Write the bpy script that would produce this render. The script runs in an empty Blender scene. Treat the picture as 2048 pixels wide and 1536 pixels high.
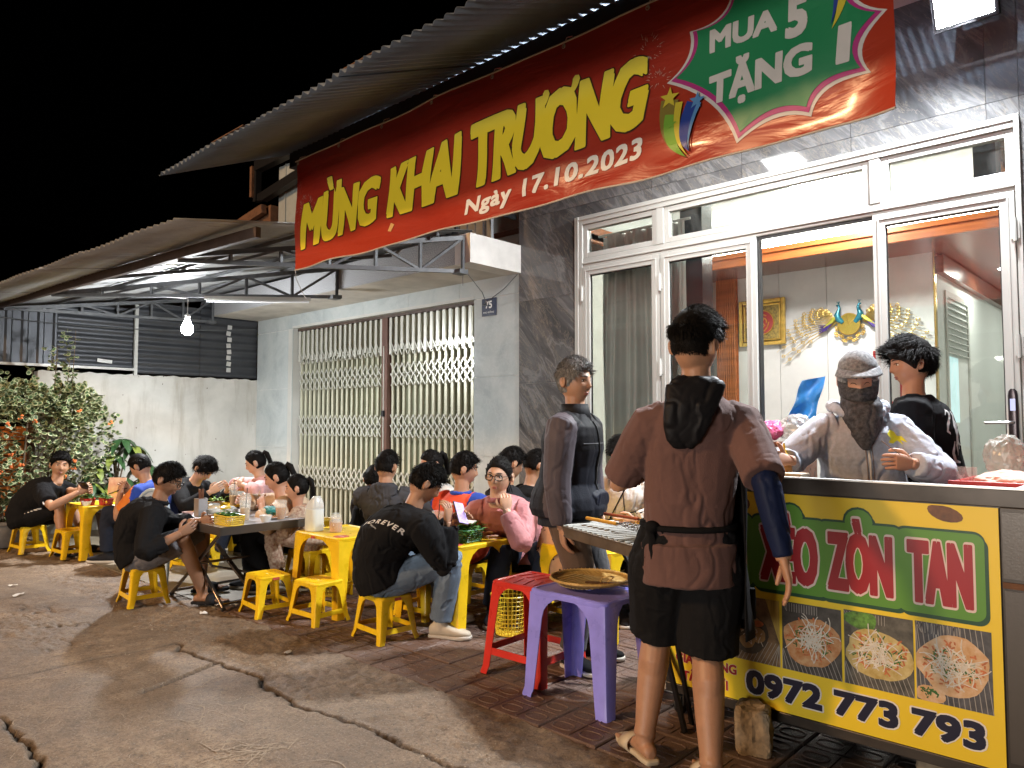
import bpy, bmesh, math, random
import numpy as np
from mathutils import Vector, Matrix
from mathutils.bvhtree import BVHTree
V = Vector
R = math.radians
rnd = random.Random(7)
sc = bpy.context.scene
COL = sc.collection

# ------------------------------------------------------------------ camera
CAM_H = 1.30
ax, ay = -.67918717, .73212382
cam_d = bpy.data.cameras.new('camera')
cam = bpy.data.objects.new('camera', cam_d)
COL.objects.link(cam)
cam.location = (0, 0, CAM_H)
cam.rotation_euler = (R(90) + math.atan(77/1480.), 0, math.atan2(-ax, ay))
cam_d.sensor_width = 36
cam_d.lens = 36*1480/2048
cam_d.clip_start = .05
cam_d.clip_end = 900
sc.camera = cam

# ------------------------------------------------------------------ night sky
w = bpy.data.worlds.new('World')
sc.world = w
w.use_nodes = True
wn = w.node_tree.nodes
bg = wn['Background']
sky = wn.new('ShaderNodeTexSky')
sky.sky_type = 'NISHITA'
sky.sun_disc = False
sky.sun_elevation = R(-6)
sky.sun_rotation = R(200)
w.node_tree.links.new(sky.outputs[0], bg.inputs[0])
bg.inputs[1].default_value = .05

sc.view_settings.view_transform = 'Standard'
sc.view_settings.look = 'None'
sc.view_settings.gamma = 1
sc.view_settings.exposure = 0.38
sc.cycles.use_denoising = True
sc.cycles.max_bounces = 7
sc.cycles.diffuse_bounces = 4
sc.cycles.glossy_bounces = 3
sc.cycles.transmission_bounces = 4
sc.cycles.transparent_max_bounces = 12
sc.cycles.sample_clamp_indirect = 3
sc.cycles.caustics_reflective = False
sc.cycles.caustics_refractive = False
sc.cycles.use_light_tree = True

# ------------------------------------------------------------------ numpy noise
def _hash(i, j, k, s):
    n = (i*73856093) ^ (j*19349663) ^ (k*83492791) ^ (s*2654435)
    n = (n ^ (n >> 13))*1274126177 & 0x7fffffff
    n = (n ^ (n >> 16)) & 0xffff
    return n/65535.0
def vnoise(p, s=0):
    p = np.asarray(p, float)
    f = np.floor(p).astype(np.int64)
    t = p-f
    t = t*t*(3-2*t)
    o = 0
    for a in (0, 1):
        for b in (0, 1):
            for c in (0, 1):
                wgt = (t[:, 0] if a else 1-t[:, 0])*(t[:, 1] if b else 1-t[:, 1])*(t[:, 2] if c else 1-t[:, 2])
                o = o+wgt*_hash(f[:, 0]+a, f[:, 1]+b, f[:, 2]+c, s)
    return o
def fbm(p, s=0, n=4):
    p = np.asarray(p, float)
    o, a = 0, .5
    for i in range(n):
        o = o+a*vnoise(p*(2.03**i), s+i*17)
        a *= .5
    return o/(1-.5**n)

# ------------------------------------------------------------------ materials
_mats = {}
def srgb(h):
    h = h.lstrip('#')
    c = [int(h[i:i+2], 16)/255 for i in (0, 2, 4)]
    return tuple(((x+.055)/1.055)**2.4 if x > .04045 else x/12.92 for x in c)
def mat(name, col=(.5, .5, .5), rough=.6, metal=0, vary=.12, vscale=6, bump=0, bscale=60, emit=None, estr=0,
        trans=0, alpha=1, sheen=0, sss=0, spec=.5, coat=0, col2=None, rvary=0, stretch=None, detail=5):
    if name in _mats:
        return _mats[name]
    m = bpy.data.materials.new(name)
    _mats[name] = m
    m.use_nodes = True
    nt = m.node_tree
    N, L = nt.nodes, nt.links
    b = N['Principled BSDF']
    tc = N.new('ShaderNodeTexCoord')
    src = tc.outputs['Object']
    if stretch:
        mp = N.new('ShaderNodeMapping')
        mp.inputs['Scale'].default_value = stretch
        L.new(src, mp.inputs[0])
        src = mp.outputs[0]
    c = tuple(col)[:3]
    if vary or col2:
        nz = N.new('ShaderNodeTexNoise')
        nz.inputs['Scale'].default_value = vscale
        nz.inputs['Detail'].default_value = detail
        nz.inputs['Roughness'].default_value = .6
        L.new(src, nz.inputs['Vector'])
        rp = N.new('ShaderNodeValToRGB')
        rp.color_ramp.elements[0].position = .32
        rp.color_ramp.elements[1].position = .68
        c2 = col2 if col2 else tuple(min(1, x*(1+vary)) for x in c)
        c1 = c if col2 else tuple(x*(1-vary) for x in c)
        rp.color_ramp.elements[0].color = (*c1, 1)
        rp.color_ramp.elements[1].color = (*c2, 1)
        L.new(nz.outputs['Fac'], rp.inputs[0])
        L.new(rp.outputs[0], b.inputs['Base Color'])
        if rvary:
            mr = N.new('ShaderNodeMapRange')
            mr.inputs[1].default_value = .3
            mr.inputs[2].default_value = .7
            mr.inputs[3].default_value = max(.02, rough-rvary)
            mr.inputs[4].default_value = min(1, rough+rvary)
            L.new(nz.outputs['Fac'], mr.inputs[0])
            L.new(mr.outputs[0], b.inputs['Roughness'])
    else:
        b.inputs['Base Color'].default_value = (*c, 1)
    if not rvary:
        b.inputs['Roughness'].default_value = rough
    b.inputs['Metallic'].default_value = metal
    b.inputs['Specular IOR Level'].default_value = spec
    if trans: b.inputs['Transmission Weight'].default_value = trans
    if alpha < 1: b.inputs['Alpha'].default_value = alpha
    if sheen:
        b.inputs['Sheen Weight'].default_value = sheen
        b.inputs['Sheen Roughness'].default_value = .5
    if sss:
        b.inputs['Subsurface Weight'].default_value = sss
        b.inputs['Subsurface Radius'].default_value = (.02, .008, .004)
        b.inputs['Subsurface Scale'].default_value = .5
    if coat:
        b.inputs['Coat Weight'].default_value = coat
        b.inputs['Coat Roughness'].default_value = .1
    if emit:
        b.inputs['Emission Color'].default_value = (*emit, 1)
        b.inputs['Emission Strength'].default_value = estr
    if bump:
        nb = N.new('ShaderNodeTexNoise')
        nb.inputs['Scale'].default_value = bscale
        nb.inputs['Detail'].default_value = 6
        L.new(src, nb.inputs['Vector'])
        bp = N.new('ShaderNodeBump')
        bp.inputs['Strength'].default_value = bump
        bp.inputs['Distance'].default_value = .01
        L.new(nb.outputs['Fac'], bp.inputs['Height'])
        L.new(bp.outputs[0], b.inputs['Normal'])
    return m
def glass_mat(name, tint=(.93, .97, .95), refl=.07, rough=.02, dirt=.05):
    """thin sheet: mostly see-through, mirrors a little, smudged"""
    if name in _mats: return _mats[name]
    m = bpy.data.materials.new(name); _mats[name] = m
    m.use_nodes = True
    N, L = m.node_tree.nodes, m.node_tree.links
    N.clear()
    out = N.new('ShaderNodeOutputMaterial')
    tr = N.new('ShaderNodeBsdfTransparent'); tr.inputs[0].default_value = (*tint, 1)
    gl = N.new('ShaderNodeBsdfGlossy'); gl.inputs['Roughness'].default_value = rough
    df = N.new('ShaderNodeBsdfDiffuse'); df.inputs[0].default_value = (.6, .6, .58, 1)
    fr = N.new('ShaderNodeFresnel'); fr.inputs[0].default_value = 1.3+refl*3
    m1 = N.new('ShaderNodeMixShader'); m2 = N.new('ShaderNodeMixShader')
    L.new(fr.outputs[0], m1.inputs[0]); L.new(tr.outputs[0], m1.inputs[1]); L.new(gl.outputs[0], m1.inputs[2])
    tc = N.new('ShaderNodeTexCoord')
    mp = N.new('ShaderNodeMapping'); mp.inputs['Scale'].default_value = (1.6, 1.6, .8)
    nz = N.new('ShaderNodeTexNoise'); nz.inputs['Scale'].default_value = 3; nz.inputs['Detail'].default_value = 8
    rp = N.new('ShaderNodeValToRGB')
    rp.color_ramp.elements[0].position = .5; rp.color_ramp.elements[0].color = (dirt*.3,)*3+(1,)
    rp.color_ramp.elements[1].position = .8; rp.color_ramp.elements[1].color = (min(1, dirt*4),)*3+(1,)
    L.new(tc.outputs['Object'], mp.inputs[0]); L.new(mp.outputs[0], nz.inputs['Vector']); L.new(nz.outputs['Fac'], rp.inputs[0])
    L.new(rp.outputs[0], m2.inputs[0]); L.new(m1.outputs[0], m2.inputs[1]); L.new(df.outputs[0], m2.inputs[2])
    L.new(m2.outputs[0], out.inputs[0])
    return m

# ------------------------------------------------------------------ objects
def tag(o, label=None, cat=None, group=None, kind=None):
    if label: o['label'] = label
    if cat: o['category'] = cat
    if group: o['group'] = group
    if kind: o['kind'] = kind
    return o
def thing(name, label, cat, loc=(0, 0, 0), rz=0, group=None):
    o = bpy.data.objects.new(name, None)
    COL.objects.link(o)
    o.location = loc
    o.rotation_euler = (0, 0, rz)
    o.empty_display_size = .1
    return tag(o, label, cat, group)
def kids(o):
    return [c for c in COL.objects if c.parent == o]
def copy_tree(o, loc, rz, label=None, group=None):
    r = o.copy(); COL.objects.link(r)
    r.location = loc; r.rotation_euler = (0, 0, rz)
    if label: r['label'] = label
    if group: r['group'] = group
    for ch in [c for c in COL.objects if c.parent == o]:
        c = ch.copy(); COL.objects.link(c); c.parent = r
        for g in [x for x in COL.objects if x.parent == ch]:
            d = g.copy(); COL.objects.link(d); d.parent = c
    return r

def basis(d, hint=(0, 0, 1)):
    d = V(d).normalized(); h = V(hint)
    if abs(d.dot(h.normalized())) > .98: h = V((1, 0, 0)) if abs(d.x) < .9 else V((0, 1, 0))
    s = d.cross(h).normalized()
    return s, s.cross(d).normalized()     # side, up

class MB:
    def __init__(s, M=None):
        s.v, s.f, s.m, s.mi = [], [], M or Matrix(), []
        s.cur = 0
    def add(s, vs, fs):
        b = len(s.v)
        for p in vs: s.v.append(tuple(s.m @ V(p)))
        for f in fs:
            s.f.append([b+i for i in f]); s.mi.append(s.cur)
        return b
    def box(s, c, d, rot=None):
        x, y, z = d[0]/2, d[1]/2, d[2]/2
        vs = [V((a*x, b*y, e*z)) for a in (-1, 1) for b in (-1, 1) for e in (-1, 1)]
        if rot is not None: vs = [rot @ p for p in vs]
        vs = [p+V(c) for p in vs]
        s.add(vs, [(0, 1, 3, 2), (4, 6, 7, 5), (0, 4, 5, 1), (2, 3, 7, 6), (0, 2, 6, 4), (1, 5, 7, 3)])
        return s
    def bx(s, x0, x1, y0, y1, z0, z1):
        return s.box(((x0+x1)/2, (y0+y1)/2, (z0+z1)/2), (abs(x1-x0), abs(y1-y0), abs(z1-z0)))
    def bar(s, p, q, wd, ht, hint=(0, 0, 1)):
        p, q = V(p), V(q)
        a, u = basis(q-p, hint)
        vs = []
        for c in (p, q):
            for (i, j) in ((-1, -1), (1, -1), (1, 1), (-1, 1)):
                vs.append(c+a*i*wd/2+u*j*ht/2)
        s.add(vs, [(3, 2, 1, 0), (4, 5, 6, 7), (0, 1, 5, 4), (1, 2, 6, 5), (2, 3, 7, 6), (3, 0, 4, 7)])
        return s
    def loft(s, rings, cap=True, closed=False):
        """rings: list of lists of points"""
        n = len(rings[0]); b = len(s.v)
        vs = [p for r in rings for p in r]
        fs = []
        for i in range(len(rings)-1):
            for k in range(n):
                k2 = (k+1) % n
                fs.append((i*n+k, i*n+k2, (i+1)*n+k2, (i+1)*n+k))
        if closed:
            i = len(rings)-1
            for k in range(n):
                k2 = (k+1) % n
                fs.append((i*n+k, i*n+k2, k2, k))
        elif cap:
            fs.append(tuple(range(n-1, -1, -1)))
            fs.append(tuple((len(rings)-1)*n+k for k in range(n)))
        s.add(vs, fs)
        return s
    def tube(s, pts, r, n=8, cap=True, hint=(0, 0, 1), closed=False, flat=1.0, dome=False):
        pts = [V(p) for p in pts]
        rr = list(r) if hasattr(r, '__len__') else [r]*len(pts)
        if dome:
            d0 = (pts[0]-pts[1]).normalized(); d1 = (pts[-1]-pts[-2]).normalized()
            a, b_ = pts[0], pts[-1]; ra, rb = rr[0], rr[-1]
            pts = [a+d0*ra*.95, a+d0*ra*.7]+pts+[b_+d1*rb*.7, b_+d1*rb*.95]
            rr = [ra*.3, ra*.72]+rr+[rb*.72, rb*.3]
        rings = []
        pa = None
        for i, p in enumerate(pts):
            if closed: t = pts[(i+1) % len(pts)]-pts[i-1]
            elif i == 0: t = pts[1]-p
            elif i == len(pts)-1: t = p-pts[i-1]
            else: t = (pts[i+1]-pts[i]).normalized()+(p-pts[i-1]).normalized()
            if t.length < 1e-9: t = V((0, 0, 1))
            if pa is None: a, u = basis(t, hint)
            else:
                t.normalize()
                a = (pa-t*pa.dot(t))
                a = a.normalized() if a.length > 1e-6 else basis(t, hint)[0]
                u = a.cross(t).normalized()
            pa = a
            rings.append([p+a*math.cos(2*math.pi*k/n)*rr[i]+u*math.sin(2*math.pi*k/n)*rr[i]*flat for k in range(n)])
        return s.loft(rings, cap, closed)
    def rings(s, specs, n=20, p=2.0, cap=True):
        """specs: (centre, side vector, up vector) superellipse rings"""
        out = []
        for c, a, u in specs:
            c, a, u = V(c), V(a), V(u)
            rg = []
            for k in range(n):
                t = 2*math.pi*k/n
                x, y = math.cos(t), math.sin(t)
                if p != 2:
                    x = math.copysign(abs(x)**(2/p), x); y = math.copysign(abs(y)**(2/p), y)
                rg.append(c+a*x+u*y)
            out.append(rg)
        return s.loft(out, cap)
    def ball(s, c, r, n=12, m=8, rot=None):
        c = V(c)
        r = V(r) if hasattr(r, '__len__') else V((r, r, r))
        vs = []
        for j in range(1, m):
            ph = math.pi*j/m
            for i in range(n):
                th = 2*math.pi*i/n
                vs.append(V((math.sin(ph)*math.cos(th)*r.x, math.sin(ph)*math.sin(th)*r.y, math.cos(ph)*r.z)))
        vs += [V((0, 0, r.z)), V((0, 0, -r.z))]
        if rot is not None: vs = [rot @ p for p in vs]
        fs = []
        for j in range(m-2):
            for i in range(n):
                i2 = (i+1) % n
                fs.append((j*n+i, (j+1)*n+i, (j+1)*n+i2, j*n+i2))
        T, B = (m-1)*n, (m-1)*n+1
        for i in range(n):
            fs.append((T, i, (i+1) % n))
            fs.append((B, (m-2)*n+(i+1) % n, (m-2)*n+i))
        s.add([c+p for p in vs], fs)
        return s
    def lathe(s, prof, n=20, c=(0, 0, 0), cap=False):
        c = V(c)
        return s.loft([[c+V((r*math.cos(2*math.pi*k/n), r*math.sin(2*math.pi*k/n), z)) for k in range(n)] for r, z in prof], cap)
    def quad(s, a, b, c, d):
        s.add([a, b, c, d], [(0, 1, 2, 3)]); return s
    def poly(s, pts):
        s.add(pts, [tuple(range(len(pts)))]); return s
    def prism(s, pts, off):
        """pts: closed 3d outline, off: vector"""
        off = V(off); n = len(pts)
        s.add([V(p) for p in pts]+[V(p)+off for p in pts],
              [tuple(range(n-1, -1, -1)), tuple(range(n, 2*n))]+[(i, (i+1) % n, n+(i+1) % n, n+i) for i in range(n)])
        return s
    def mesh(s, name, mats, smooth=None, origin=None):
        me = bpy.data.meshes.new(name)
        vs = s.v
        if origin is not None:
            o = V(origin); vs = [(a-o.x, b-o.y, c-o.z) for a, b, c in vs]
        me.from_pydata(vs, [], s.f)
        for m in (mats if isinstance(mats, (list, tuple)) else [mats]): me.materials.append(m)
        if any(s.mi): me.polygons.foreach_set('material_index', s.mi)
        if smooth is not None:
            me.polygons.foreach_set('use_smooth', [True]*len(me.polygons))
            if smooth < 170: me.set_sharp_from_angle(angle=R(smooth))
        me.update()
        return me
    def build(s, name, mats, parent=None, smooth=None, world=False, bevel=0, kind=None, label=None, cat=None, group=None, fixn=False):
        org = parent.location if (world and parent is not None) else None
        if world and parent is not None and parent.parent is not None:
            org = parent.parent.location+parent.location
        me = s.mesh(name, mats, smooth, org)
        if fixn:
            bm = bmesh.new(); bm.from_mesh(me); bmesh.ops.recalc_face_normals(bm, faces=bm.faces); bm.to_mesh(me); bm.free()
        o = bpy.data.objects.new(name, me); COL.objects.link(o)
        if parent is not None: o.parent = parent
        if bevel:
            md = o.modifiers.new('bevel', 'BEVEL'); md.width = bevel; md.segments = 2; md.limit_method = 'ANGLE'; md.angle_limit = R(40)
        tag(o, label, cat, group, kind)
        return o
def link_copy(me, name, parent=None, loc=(0, 0, 0), rot=(0, 0, 0), label=None):
    o = bpy.data.objects.new(name, me); COL.objects.link(o); o.parent = parent
    o.location = loc; o.rotation_euler = rot
    if label: o['label'] = label
    return o

# text as mesh points: returns (verts[(x,y)], faces) normalised so cap height = 1, starting at x=0
def text2d(body, bold=.0, spacing=1.0, shear=0, res=3):
    c = bpy.data.curves.new('lettering', 'FONT')
    c.body = body; c.offset = bold; c.space_character = spacing; c.shear = shear; c.resolution_u = res
    o = bpy.data.objects.new('lettering', c); COL.objects.link(o)
    dg = bpy.context.evaluated_depsgraph_get(); dg.update()
    me = bpy.data.meshes.new_from_object(o.evaluated_get(dg))
    vs = [(v.co.x, v.co.y) for v in me.vertices]; fs = [tuple(p.vertices) for p in me.polygons]
    bpy.data.objects.remove(o); bpy.data.curves.remove(c); bpy.data.meshes.remove(me)
    return vs, fs
def text_fit(body, x0, x1, z0, z1, bold=.02, grow=0, shear=0, spacing=1.0, cap='H', hz=None):
    """lettering stretched to the box (box of the letters without accents). Weight comes from stacking shifted copies, each a hair
    above the last, so that thick strokes never break. hz: real height when z0..z1 are not metres. Returns (x, z, lift) points."""
    ref, _ = text2d(cap, 0, 1, 0)
    ch = max(p[1] for p in ref)+bold; cb = min(p[1] for p in ref)-bold
    base, bf = text2d(body, 0, spacing, shear)
    w0 = max(p[0] for p in base)-min(p[0] for p in base)
    k = max(.5, min(2.4, ((hz or (z1-z0))/(ch-cb))/((x1-x0)/w0)))
    bx0, bx1 = min(p[0] for p in base)-bold*k, max(p[0] for p in base)+bold*k
    sx, sz = (x1-x0)/(bx1-bx0), (z1-z0)/(ch-cb)
    out, fs = [], []; r = bold+grow; n = 20 if r > .03 else 8
    for i in range(n+1):
        a = 2*math.pi*(i+.5)/n; q = 0 if i == n else 1
        c_, s_ = math.cos(a), math.sin(a); e_ = .35 if not grow else .6
        dx, dy = q*r*k*math.copysign(abs(c_)**e_, c_), q*r*math.copysign(abs(s_)**e_, s_)
        b0 = len(out)
        out += [(x0+(x+dx-bx0)*sx, z0+(y+dy-cb)*sz, i*.00003) for x, y in base]
        fs += [tuple(b0+j for j in f) for f in bf]
    return out, fs
# ================================================================== SETTING
def node_mat(name, fn):
    if name in _mats: return _mats[name]
    m = bpy.data.materials.new(name); _mats[name] = m; m.use_nodes = True
    fn(m.node_tree.nodes, m.node_tree.links, m.node_tree.nodes['Principled BSDF']); return m
def ramp(N, L, src, stops):
    r = N.new('ShaderNodeValToRGB'); e = r.color_ramp.elements
    while len(e) < len(stops): e.new(.5)
    for el, (p, c) in zip(e, stops): el.position = p; el.color = (*c, 1) if len(c) == 3 else c
    L.new(src, r.inputs[0]); return r.outputs[0]
def noise_n(N, L, vec, scale, detail=6, rough=.6, dist=0):
    n = N.new('ShaderNodeTexNoise'); n.inputs['Scale'].default_value = scale; n.inputs['Detail'].default_value = detail
    n.inputs['Roughness'].default_value = rough; n.inputs['Distortion'].default_value = dist
    L.new(vec, n.inputs['Vector']); return n.outputs['Fac']
def mixc(N, L, fac, a, b, mode='MIX'):
    m = N.new('ShaderNodeMix'); m.data_type = 'RGBA'; m.blend_type = mode
    for s, v in ((m.inputs[0], fac), (m.inputs[6], a), (m.inputs[7], b)):
        if hasattr(v, 'is_linked') or isinstance(v, bpy.types.NodeSocket): L.new(v, s)
        elif isinstance(v, (int, float)): s.default_value = v
        else: s.default_value = (*v, 1)
    return m.outputs[2]
def geo_pos(N): return N.new('ShaderNodeNewGeometry').outputs['Position']
def bumpn(N, L, b, h, strength=.3, dist=.01):
    bp = N.new('ShaderNodeBump'); bp.inputs['Strength'].default_value = strength; bp.inputs['Distance'].default_value = dist
    L.new(h, bp.inputs['Height']); L.new(bp.outputs[0], b.inputs['Normal'])
def mapping(N, L, vec, sc_=(1, 1, 1), rot=(0, 0, 0), loc=None):
    mp = N.new('ShaderNodeMapping'); mp.inputs['Scale'].default_value = sc_; mp.inputs['Rotation'].default_value = rot
    L.new(vec, mp.inputs['Vector'])
    if loc is not None: L.new(loc, mp.inputs['Location'])
    return mp.outputs[0]

def m_concrete(N, L, b):
    p = geo_pos(N)
    big = noise_n(N, L, p, .9, 5, .6, .4)
    mid = noise_n(N, L, p, 7, 8, .7)
    fine = noise_n(N, L, p, 62, 6, .85)
    c = ramp(N, L, mid, [(.28, (.13, .085, .050)), (.5, (.27, .185, .115)), (.75, (.45, .335, .22))])
    c = mixc(N, L, ramp(N, L, big, [(.38, (0, 0, 0)), (.62, (.75, .75, .75))]), c, (.17, .12, .08))
    c = mixc(N, L, ramp(N, L, fine, [(.36, (.85, .85, .85)), (.52, (0, 0, 0))]), c, (.06, .042, .03))
    c = mixc(N, L, ramp(N, L, fine, [(.66, (0, 0, 0)), (.75, (.5, .5, .5))]), c, (.55, .5, .42))
    vo = N.new('ShaderNodeTexVoronoi'); vo.inputs['Scale'].default_value = 75; L.new(p, vo.inputs['Vector'])
    c = mixc(N, L, ramp(N, L, vo.outputs['Distance'], [(.1, (.35, .35, .35)), (.3, (0, 0, 0))]), c, (.48, .42, .34))
    st = noise_n(N, L, p, 2.6, 7, .75, .8); c = mixc(N, L, ramp(N, L, st, [(.56, (0, 0, 0)), (.70, (.4, .4, .4))]), c, (.09, .068, .05))
    at = N.new('ShaderNodeAttribute'); at.attribute_name = 'dirt'
    c = mixc(N, L, at.outputs['Fac'], c, (.012, .009, .007))
    L.new(c, b.inputs['Base Color'])
    L.new(ramp(N, L, big, [(.3, (.75, .75, .75)), (.7, (.5, .5, .5))]), b.inputs['Roughness'])
    ad = N.new('ShaderNodeMath'); ad.operation = 'ADD'; L.new(mid, ad.inputs[0]); L.new(fine, ad.inputs[1])
    bumpn(N, L, b, ad.outputs[0], .9, .010)
MAT_CONC = node_mat('cracked_concrete', m_concrete)
def m_smoothfloor(N, L, b):
    p = geo_pos(N)
    big = noise_n(N, L, p, 1.3, 6, .6, .5); fine = noise_n(N, L, p, 40, 6, .7)
    c = ramp(N, L, big, [(.3, (.17, .14, .095)), (.7, (.30, .25, .175))])
    c = mixc(N, L, ramp(N, L, fine, [(.35, (.5, .5, .5)), (.6, (0, 0, 0))]), c, (.12, .1, .075))
    L.new(c, b.inputs['Base Color'])
    L.new(ramp(N, L, big, [(.35, (.32, .32, .32)), (.65, (.6, .6, .6))]), b.inputs['Roughness'])
    bumpn(N, L, b, fine, .2, .004)
MAT_FLOOR = node_mat('cement_floor', m_smoothfloor)
def m_pavtile(N, L, b):
    p = geo_pos(N)
    oi = N.new('ShaderNodeObjectInfo').outputs['Random']
    fine = noise_n(N, L, p, 160, 3, .8); mid = noise_n(N, L, p, 5, 6, .65, .3); big = noise_n(N, L, p, .8, 3)
    c = ramp(N, L, mid, [(.3, (.085, .052, .040)), (.6, (.150, .094, .070)), (.8, (.22, .155, .12))])
    c = mixc(N, L, ramp(N, L, oi, [(0, (0, 0, 0)), (1, (.45, .45, .45))]), c, (.15, .085, .065))
    c = mixc(N, L, ramp(N, L, fine, [(.60, (0, 0, 0)), (.66, (.6, .6, .6))]), c, (.52, .43, .36))
    c = mixc(N, L, ramp(N, L, fine, [(.33, (.6, .6, .6)), (.42, (0, 0, 0))]), c, (.05, .025, .02))
    sx = N.new('ShaderNodeSeparateXYZ'); L.new(p, sx.inputs[0])
    # wet patch under and round the stall
    vd = N.new('ShaderNodeVectorMath'); vd.operation = 'DISTANCE'; L.new(p, vd.inputs[0]); vd.inputs[1].default_value = (-.7, 3.35, 0)
    ad = N.new('ShaderNodeMath'); ad.operation = 'MULTIPLY_ADD'; L.new(big, ad.inputs[0]); ad.inputs[1].default_value = 1.1; L.new(vd.outputs['Value'], ad.inputs[2])
    wet = ramp(N, L, ad.outputs[0], [(0, (1, 1, 1)), (.95, (1, 1, 1))])
    mr = N.new('ShaderNodeMapRange'); L.new(ad.outputs[0], mr.inputs[0])
    mr.inputs[1].default_value = 1.1; mr.inputs[2].default_value = 1.7; mr.inputs[3].default_value = 1; mr.inputs[4].default_value = 0
    c = mixc(N, L, mr.outputs[0], c, (.035, .03, .03))
    L.new(c, b.inputs['Base Color'])
    m2 = N.new('ShaderNodeMapRange'); L.new(mr.outputs[0], m2.inputs[0]); m2.inputs[3].default_value = .58; m2.inputs[4].default_value = .12
    L.new(m2.outputs[0], b.inputs['Roughness'])
    bumpn(N, L, b, fine, .35, .002)
MAT_PAV = node_mat('embossed_paving', m_pavtile)
def m_marble(N, L, b):
    tc = N.new('ShaderNodeTexCoord').outputs['Object']
    oi = N.new('ShaderNodeObjectInfo').outputs['Random']
    sc_ = N.new('ShaderNodeVectorMath'); sc_.operation = 'SCALE'; sc_.inputs[0].default_value = (13, 7, 9); L.new(oi, sc_.inputs['Scale'])
    v = mapping(N, L, mapping(N, L, tc, (1, 1, 1), (0, R(-52), 0), sc_.outputs[0]), (.38, 1, 1.7))
    n1 = noise_n(N, L, v, 1.6, 9, .62, 1.6)
    n2 = noise_n(N, L, v, 5.5, 8, .7, 1.2)
    c = ramp(N, L, n1, [(.28, (.050, .050, .052)), (.47, (.12, .12, .122)), (.505, (.20, .20, .20)), (.54, (.12, .12, .122)), (.75, (.19, .19, .19))])
    c = mixc(N, L, ramp(N, L, n2, [(.485, (0, 0, 0)), (.5, (.55, .55, .55)), (.515, (0, 0, 0))]), c, (.30, .26, .2))
    L.new(c, b.inputs['Base Color']); b.inputs['Roughness'].default_value = .055
MAT_MARBLE = node_mat('grey_marble', m_marble)
def m_paletile(N, L, b):
    p = geo_pos(N)
    n1 = noise_n(N, L, p, 2.2, 8, .62, .8); n2 = noise_n(N, L, p, 12, 6, .6)
    c = ramp(N, L, n1, [(.3, (.34, .38, .39)), (.5, (.43, .47, .47)), (.72, (.50, .53, .52))])
    c = mixc(N, L, ramp(N, L, n2, [(.5, (0, 0, 0)), (.54, (.25, .25, .25)), (.58, (0, 0, 0))]), c, (.55, .58, .58))
    L.new(c, b.inputs['Base Color']); b.inputs['Roughness'].default_value = .07
MAT_PALE = node_mat('pale_polished_tile', m_paletile)
def m_dirtywall(N, L, b):
    p = geo_pos(N)
    n1 = noise_n(N, L, p, 1.1, 8, .6, .4)
    v = mapping(N, L, p, (3, 3, .5)); n2 = noise_n(N, L, v, 2.0, 8, .65)
    n3 = noise_n(N, L, p, 14, 3, .5)
    c = ramp(N, L, n1, [(.3, (.36, .35, .32)), (.55, (.49, .48, .44)), (.75, (.57, .56, .52))])
    c = mixc(N, L, ramp(N, L, n2, [(.5, (0, 0, 0)), (.72, (.6, .6, .6))]), c, (.27, .24, .19))
    c = mixc(N, L, ramp(N, L, n3, [(.24, (1, 1, 1)), (.27, (0, 0, 0))]), c, (.08, .06, .045))
    sx = N.new('ShaderNodeSeparateXYZ'); L.new(p, sx.inputs[0])
    mr = N.new('ShaderNodeMapRange'); L.new(sx.outputs[2], mr.inputs[0]); mr.inputs[1].default_value = 0; mr.inputs[2].default_value = .7; mr.inputs[3].default_value = .75; mr.inputs[4].default_value = 0
    ml = N.new('ShaderNodeMath'); ml.operation = 'MULTIPLY'; L.new(mr.outputs[0], ml.inputs[0]); L.new(n1, ml.inputs[1])
    c = mixc(N, L, ml.outputs[0], c, (.13, .10, .06))
    L.new(c, b.inputs['Base Color']); b.inputs['Roughness'].default_value = .85
    bumpn(N, L, b, n3, .3, .004)
MAT_WALL = node_mat('stained_plaster', m_dirtywall)
def m_sheet(N, L, b, base=(.34, .36, .39), rough=.42, rust=.62):
    p = geo_pos(N)
    n1 = noise_n(N, L, p, 2.4, 7, .65, .3); n2 = noise_n(N, L, mapping(N, L, p, (8, 1.2, 1)), 2, 6)
    c = ramp(N, L, n1, [(.3, tuple(x*.7 for x in base)), (.7, base)])
    c = mixc(N, L, ramp(N, L, n2, [(rust, (0, 0, 0)), (rust+.12, (.8, .8, .8))]), c, (.16, .09, .05))
    L.new(c, b.inputs['Base Color']); b.inputs['Metallic'].default_value = .65; b.inputs['Roughness'].default_value = rough
MAT_SHEET = node_mat('galvanised_sheet', m_sheet)
MAT_SHEET2 = node_mat('weathered_sheet', lambda N, L, b: m_sheet(N, L, b, (.40, .41, .42), .5, .64))
MAT_DARKSHEET = node_mat('grey_painted_sheet', lambda N, L, b: m_sheet(N, L, b, (.085, .09, .10), .5, .7))
MAT_STEEL = mat('grey_painted_steel', (.11, .115, .12), .5, .3, .25, 9)
MAT_BROWNBEAM = mat('brown_painted_steel', (.075, .05, .04), .6, .2, .3, 7)
MAT_BLACKST = mat('black_steel', (.012, .012, .014), .5, .4)
MAT_RUST = mat('rusty_steel', (.13, .06, .03), .8, 0, .4, 14, .3)
MAT_ALU = mat('white_aluminium', (.46, .46, .43), .38, 0, .05, 3)
MAT_WHITEP = mat('white_plaster', (.66, .65, .61), .8, 0, .1, 2, .1, 90)
MAT_SOFFIT = mat('cream_plaster', (.50, .47, .42), .8, 0, .22, 2.2, .1, 60)
MAT_SPECK = mat('washed_stone_render', (.17, .175, .19), .8, 0, 0, 120, .5, 140, col2=(.5, .5, .5), detail=2)
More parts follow.
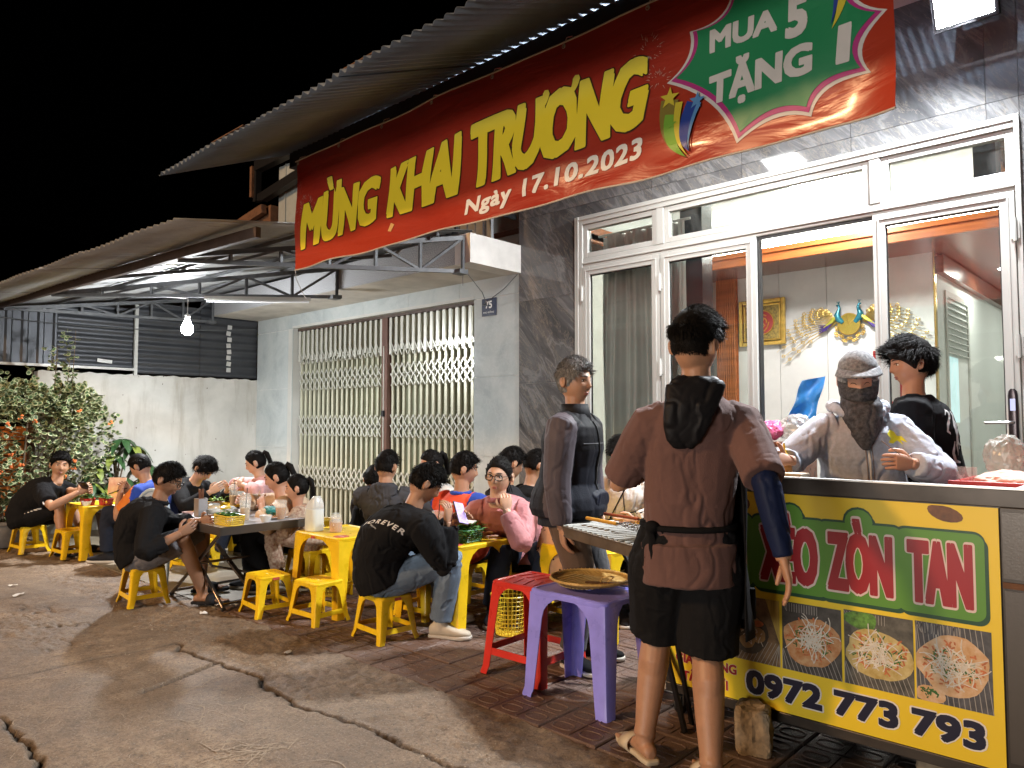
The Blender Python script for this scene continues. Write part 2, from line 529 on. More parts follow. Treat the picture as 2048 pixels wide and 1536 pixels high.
MAT_GASKET = mat('black_rubber_gasket', (.01, .01, .01), .5)

# ---- ground sheet out to the horizon
g = MB(); g.quad((-300, -300, -.07), (300, -300, -.07), (300, 300, -.07), (-300, 300, -.07))
g.build('ground', mat('dark_asphalt', (.05, .045, .04), .9, 0, .3, 3, .3, 40), kind='structure')


def seg_dist(px, py, pts):
    d = np.full(px.shape, 9.0)
    for (x0, y0), (x1, y1) in zip(pts[:-1], pts[1:]):
        dx, dy = x1-x0, y1-y0
        t = np.clip(((px-x0)*dx+(py-y0)*dy)/(dx*dx+dy*dy), 0, 1)
        d = np.minimum(d, np.hypot(px-x0-t*dx, py-y0-t*dy))
    return d
CRACK_A = [(-4.5, 1.90), (-4.24, 1.87), (-4.11, 1.9), (-3.94, 1.92), (-3.71, 1.92), (-3.6, 1.95), (-3.39, 1.91), (-3.06, 1.9), (-2.75, 1.94), (-2.28, 1.94), (-1.9, 1.97), (-1.3, 1.99), (-.6, 1.93), (.9, 1.95)]
CRACK_B = [(-4.6, .93), (-4.27, .87), (-3.91, .91), (-3.67, .93), (-3.36, .91), (-3.07, .82), (-2.4, .87)]
JOINT = [(-4.5, .3), (-4.52, 1.04), (-4.52, 1.48), (-4.5, 1.9)]
DIRT = {}
def ground_h(x, y):
    x = np.asarray(x, float); y = np.asarray(y, float)
    P = np.stack([x, y, np.zeros_like(x)], 1)
    wob = (fbm(P*9, 3)-.5)*.09+(fbm(P*30, 31)-.5)*.035
    h = (fbm(P*1.2, 1)-.5)*.02+(fbm(P*7, 2)-.5)*.012
    rough = np.clip((y-1.93)/.04, 0, 1)                       # worn rubble strip between slab and tiles
    h += rough*((fbm(P*26, 5, 5)-.5)*.030)
    br = np.exp(-(((x+5.5)/.75)**2+((y-1.5)/.3)**2)**2)        # broken patch
    lev = np.floor(fbm(P*np.array([5, 9, 1]), 8)*9)/9
    h += br*((lev-.5)*.05)
    brm = np.exp(-(((x+4.1)/.5)**2+((y-.6)/.27)**2)**2)
    h += brm*((np.floor(fbm(P*11, 9)*8)/8-.55)*.05)
    dA = seg_dist(x+wob, y+wob*.9, CRACK_A); dB = seg_dist(x+wob, y-wob, CRACK_B); dJ = seg_dist(x+wob*.2, y, JOINT)
    wA = .003+.010*fbm(P*6, 12)**1.5*1.5
    h -= .035*np.exp(-(dA/wA)**4)+.03*np.exp(-(dB/(wA*1.1))**4)+.012*np.exp(-(dJ/.010)**2)
    net = np.abs(fbm(P*np.array([3.2, 5, 1]), 61, 4)-.5)
    lines = np.exp(-(net/.010)**2)*np.clip(br*1.3, 0, 1)+np.exp(-(np.abs(fbm(P*2.3, 71, 5)-.5)/.0035)**2)*.35*np.clip(1-rough, 0, 1)
    h -= .022*lines*np.clip(br, 0, 1)
    slot = ((np.abs(x+3.885-(y-1.7)*-.36) < .012+.010*(y-1.46)) & (y > 1.45) & (y < 1.93)).astype(float)
    if len(x) > 1000:
        pit = np.clip((.33-fbm(P*40, 77, 3))*9, 0, 1)*rough*.45
        DIRT['v'] = np.clip(np.exp(-(dA/(wA*1.5))**2)+np.exp(-(dB/(wA*1.4))**2)*.9+.6*np.exp(-(dJ/.012)**2)+slot*1.0+lines*.9+pit+.5*br*np.clip(.5-lev, 0, 1), 0, 1)
    h -= .035*((np.abs(x+3.885-(y-1.7)*-.36) < .014+.012*(y-1.46)) & (y > 1.45) & (y < 1.93))
    return h-.006
xs = np.arange(-9.6, 1.01, .014); ys = np.arange(.3, 2.452, .010)
GX, GY = np.meshgrid(xs, ys); gz = ground_h(GX.ravel(), GY.ravel())
nx, ny = len(xs), len(ys)
idx = np.arange(nx*ny).reshape(ny, nx)
fc = np.stack([idx[:-1, :-1].ravel(), idx[:-1, 1:].ravel(), idx[1:, 1:].ravel(), idx[1:, :-1].ravel()], 1)
me = bpy.data.meshes.new('forecourt_slab')
me.vertices.add(nx*ny); me.vertices.foreach_set('co', np.stack([GX.ravel(), GY.ravel(), gz], 1).ravel())
me.loops.add(fc.size); me.loops.foreach_set('vertex_index', fc.ravel())
me.polygons.add(len(fc)); me.polygons.foreach_set('loop_start', np.arange(0, fc.size, 4)); me.polygons.foreach_set('loop_total', np.full(len(fc), 4))
me.update(); me.materials.append(MAT_CONC); me.polygons.foreach_set('use_smooth', [True]*len(fc))
atr = me.attributes.new('dirt', 'FLOAT', 'POINT'); atr.data.foreach_set('value', DIRT['v'])
slab = bpy.data.objects.new('forecourt_slab', me); COL.objects.link(slab); slab['kind'] = 'structure'
# outside the modelled strip the same concrete goes on
m = MB(); m.bx(-9.6, 1.0, -14, .3, -.3, -.008); m.bx(1.0, 16, -14, 5.2, -.3, -.008); m.bx(-30, -9.6, -14, 2.0, -.3, -.008)
m.build('forecourt', MAT_CONC, kind='structure')
m = MB(); m.bx(-9.9, -5.12, 2.452, 5.5, -.3, 0); m.build('cement_floor', MAT_FLOOR, kind='structure')

# white chalky scribbles and scratches on the slab
rnd.seed(4)
m = MB()
def ribbon(pts, wd):
    P = np.array(pts); h = ground_h(P[:, 0], P[:, 1])+.0035
    L_, R_ = [], []
    for i in range(len(P)):
        t = P[min(i+1, len(P)-1)]-P[max(i-1, 0)]; n = np.array([-t[1], t[0]])/(np.hypot(*t)+1e-9)*wd/2*rnd.uniform(.4, 1.2)
        L_.append((*(P[i]+n), h[i])); R_.append((*(P[i]-n), h[i]))
    for i in range(len(P)-1):
        if rnd.random() < .16: continue
        m.add([L_[i], L_[i+1], R_[i+1], R_[i]], [(0, 1, 2, 3)])
for k in range(10):
    cx, cy = rnd.uniform(-4.2, -2.2), rnd.uniform(1.05, 1.8); r = rnd.uniform(.05, .2); a0 = rnd.uniform(0, 6)
    n = rnd.randint(20, 50); sw = rnd.uniform(3, 9); e = rnd.uniform(.35, .9); ph = rnd.uniform(0, 3)
    ribbon([(cx+r*math.cos(a0+sw*i/n)*(1+.2*math.sin(i*.4+ph)), cy+r*e*math.sin(a0+sw*i/n+.3*math.sin(i*.23))) for i in range(n)], .0045)
for k in range(18):
    x, y = rnd.uniform(-4.3, -1.9), rnd.uniform(1.0, 1.85); a = rnd.uniform(0, 6.28); p = []
    for i in range(rnd.randint(10, 34)):
        p.append((x, y)); a += rnd.uniform(-.45, .45); x += .02*math.cos(a); y += .02*math.sin(a)
    ribbon(p, .0045)
for k in range(9):      # star-like zigzag
    x, y = -2.86+rnd.uniform(-.05, .05), 1.45+rnd.uniform(-.04, .04)
    p = []
    for i in range(5):
        q = (x+rnd.uniform(-.1, .1), y+rnd.uniform(-.12, .12)); 
        for t in range(8): p.append((x+(q[0]-x)*t/8, y+(q[1]-y)*t/8))
        x, y = q
    ribbon(p, .005)
m.build('scribble', mat('pale_scratch', (.30, .235, .17), .9, 0, .2, 30), slab, kind='stuff')

# grit, pebbles and crumbs of concrete
rnd.seed(41); m = MB()
for k in range(2600):
    if k < 1500: x, y = rnd.uniform(-6.5, -.5), 1.93+abs(rnd.gauss(0, .22))
    elif k < 2000: x, y = rnd.gauss(-5.5, .6), rnd.gauss(1.5, .3)
    else: x, y = rnd.uniform(-6.5, -1), rnd.uniform(.8, 2.4)
    if not .35 < y < 2.44: continue
    r = rnd.uniform(.0015, .0055)*(1.5 if rnd.random() < .06 else 1); z = float(ground_h([x], [y])[0])
    p = [V((x+r*rnd.uniform(.6, 1.3)*math.cos(a), y+r*rnd.uniform(.6, 1.3)*math.sin(a), z-.001)) for a in (0, 1.5, 3, 4.5)]+[V((x, y, z+r*rnd.uniform(.5, 1)))]
    m.add(p, [(0, 1, 4), (1, 2, 4), (2, 3, 4), (3, 0, 4)])
m.build('grit', mat('grey_grit', (.30, .25, .19), .9, 0, .5, 9), slab, kind='stuff')
# embossed paving tiles
PT = .30
def tile_mesh():
    b = MB(); s_ = PT/2-.0035; bt = -.03
    o, i = s_, s_-.005
    b.add([(-o, -o, -.005), (o, -o, -.005), (o, o, -.005), (-o, o, -.005), (-i, -i, 0), (i, -i, 0), (i, i, 0), (-i, i, 0), (-o, -o, bt), (o, -o, bt), (o, o, bt), (-o, o, bt)],
          [(0, 1, 5, 4), (1, 2, 6, 5), (2, 3, 7, 6), (3, 0, 4, 7), (8, 9, 1, 0), (9, 10, 2, 1), (10, 11, 3, 2), (11, 8, 0, 3), (4, 5, 6, 7)])
    for cx in (-.073, .073):
        for cy in (-.073, .073):
            ring = []
            for (ox, h) in ((0, -.0005), (.0035, .0032), (.0065, .0032), (.010, -.0005)):
                rr = []
                for k in range(16):
                    t = 2*math.pi*k/16; c_, s2 = math.cos(t), math.sin(t)
                    x = math.copysign(abs(c_)**.75, c_)*(.056-ox); y = math.copysign(abs(s2)**.75, s2)*(.040-ox)
                    rr.append((cx+x, cy+y, h))
                ring.append(rr)
            b.loft([[V(p) for p in r] for r in ring], cap=False)
    for t in (-1, 1):
        b.bx(-.13, .13, -.0025+t*.0, .0025+t*.0, -.0005, .003) if t > 0 else b.bx(-.0025, .0025, -.13, .13, -.0005, .003)
    return b.mesh('paving_tile', MAT_PAV)
pav = MB(); pav.bx(-5.12, 1.0, 2.452, 5.16, -.3, -.012)
pav = pav.build('pavement', mat('tile_bedding', (.05, .04, .035), .95), kind='structure')
tm = tile_mesh(); rnd.seed(3)
y = 2.452+PT/2; row = 0
while y < 5.15:
    x = -5.12+PT/2
    while x < 1.0:
        link_copy(tm, 'paving_tile', pav, (x, y, rnd.uniform(-.004, .002)), (rnd.uniform(-.002, .002), rnd.uniform(-.002, .002), rnd.uniform(-.006, .006)))
        x += PT
    y += PT; row += 1

# hill silhouette far left
m = MB()
prof = [(-1.0, .30), (-.8, .28), (-.55, .25), (-.40, .22), (-.25, .17), (-.1, .11), (.1, .07), (.6, .05), (1.2, .05)]
P0 = []
for k in range(46):
    a = R(92+k*2.4); dd = 190
    t = k/45
    hh = 26+30*math.sin(min(1, t*1.5)*math.pi/2)+3*math.sin(k*.8)+2*math.sin(k*2.1)
    P0.append((dd*math.cos(a), dd*math.sin(a), hh))
rg = [[V((x*1.0, y*1.0, -1)) for x, y, h in P0], [V((x*1.12, y*1.12, h*.6)) for x, y, h in P0], [V((x*1.3, y*1.3, h)) for x, y, h in P0]]
vs = [p for r in rg for p in r]; n = len(P0)
m.add(vs, [(j*n+i, j*n+i+1, (j+1)*n+i+1, (j+1)*n+i) for j in range(2) for i in range(n-1)])
m.build('hill', mat('dark_hillside', (.06, .05, .035), .95, 0, .4, .03), kind='structure')

# ================================================================== HOUSE 75 (closed gate)
YF = 5.3
house = thing('house', 'pale tiled house number 75 with closed folding steel gate and concrete canopy slab', 'house', (-7.4, YF, 0))
# right pier x -5.44..-4.81, left pier -9.9..-8.95, lintel
def tile_part(x0, x1, z0, z1, y0=YF-.012, y1=YF, m_=MAT_PALE, par=house, nm='wall_tile'):
    g_ = .0015
    b = MB(); b.bx(x0+g_, x1-g_, y0, y1, z0+g_, z1-g_)
    return b.build(nm, m_, par, world=True)
cut = [0, .16, .96, 1.76, 2.56]
for x0, x1 in ((-5.44, -4.81), (-9.9, -9.42), (-9.42, -8.95)):
    for z0, z1 in zip(cut[:-1], cut[1:]): tile_part(x0, x1, z0, z1)
for i in range(6):
    a = -9.9+i*(5.09/6); tile_part(a, a+5.09/6, 2.565, 2.76)
b = MB(); b.bx(-5.43, -4.81, YF, 9.0, -.1, 3.0); b.bx(-9.9, -8.96, YF, 9, -.1, 3.0); b.bx(-8.96, -5.43, YF+.0, 9, 2.602, 3.0); b.bx(-8.96, -5.43, 5.75, 5.9, -.1, 2.575)
b.build('wall', MAT_WHITEP, house, world=True)
b = MB(); b.bx(-9.05, -8.955, YF-.018, 5.56, 0, 2.567); b.bx(-8.955, -5.44, YF-.016, 5.56, 2.568, 2.60)
b.build('gate_surround', MAT_ALU, house, world=True)
# slab
b = MB(); b.bx(-9.9, -4.80, 4.62, YF-.015, 2.755, 3.0)
b.build('canopy_slab', MAT_SOFFIT, house, world=True)
b = MB(); b.bx(-9.9, -4.99, 4.60, 4.617, 2.757, 3.02); b.build('slab_fascia', MAT_SPECK, house, world=True)
b = MB(); b.bx(-4.985, -4.782, 4.598, YF-.017, 2.75, 3.02); b.build('slab_end', mat('white_painted_render', (.62, .60, .56), .7, 0, .1, 5), house, world=True)
# gate
MAT_SLAT = mat('cream_green_gate_steel', (.52, .52, .40), .35, .25, .12, 3)
MAT_LAT = mat('gate_lattice_steel', (.60, .60, .54), .32, .35, .1, 3)
YG = 5.40
gate = MB(); gate.bx(-8.95, -5.445, YG-.035, YG+.055, 2.535, 2.567)
gate = gate.build('folding_gate', MAT_BROWNBEAM, house, world=True)
b = MB(); b.bx(-8.95, -5.445, YG-.03, YG+.05, 0, .03); b.build('track', MAT_BROWNBEAM, gate, world=True)
back = MB(); back.bx(-8.95, -5.445, YG+.14, YG+.15, 0, 2.56)
back.build('shutter_backing', mat('dark_olive_panel', (.13, .135, .075), .7, 0, .2, 3), house, world=True)
gx0, gx1, gc = -8.95, -5.445, -7.01
xsl = [gx0+.05+i*((gc-.09-gx0-.05)/17) for i in range(18)]+[gc+.09+i*((gx1-.03-gc-.09)/14) for i in range(15)]
sl = MB()
# U-channel slat
for (x0, x1, y0, y1) in ((-.020, .020, -.012, -.009), (-.020, -.017, -.009, .012), (.017, .020, -.009, .012)):
    sl.bx(x0, x1, y0, y1, .035, 2.53)
slm = sl.mesh('gate_slat', MAT_SLAT)
for x in xsl: link_copy(slm, 'gate_slat', gate, (x+7.4, YG-YF+.01, 0))
for zc, half in ((2.17, .085), (1.86, .115), (1.26, .115), (.60, .115)):
    for grp in (xsl[:18], xsl[18:]):
        b = MB()
        for i in range(len(grp)-1):
            a, c = grp[i], grp[i+1]
            for s_, yy in ((1, -.022), (-1, -.030)):
                if zc > 2.1:
                    b.bar((a, YG+yy, zc-s_*half), (c, YG+yy, zc+s_*half), .014, .004, (0, 1, 0))
                else:
                    for dz in (-.06, .06):
                        b.bar((a, YG+yy, zc+dz-s_*half*.62), (c, YG+yy, zc+dz+s_*half*.62), .014, .004, (0, 1, 0))
        b.build('lattice', MAT_LAT, gate, world=True)
b = MB()
for i, x in enumerate(xsl): b.bx(x-.022, x+.022, YG-.036, YG-.030, 2.12+.03*math.sin(i), 2.53)
b.build('upper_plates', MAT_LAT, gate, world=True)
b = MB(); b.bx(gc-.055, gc-.005, YG-.05, YG+.02, .04, 2.53); b.bx(gc+.003, gc+.055, YG-.055, YG+.02, .04, 2.53); b.build('meeting_post', mat('brown_gate_post', (.12, .06, .045), .4, .2), gate, world=True)
b = MB(); b.bx(gc-.012, gc+.0, YG-.062, YG-.052, .1, 2.2); b.build('post_trim', MAT_LAT, gate, world=True)
b = MB(); b.bx(gc-.03, gc+.015, YG-.075, YG-.05, 1.37, 1.44); b.build('lock', MAT_BLACKST, gate, world=True)
# number plate
pl = MB(); pl.bx(-5.315, -5.115, YF-.022, YF-.013, 2.375, 2.552)
pl = pl.build('house_number_plate', mat('navy_enamel', (.012, .018, .05), .3), house, world=True)
def flat_text(name, vs, fs, to3d, mt, parent, label=None):
    b = MB(); b.add([V(to3d(x, z))-V((0, l, 0)) for x, z, l in vs], [list(f) for f in fs])
    return b.build(name, mt, parent, world=True, label=label)
MAT_WPRINT = mat('white_print', (.72, .72, .70), .5, 0, 0)
vs, fs = text_fit('75', -5.262, -5.168, 2.45, 2.525, .03, cap='7')
flat_text('lettering', vs, fs, lambda x, z: (x, YF-.0245, z), MAT_WPRINT, pl)
vs, fs = text_fit('PHÙ ĐỔNG', -5.29, -5.14, 2.402, 2.417, .02)
flat_text('lettering', vs, fs, lambda x, z: (x, YF-.0245, z), MAT_WPRINT, pl)
# ================================================================== SHOP BUILDING
FZ = .20        # shop floor
shop = thing('shop_building', 'shop clad in dark grey veined marble with white aluminium glazed doors', 'shop', (-2.4, YF, 0))
zc = [0, .07, .87, 1.67, 2.47, 3.27, 4.07]
def mtile(x0, x1, z0, z1): tile_part(x0, x1, z0, z1, YF-.018, YF, MAT_MARBLE, shop, 'marble_tile')
for z0, z1 in zip(zc[:-1], zc[1:]):
    mtile(-4.808, -4.1, z0, z1)
    mtile(-.73, -.1, z0, z1); mtile(-.1, .7, z0, z1)
for x0, x1 in ((-4.1, -3.3), (-3.3, -2.5), (-2.5, -1.7), (-1.7, -.9), (-.9, -.73)):
    for z0, z1 in ((3.155, 3.27), (3.27, 4.07)): mtile(x0, x1, z0, z1)
b = MB()
b.bx(-4.805, -4.1, YF+.001, YF+.2, 0, 4.25); b.bx(-.73, 3.2, YF+.001, YF+.2, 0, 4.25); b.bx(-4.1, -.73, YF+.001, YF+.2, 3.155, 4.25)
b.build('wall', MAT_WHITEP, shop, world=True)
# floor slab + step
b = MB(); b.bx(-4.1, -.73, 5.16, YF+.2, -.05, FZ); b.build('door_step', MAT_MARBLE, shop, world=True)
b = MB(); b.bx(-5.6, 2.0, YF+.2, 15, FZ-.1, FZ); b.build('shop_floor', mat('pale_floor_tile', (.55, .54, .50), .15, 0, .05, 1), shop, world=True)
# interior
MAT_INT = mat('white_marble_panel', (.70, .70, .70), .25, 0, 0, 2.2, col2=(.60, .60, .61), detail=9)
MAT_PAINT = mat('interior_white_paint', (.68, .70, .68), .6, 0, .03, 1)
MAT_WOODO = mat('orange_varnished_wood', (.36, .105, .03), .25, 0, .3, 3, stretch=(.4, 6, 6))
MAT_WOODD = mat('dark_varnished_wood', (.13, .05, .03), .25, 0, .3, 3, stretch=(.4, 6, 6))
xj = [-5.4, -4.75, -4.50, -3.914, -3.317, -2.72, -2.14]
for a, c in zip(xj[:-1], xj[1:]):
    if (a, c) == (-4.75, -4.50): continue
    b = MB(); b.bx(a+.003, c-.003, 9.28, 9.31, FZ, 3.3); b.build('wall_panel', MAT_INT, shop, world=True)
b = MB()
for k in range(9): b.bx(-4.755+k*.031, -4.755+k*.031+.020, 9.20, 9.25, FZ, 3.22)
b.bx(-4.76, -4.475, 9.25, 9.27, FZ, 3.22)
b.build('fluted_column', MAT_WOODO, shop, world=True)
b = MB(); b.bx(-5.4, -2.14, 9.31, 9.5, FZ, 3.6); b.bx(-5.6, -5.4, YF+.2, 9.5, FZ, 3.6); b.bx(-.55, -.4, YF+.2, 14.5, FZ, 3.7)
b.bx(-2.26, -2.14, 9.5, 14.5, FZ, 3.6); b.bx(-2.26, -.55, 14.5, 14.6, FZ, 3.6)
b.build('interior_wall', MAT_PAINT, shop, world=True)
b = MB(); b.bx(-2.138, -2.12, 9.27, 9.33, FZ, 3.22); b.build('gold_edge_trim', mat('brass_trim', (.75, .55, .18), .2, 1, 0), shop, world=True)
b = MB(); b.bx(-5.4, -.55, 8.45, 9.28, 3.22, 3.28); b.bx(-5.4, -4.6, YF+.2, 8.45, 3.22, 3.28); b.bx(-1.05, -.55, YF+.2, 8.45, 3.22, 3.28); b.bx(-2.14, -.55, 9.28, 14.5, 3.22, 3.28)
b.build('ceiling_soffit', MAT_WOODD, shop, world=True)
b = MB()
b.bx(-4.6, -1.05, 8.40, 8.45, 3.20, 3.36); b.bx(-4.65, -4.6, YF+.3, 8.45, 3.20, 3.36); b.bx(-1.05, -1.0, YF+.3, 8.45, 3.20, 3.36)
b.bx(-4.6, -1.05, 8.37, 8.40, 3.30, 3.36)
b.build('cornice', MAT_WOODO, shop, world=True)
cv = thing('cove_light', 'strip of white cove light glowing above the orange cornice inside the shop', 'strip light', (-2.8, 8.42, 3.37))
b = MB(); b.bx(-1.75, 1.7, -.012, .012, 0, .012); b.build('led_strip', mat('cove_led', (1, 1, 1), .5, 0, 0, emit=(1, .99, .94), estr=110), cv)
b = MB(); b.bx(-2.138, -2.06, 9.4, 14.5, 3.0, 3.2); b.bx(-.62, -.552, YF+.3, 14.5, 3.08, 3.2); b.build('corridor_cornice', MAT_WOODD, shop, world=True)
b = MB(); b.bx(-5.6, -.4, YF+.2, 9.5, 3.75, 3.85); b.bx(-4.65, -1.0, 8.45, 8.47, 3.36, 3.75); b.bx(-4.66, -4.65, YF+.2, 8.47, 3.36, 3.75); b.bx(-1.0, -.99, YF+.2, 8.47, 3.36, 3.75)
b.build('ceiling', MAT_PAINT, shop, world=True)
# louvred door and lit window in the corridor
b = MB(); b.bx(-2.138, -2.12, 9.75, 9.82, FZ, 2.85); b.bx(-2.138, -2.12, 10.85, 10.92, FZ, 2.85); b.bx(-2.138, -2.12, 9.82, 10.85, 2.78, 2.85)
for k in range(9): b.box((-2.125, 10.33, 2.12+k*.075), (.03, 1.03, .012), Matrix.Rotation(R(40), 3, 'Y'))
b.build('louvre', MAT_ALU, shop, world=True)
b = MB(); b.bx(-2.139, -2.13, 9.82, 10.3, 1.3, 2.08)
b.build('corridor_window', mat('blue_lit_window_glass', (.5, .7, .75), .3, 0, .3, 4, emit=(.55, .8, .85), estr=.5), shop, world=True)

# ---- aluminium door unit
def frame_box(b, x0, x1, z0, z1, wd, y0, y1):
    b.bx(x0, x0+wd, y0, y1, z0, z1); b.bx(x1-wd, x1, y0, y1, z0, z1)
    b.bx(x0+wd, x1-wd, y0, y1, z1-wd, z1); b.bx(x0+wd, x1-wd, y0, y1, z0, z0+wd)
GLASS = glass_mat('smudged_door_glass', dirt=.02)
GLASS2 = glass_mat('dusty_transom_glass', dirt=.03)
b = MB()
X0, X1, ZT, ZB = -4.10, -.73, 3.155, FZ
b.bx(X0, X0+.09, YF-.05, YF+.06, ZB, ZT); b.bx(X1-.03, X1, YF-.05, YF+.06, ZB, ZT); b.bx(X0+.09, X1-.03, YF-.05, YF+.06, ZT-.08, ZT)
b.bx(X0+.03, X0+.05, YF-.058, YF-.05, ZB, ZT); b.bx(X0+.05, X1-.03, YF-.058, YF-.05, ZT-.04, ZT-.025)
b.bx(X0+.09, X1-.03, YF-.04, YF+.05, 2.69, 2.77); b.bx(X0+.09, X1-.03, YF-.052, YF-.04, 2.715, 2.73)
for xm in (-3.21, -1.545): b.bx(xm-.035, xm+.035, YF-.045, YF+.05, 2.77, ZT-.08)
b.build('door_frame', MAT_ALU, shop, world=True, bevel=.004)
for (x0, x1) in ((X0+.09, -3.245), (-3.175, -1.58), (-1.51, X1-.03)):
    t = MB(); frame_box(t, x0+.002, x1-.002, 2.772, ZT-.082, .045, YF-.035, YF+.02)
    t = t.build('transom_window', MAT_ALU, shop, world=True, bevel=.003)
    q = MB(); q.bx(x0+.045, x1-.045, YF-.004, YF+.001, 2.815, ZT-.125); q.build('glass', GLASS2, t, world=True)
def leaf(x0, x1, hinge, lock=False):
    t = MB(); z0, z1, wd, y0, y1 = FZ+.01, 2.688, .078, YF-.055, YF-.008
    frame_box(t, x0, x1, z0, z1, wd, y0, y1)
    t.bx(x0+wd, x1-wd, y0, y1, .95, 1.03) if False else None
    frame_box(t, x0+.03, x1-.03, z0+.03, z1-.03, .012, y0-.006, y0)
    d = t.build('door', MAT_ALU, shop, world=True, bevel=.003)
    q = MB(); frame_box(q, x0+wd-.001, x1-wd+.001, z0+wd-.001, z1-wd+.001, .009, YF-.036, YF-.024); q.build('gasket', MAT_GASKET, d, world=True)
    q = MB(); q.bx(x0+wd, x1-wd, YF-.033, YF-.028, z0+wd, z1-wd); q.build('glass', GLASS, d, world=True)
    hx = x0 if hinge < 0 else x1
    for hz in (.5, 1.75, 2.45):
        h = MB(); h.tube([(hx, y0-.012, hz-.07), (hx, y0-.012, hz+.07)], .011, 8); h.bx(hx-.022, hx+.022, y0-.006, y0, hz-.055, hz+.055)
        h.build('hinge', MAT_ALU, d, world=True)
    if lock:
        hx = x1-.04
        h = MB(); h.rings([((hx, y0-.014, z), (.026*r, 0, 0), (0, .012, 0)) for z, r in ((1.10, .4), (1.115, .85), (1.14, 1), (1.46, 1), (1.485, .85), (1.50, .4))], 14, 3)
        lk = h.build('smart_lock', mat('dark_bronze_lock', (.05, .04, .045), .25, .6, 0), d, world=True, smooth=40)
        h = MB(); h.bx(hx-.013, hx+.013, y0-.0285, y0-.0262, 1.37, 1.44); h.build('lock_display', mat('lit_lock_display', (.1, .1, .2), .2, 0, 0, emit=(.5, .55, .9), estr=.7), d, world=True)
        h = MB(); h.tube([(hx, y0-.02, 1.30), (hx, y0-.05, 1.30), (hx-.02, y0-.055, 1.30), (hx-.14, y0-.055, 1.298)], .0095, 8)
        h.build('handle', mat('brushed_steel', (.6, .6, .6), .3, 1, 0), d, world=True, smooth=60)
    return d
leaf(-4.005, -3.212, -1); leaf(-3.205, -2.385, -1); leaf(-1.565, -.765, 1, True)
b = MB(); b.bx(-2.382, -2.372, YF-.03, YF+.03, FZ, 2.69); b.bx(-2.372, -1.568, YF-.03, YF-.02, 2.665, 2.688); b.build('open_doorway_jamb', MAT_GASKET, shop, world=True)
# curtain behind the first leaf
b = MB(); n = 170
pts = [(-4.02+.86*i/n, 5.56+.045*math.sin(i*.30)+.03*math.sin(i*.13+1)+.008*math.sin(i*1.3)) for i in range(n+1)]
vs = []
for j, z in enumerate(np.linspace(FZ+.02, 3.02, 9)):
    for i, (x, y) in enumerate(pts): vs.append((x+.01*math.sin(j*.9+i*.05), 5.56+(y-5.56)*(1+.25*math.sin(j*.6)), z))
b.add(vs, [(j*(n+1)+i, j*(n+1)+i+1, (j+1)*(n+1)+i+1, (j+1)*(n+1)+i) for j in range(8) for i in range(n)])
b.tube([(-4.05, 5.56, 3.03), (-3.1, 5.56, 3.03)], .012, 8)
b.build('curtain', mat('grey_curtain', (.72, .73, .73), .75, 0, .1, 3, .15, 200), None, smooth=80)
tag(bpy.data.objects['curtain'], 'pleated grey curtain hanging behind the leftmost glass door of the shop', 'curtain')
b = MB(); b.bx(-3.29, -3.08, 5.72, 5.9, FZ, 3.6); b.bx(-1.06, -.93, 5.72, 5.9, 2.9, 3.6)
b.build('inner_column', mat('black_gloss_column', (.02, .024, .03), .18), shop, world=True)

# LED ceiling disc inside (lit) and the light it gives
dl = thing('ceiling_lamp', 'bright round ceiling lamp seen through the transom glass inside the shop', 'ceiling lamp', (-2.75, 7.55, 3.75))
b = MB(); b.lathe([(.0, -.05), (.24, -.05), (.27, -.035), (.28, 0)], 32); b.build('diffuser', mat('lit_diffuser', (.9, .9, .9), .5, 0, 0, emit=(1, .97, .9), estr=150), dl)
def area(name, loc, tgt, size, power, col, parent=None, shape='SQUARE', sy=None):
    l = bpy.data.lights.new(name, 'AREA'); l.energy = power; l.color = col; l.size = size; l.shape = shape
    if sy: l.shape = 'RECTANGLE'; l.size_y = sy
    o = bpy.data.objects.new(name, l); COL.objects.link(o); o.location = loc
    o.rotation_euler = (V(tgt)-V(loc)).to_track_quat('-Z', 'Y').to_euler()
    if parent: o.parent = parent
    return o
for i, (x, y) in enumerate(((-2.0, 10.9), (-1.3, 12.8))):
    t = thing('downlight', ['recessed round downlight in the corridor ceiling nearer the door', 'recessed round downlight in the corridor ceiling further back'][i], 'ceiling light', (x+.3, y, 3.22))
    b = MB(); b.lathe([(0, -.006), (.07, -.006), (.085, -.003), (.09, 0)], 20); b.build('diffuser', mat('lit_downlight', (.9, .9, .9), .5, 0, 0, emit=(1, .98, .92), estr=25), t)
    area('downlight_beam', (0, 0, -.02), (0, 0, -1), .12, 16, (1, .97, .9), t)

# framed gilt picture
pic = thing('framed_picture', 'gilt framed red round emblem picture on the shop back wall', 'picture', (-4.13, 9.26, 2.6))
MAT_GOLD = mat('gilt', (.62, .42, .11), .28, .9, .25, 12)
b = MB(); frame_box(b, -.31, .31, -.30, .30, .05, -.05, .0); frame_box(b, -.25, .25, -.24, .24, .025, -.035, 0); b.build('frame', MAT_GOLD, pic, bevel=.01)
b = MB(); b.bx(-.26, .26, -.012, -.006, -.25, .25); b.build('backing', mat('gold_on_dark_ornament', (.05, .04, .02), .4, .3, 0, 40, col2=(.5, .36, .1)), pic)
b = MB(); b.prism([(.15*math.cos(t*math.pi/16), -.013, .15*math.sin(t*math.pi/16)) for t in range(32)], (0, -.006, 0)); b.build('medallion', mat('crimson_lacquer', (.28, .025, .03), .35), pic)
b = MB(); b.tube([(.155*math.cos(t*math.pi/16), -.02, .155*math.sin(t*math.pi/16)) for t in range(32)], .008, 6, closed=True, hint=(0, 1, 0))
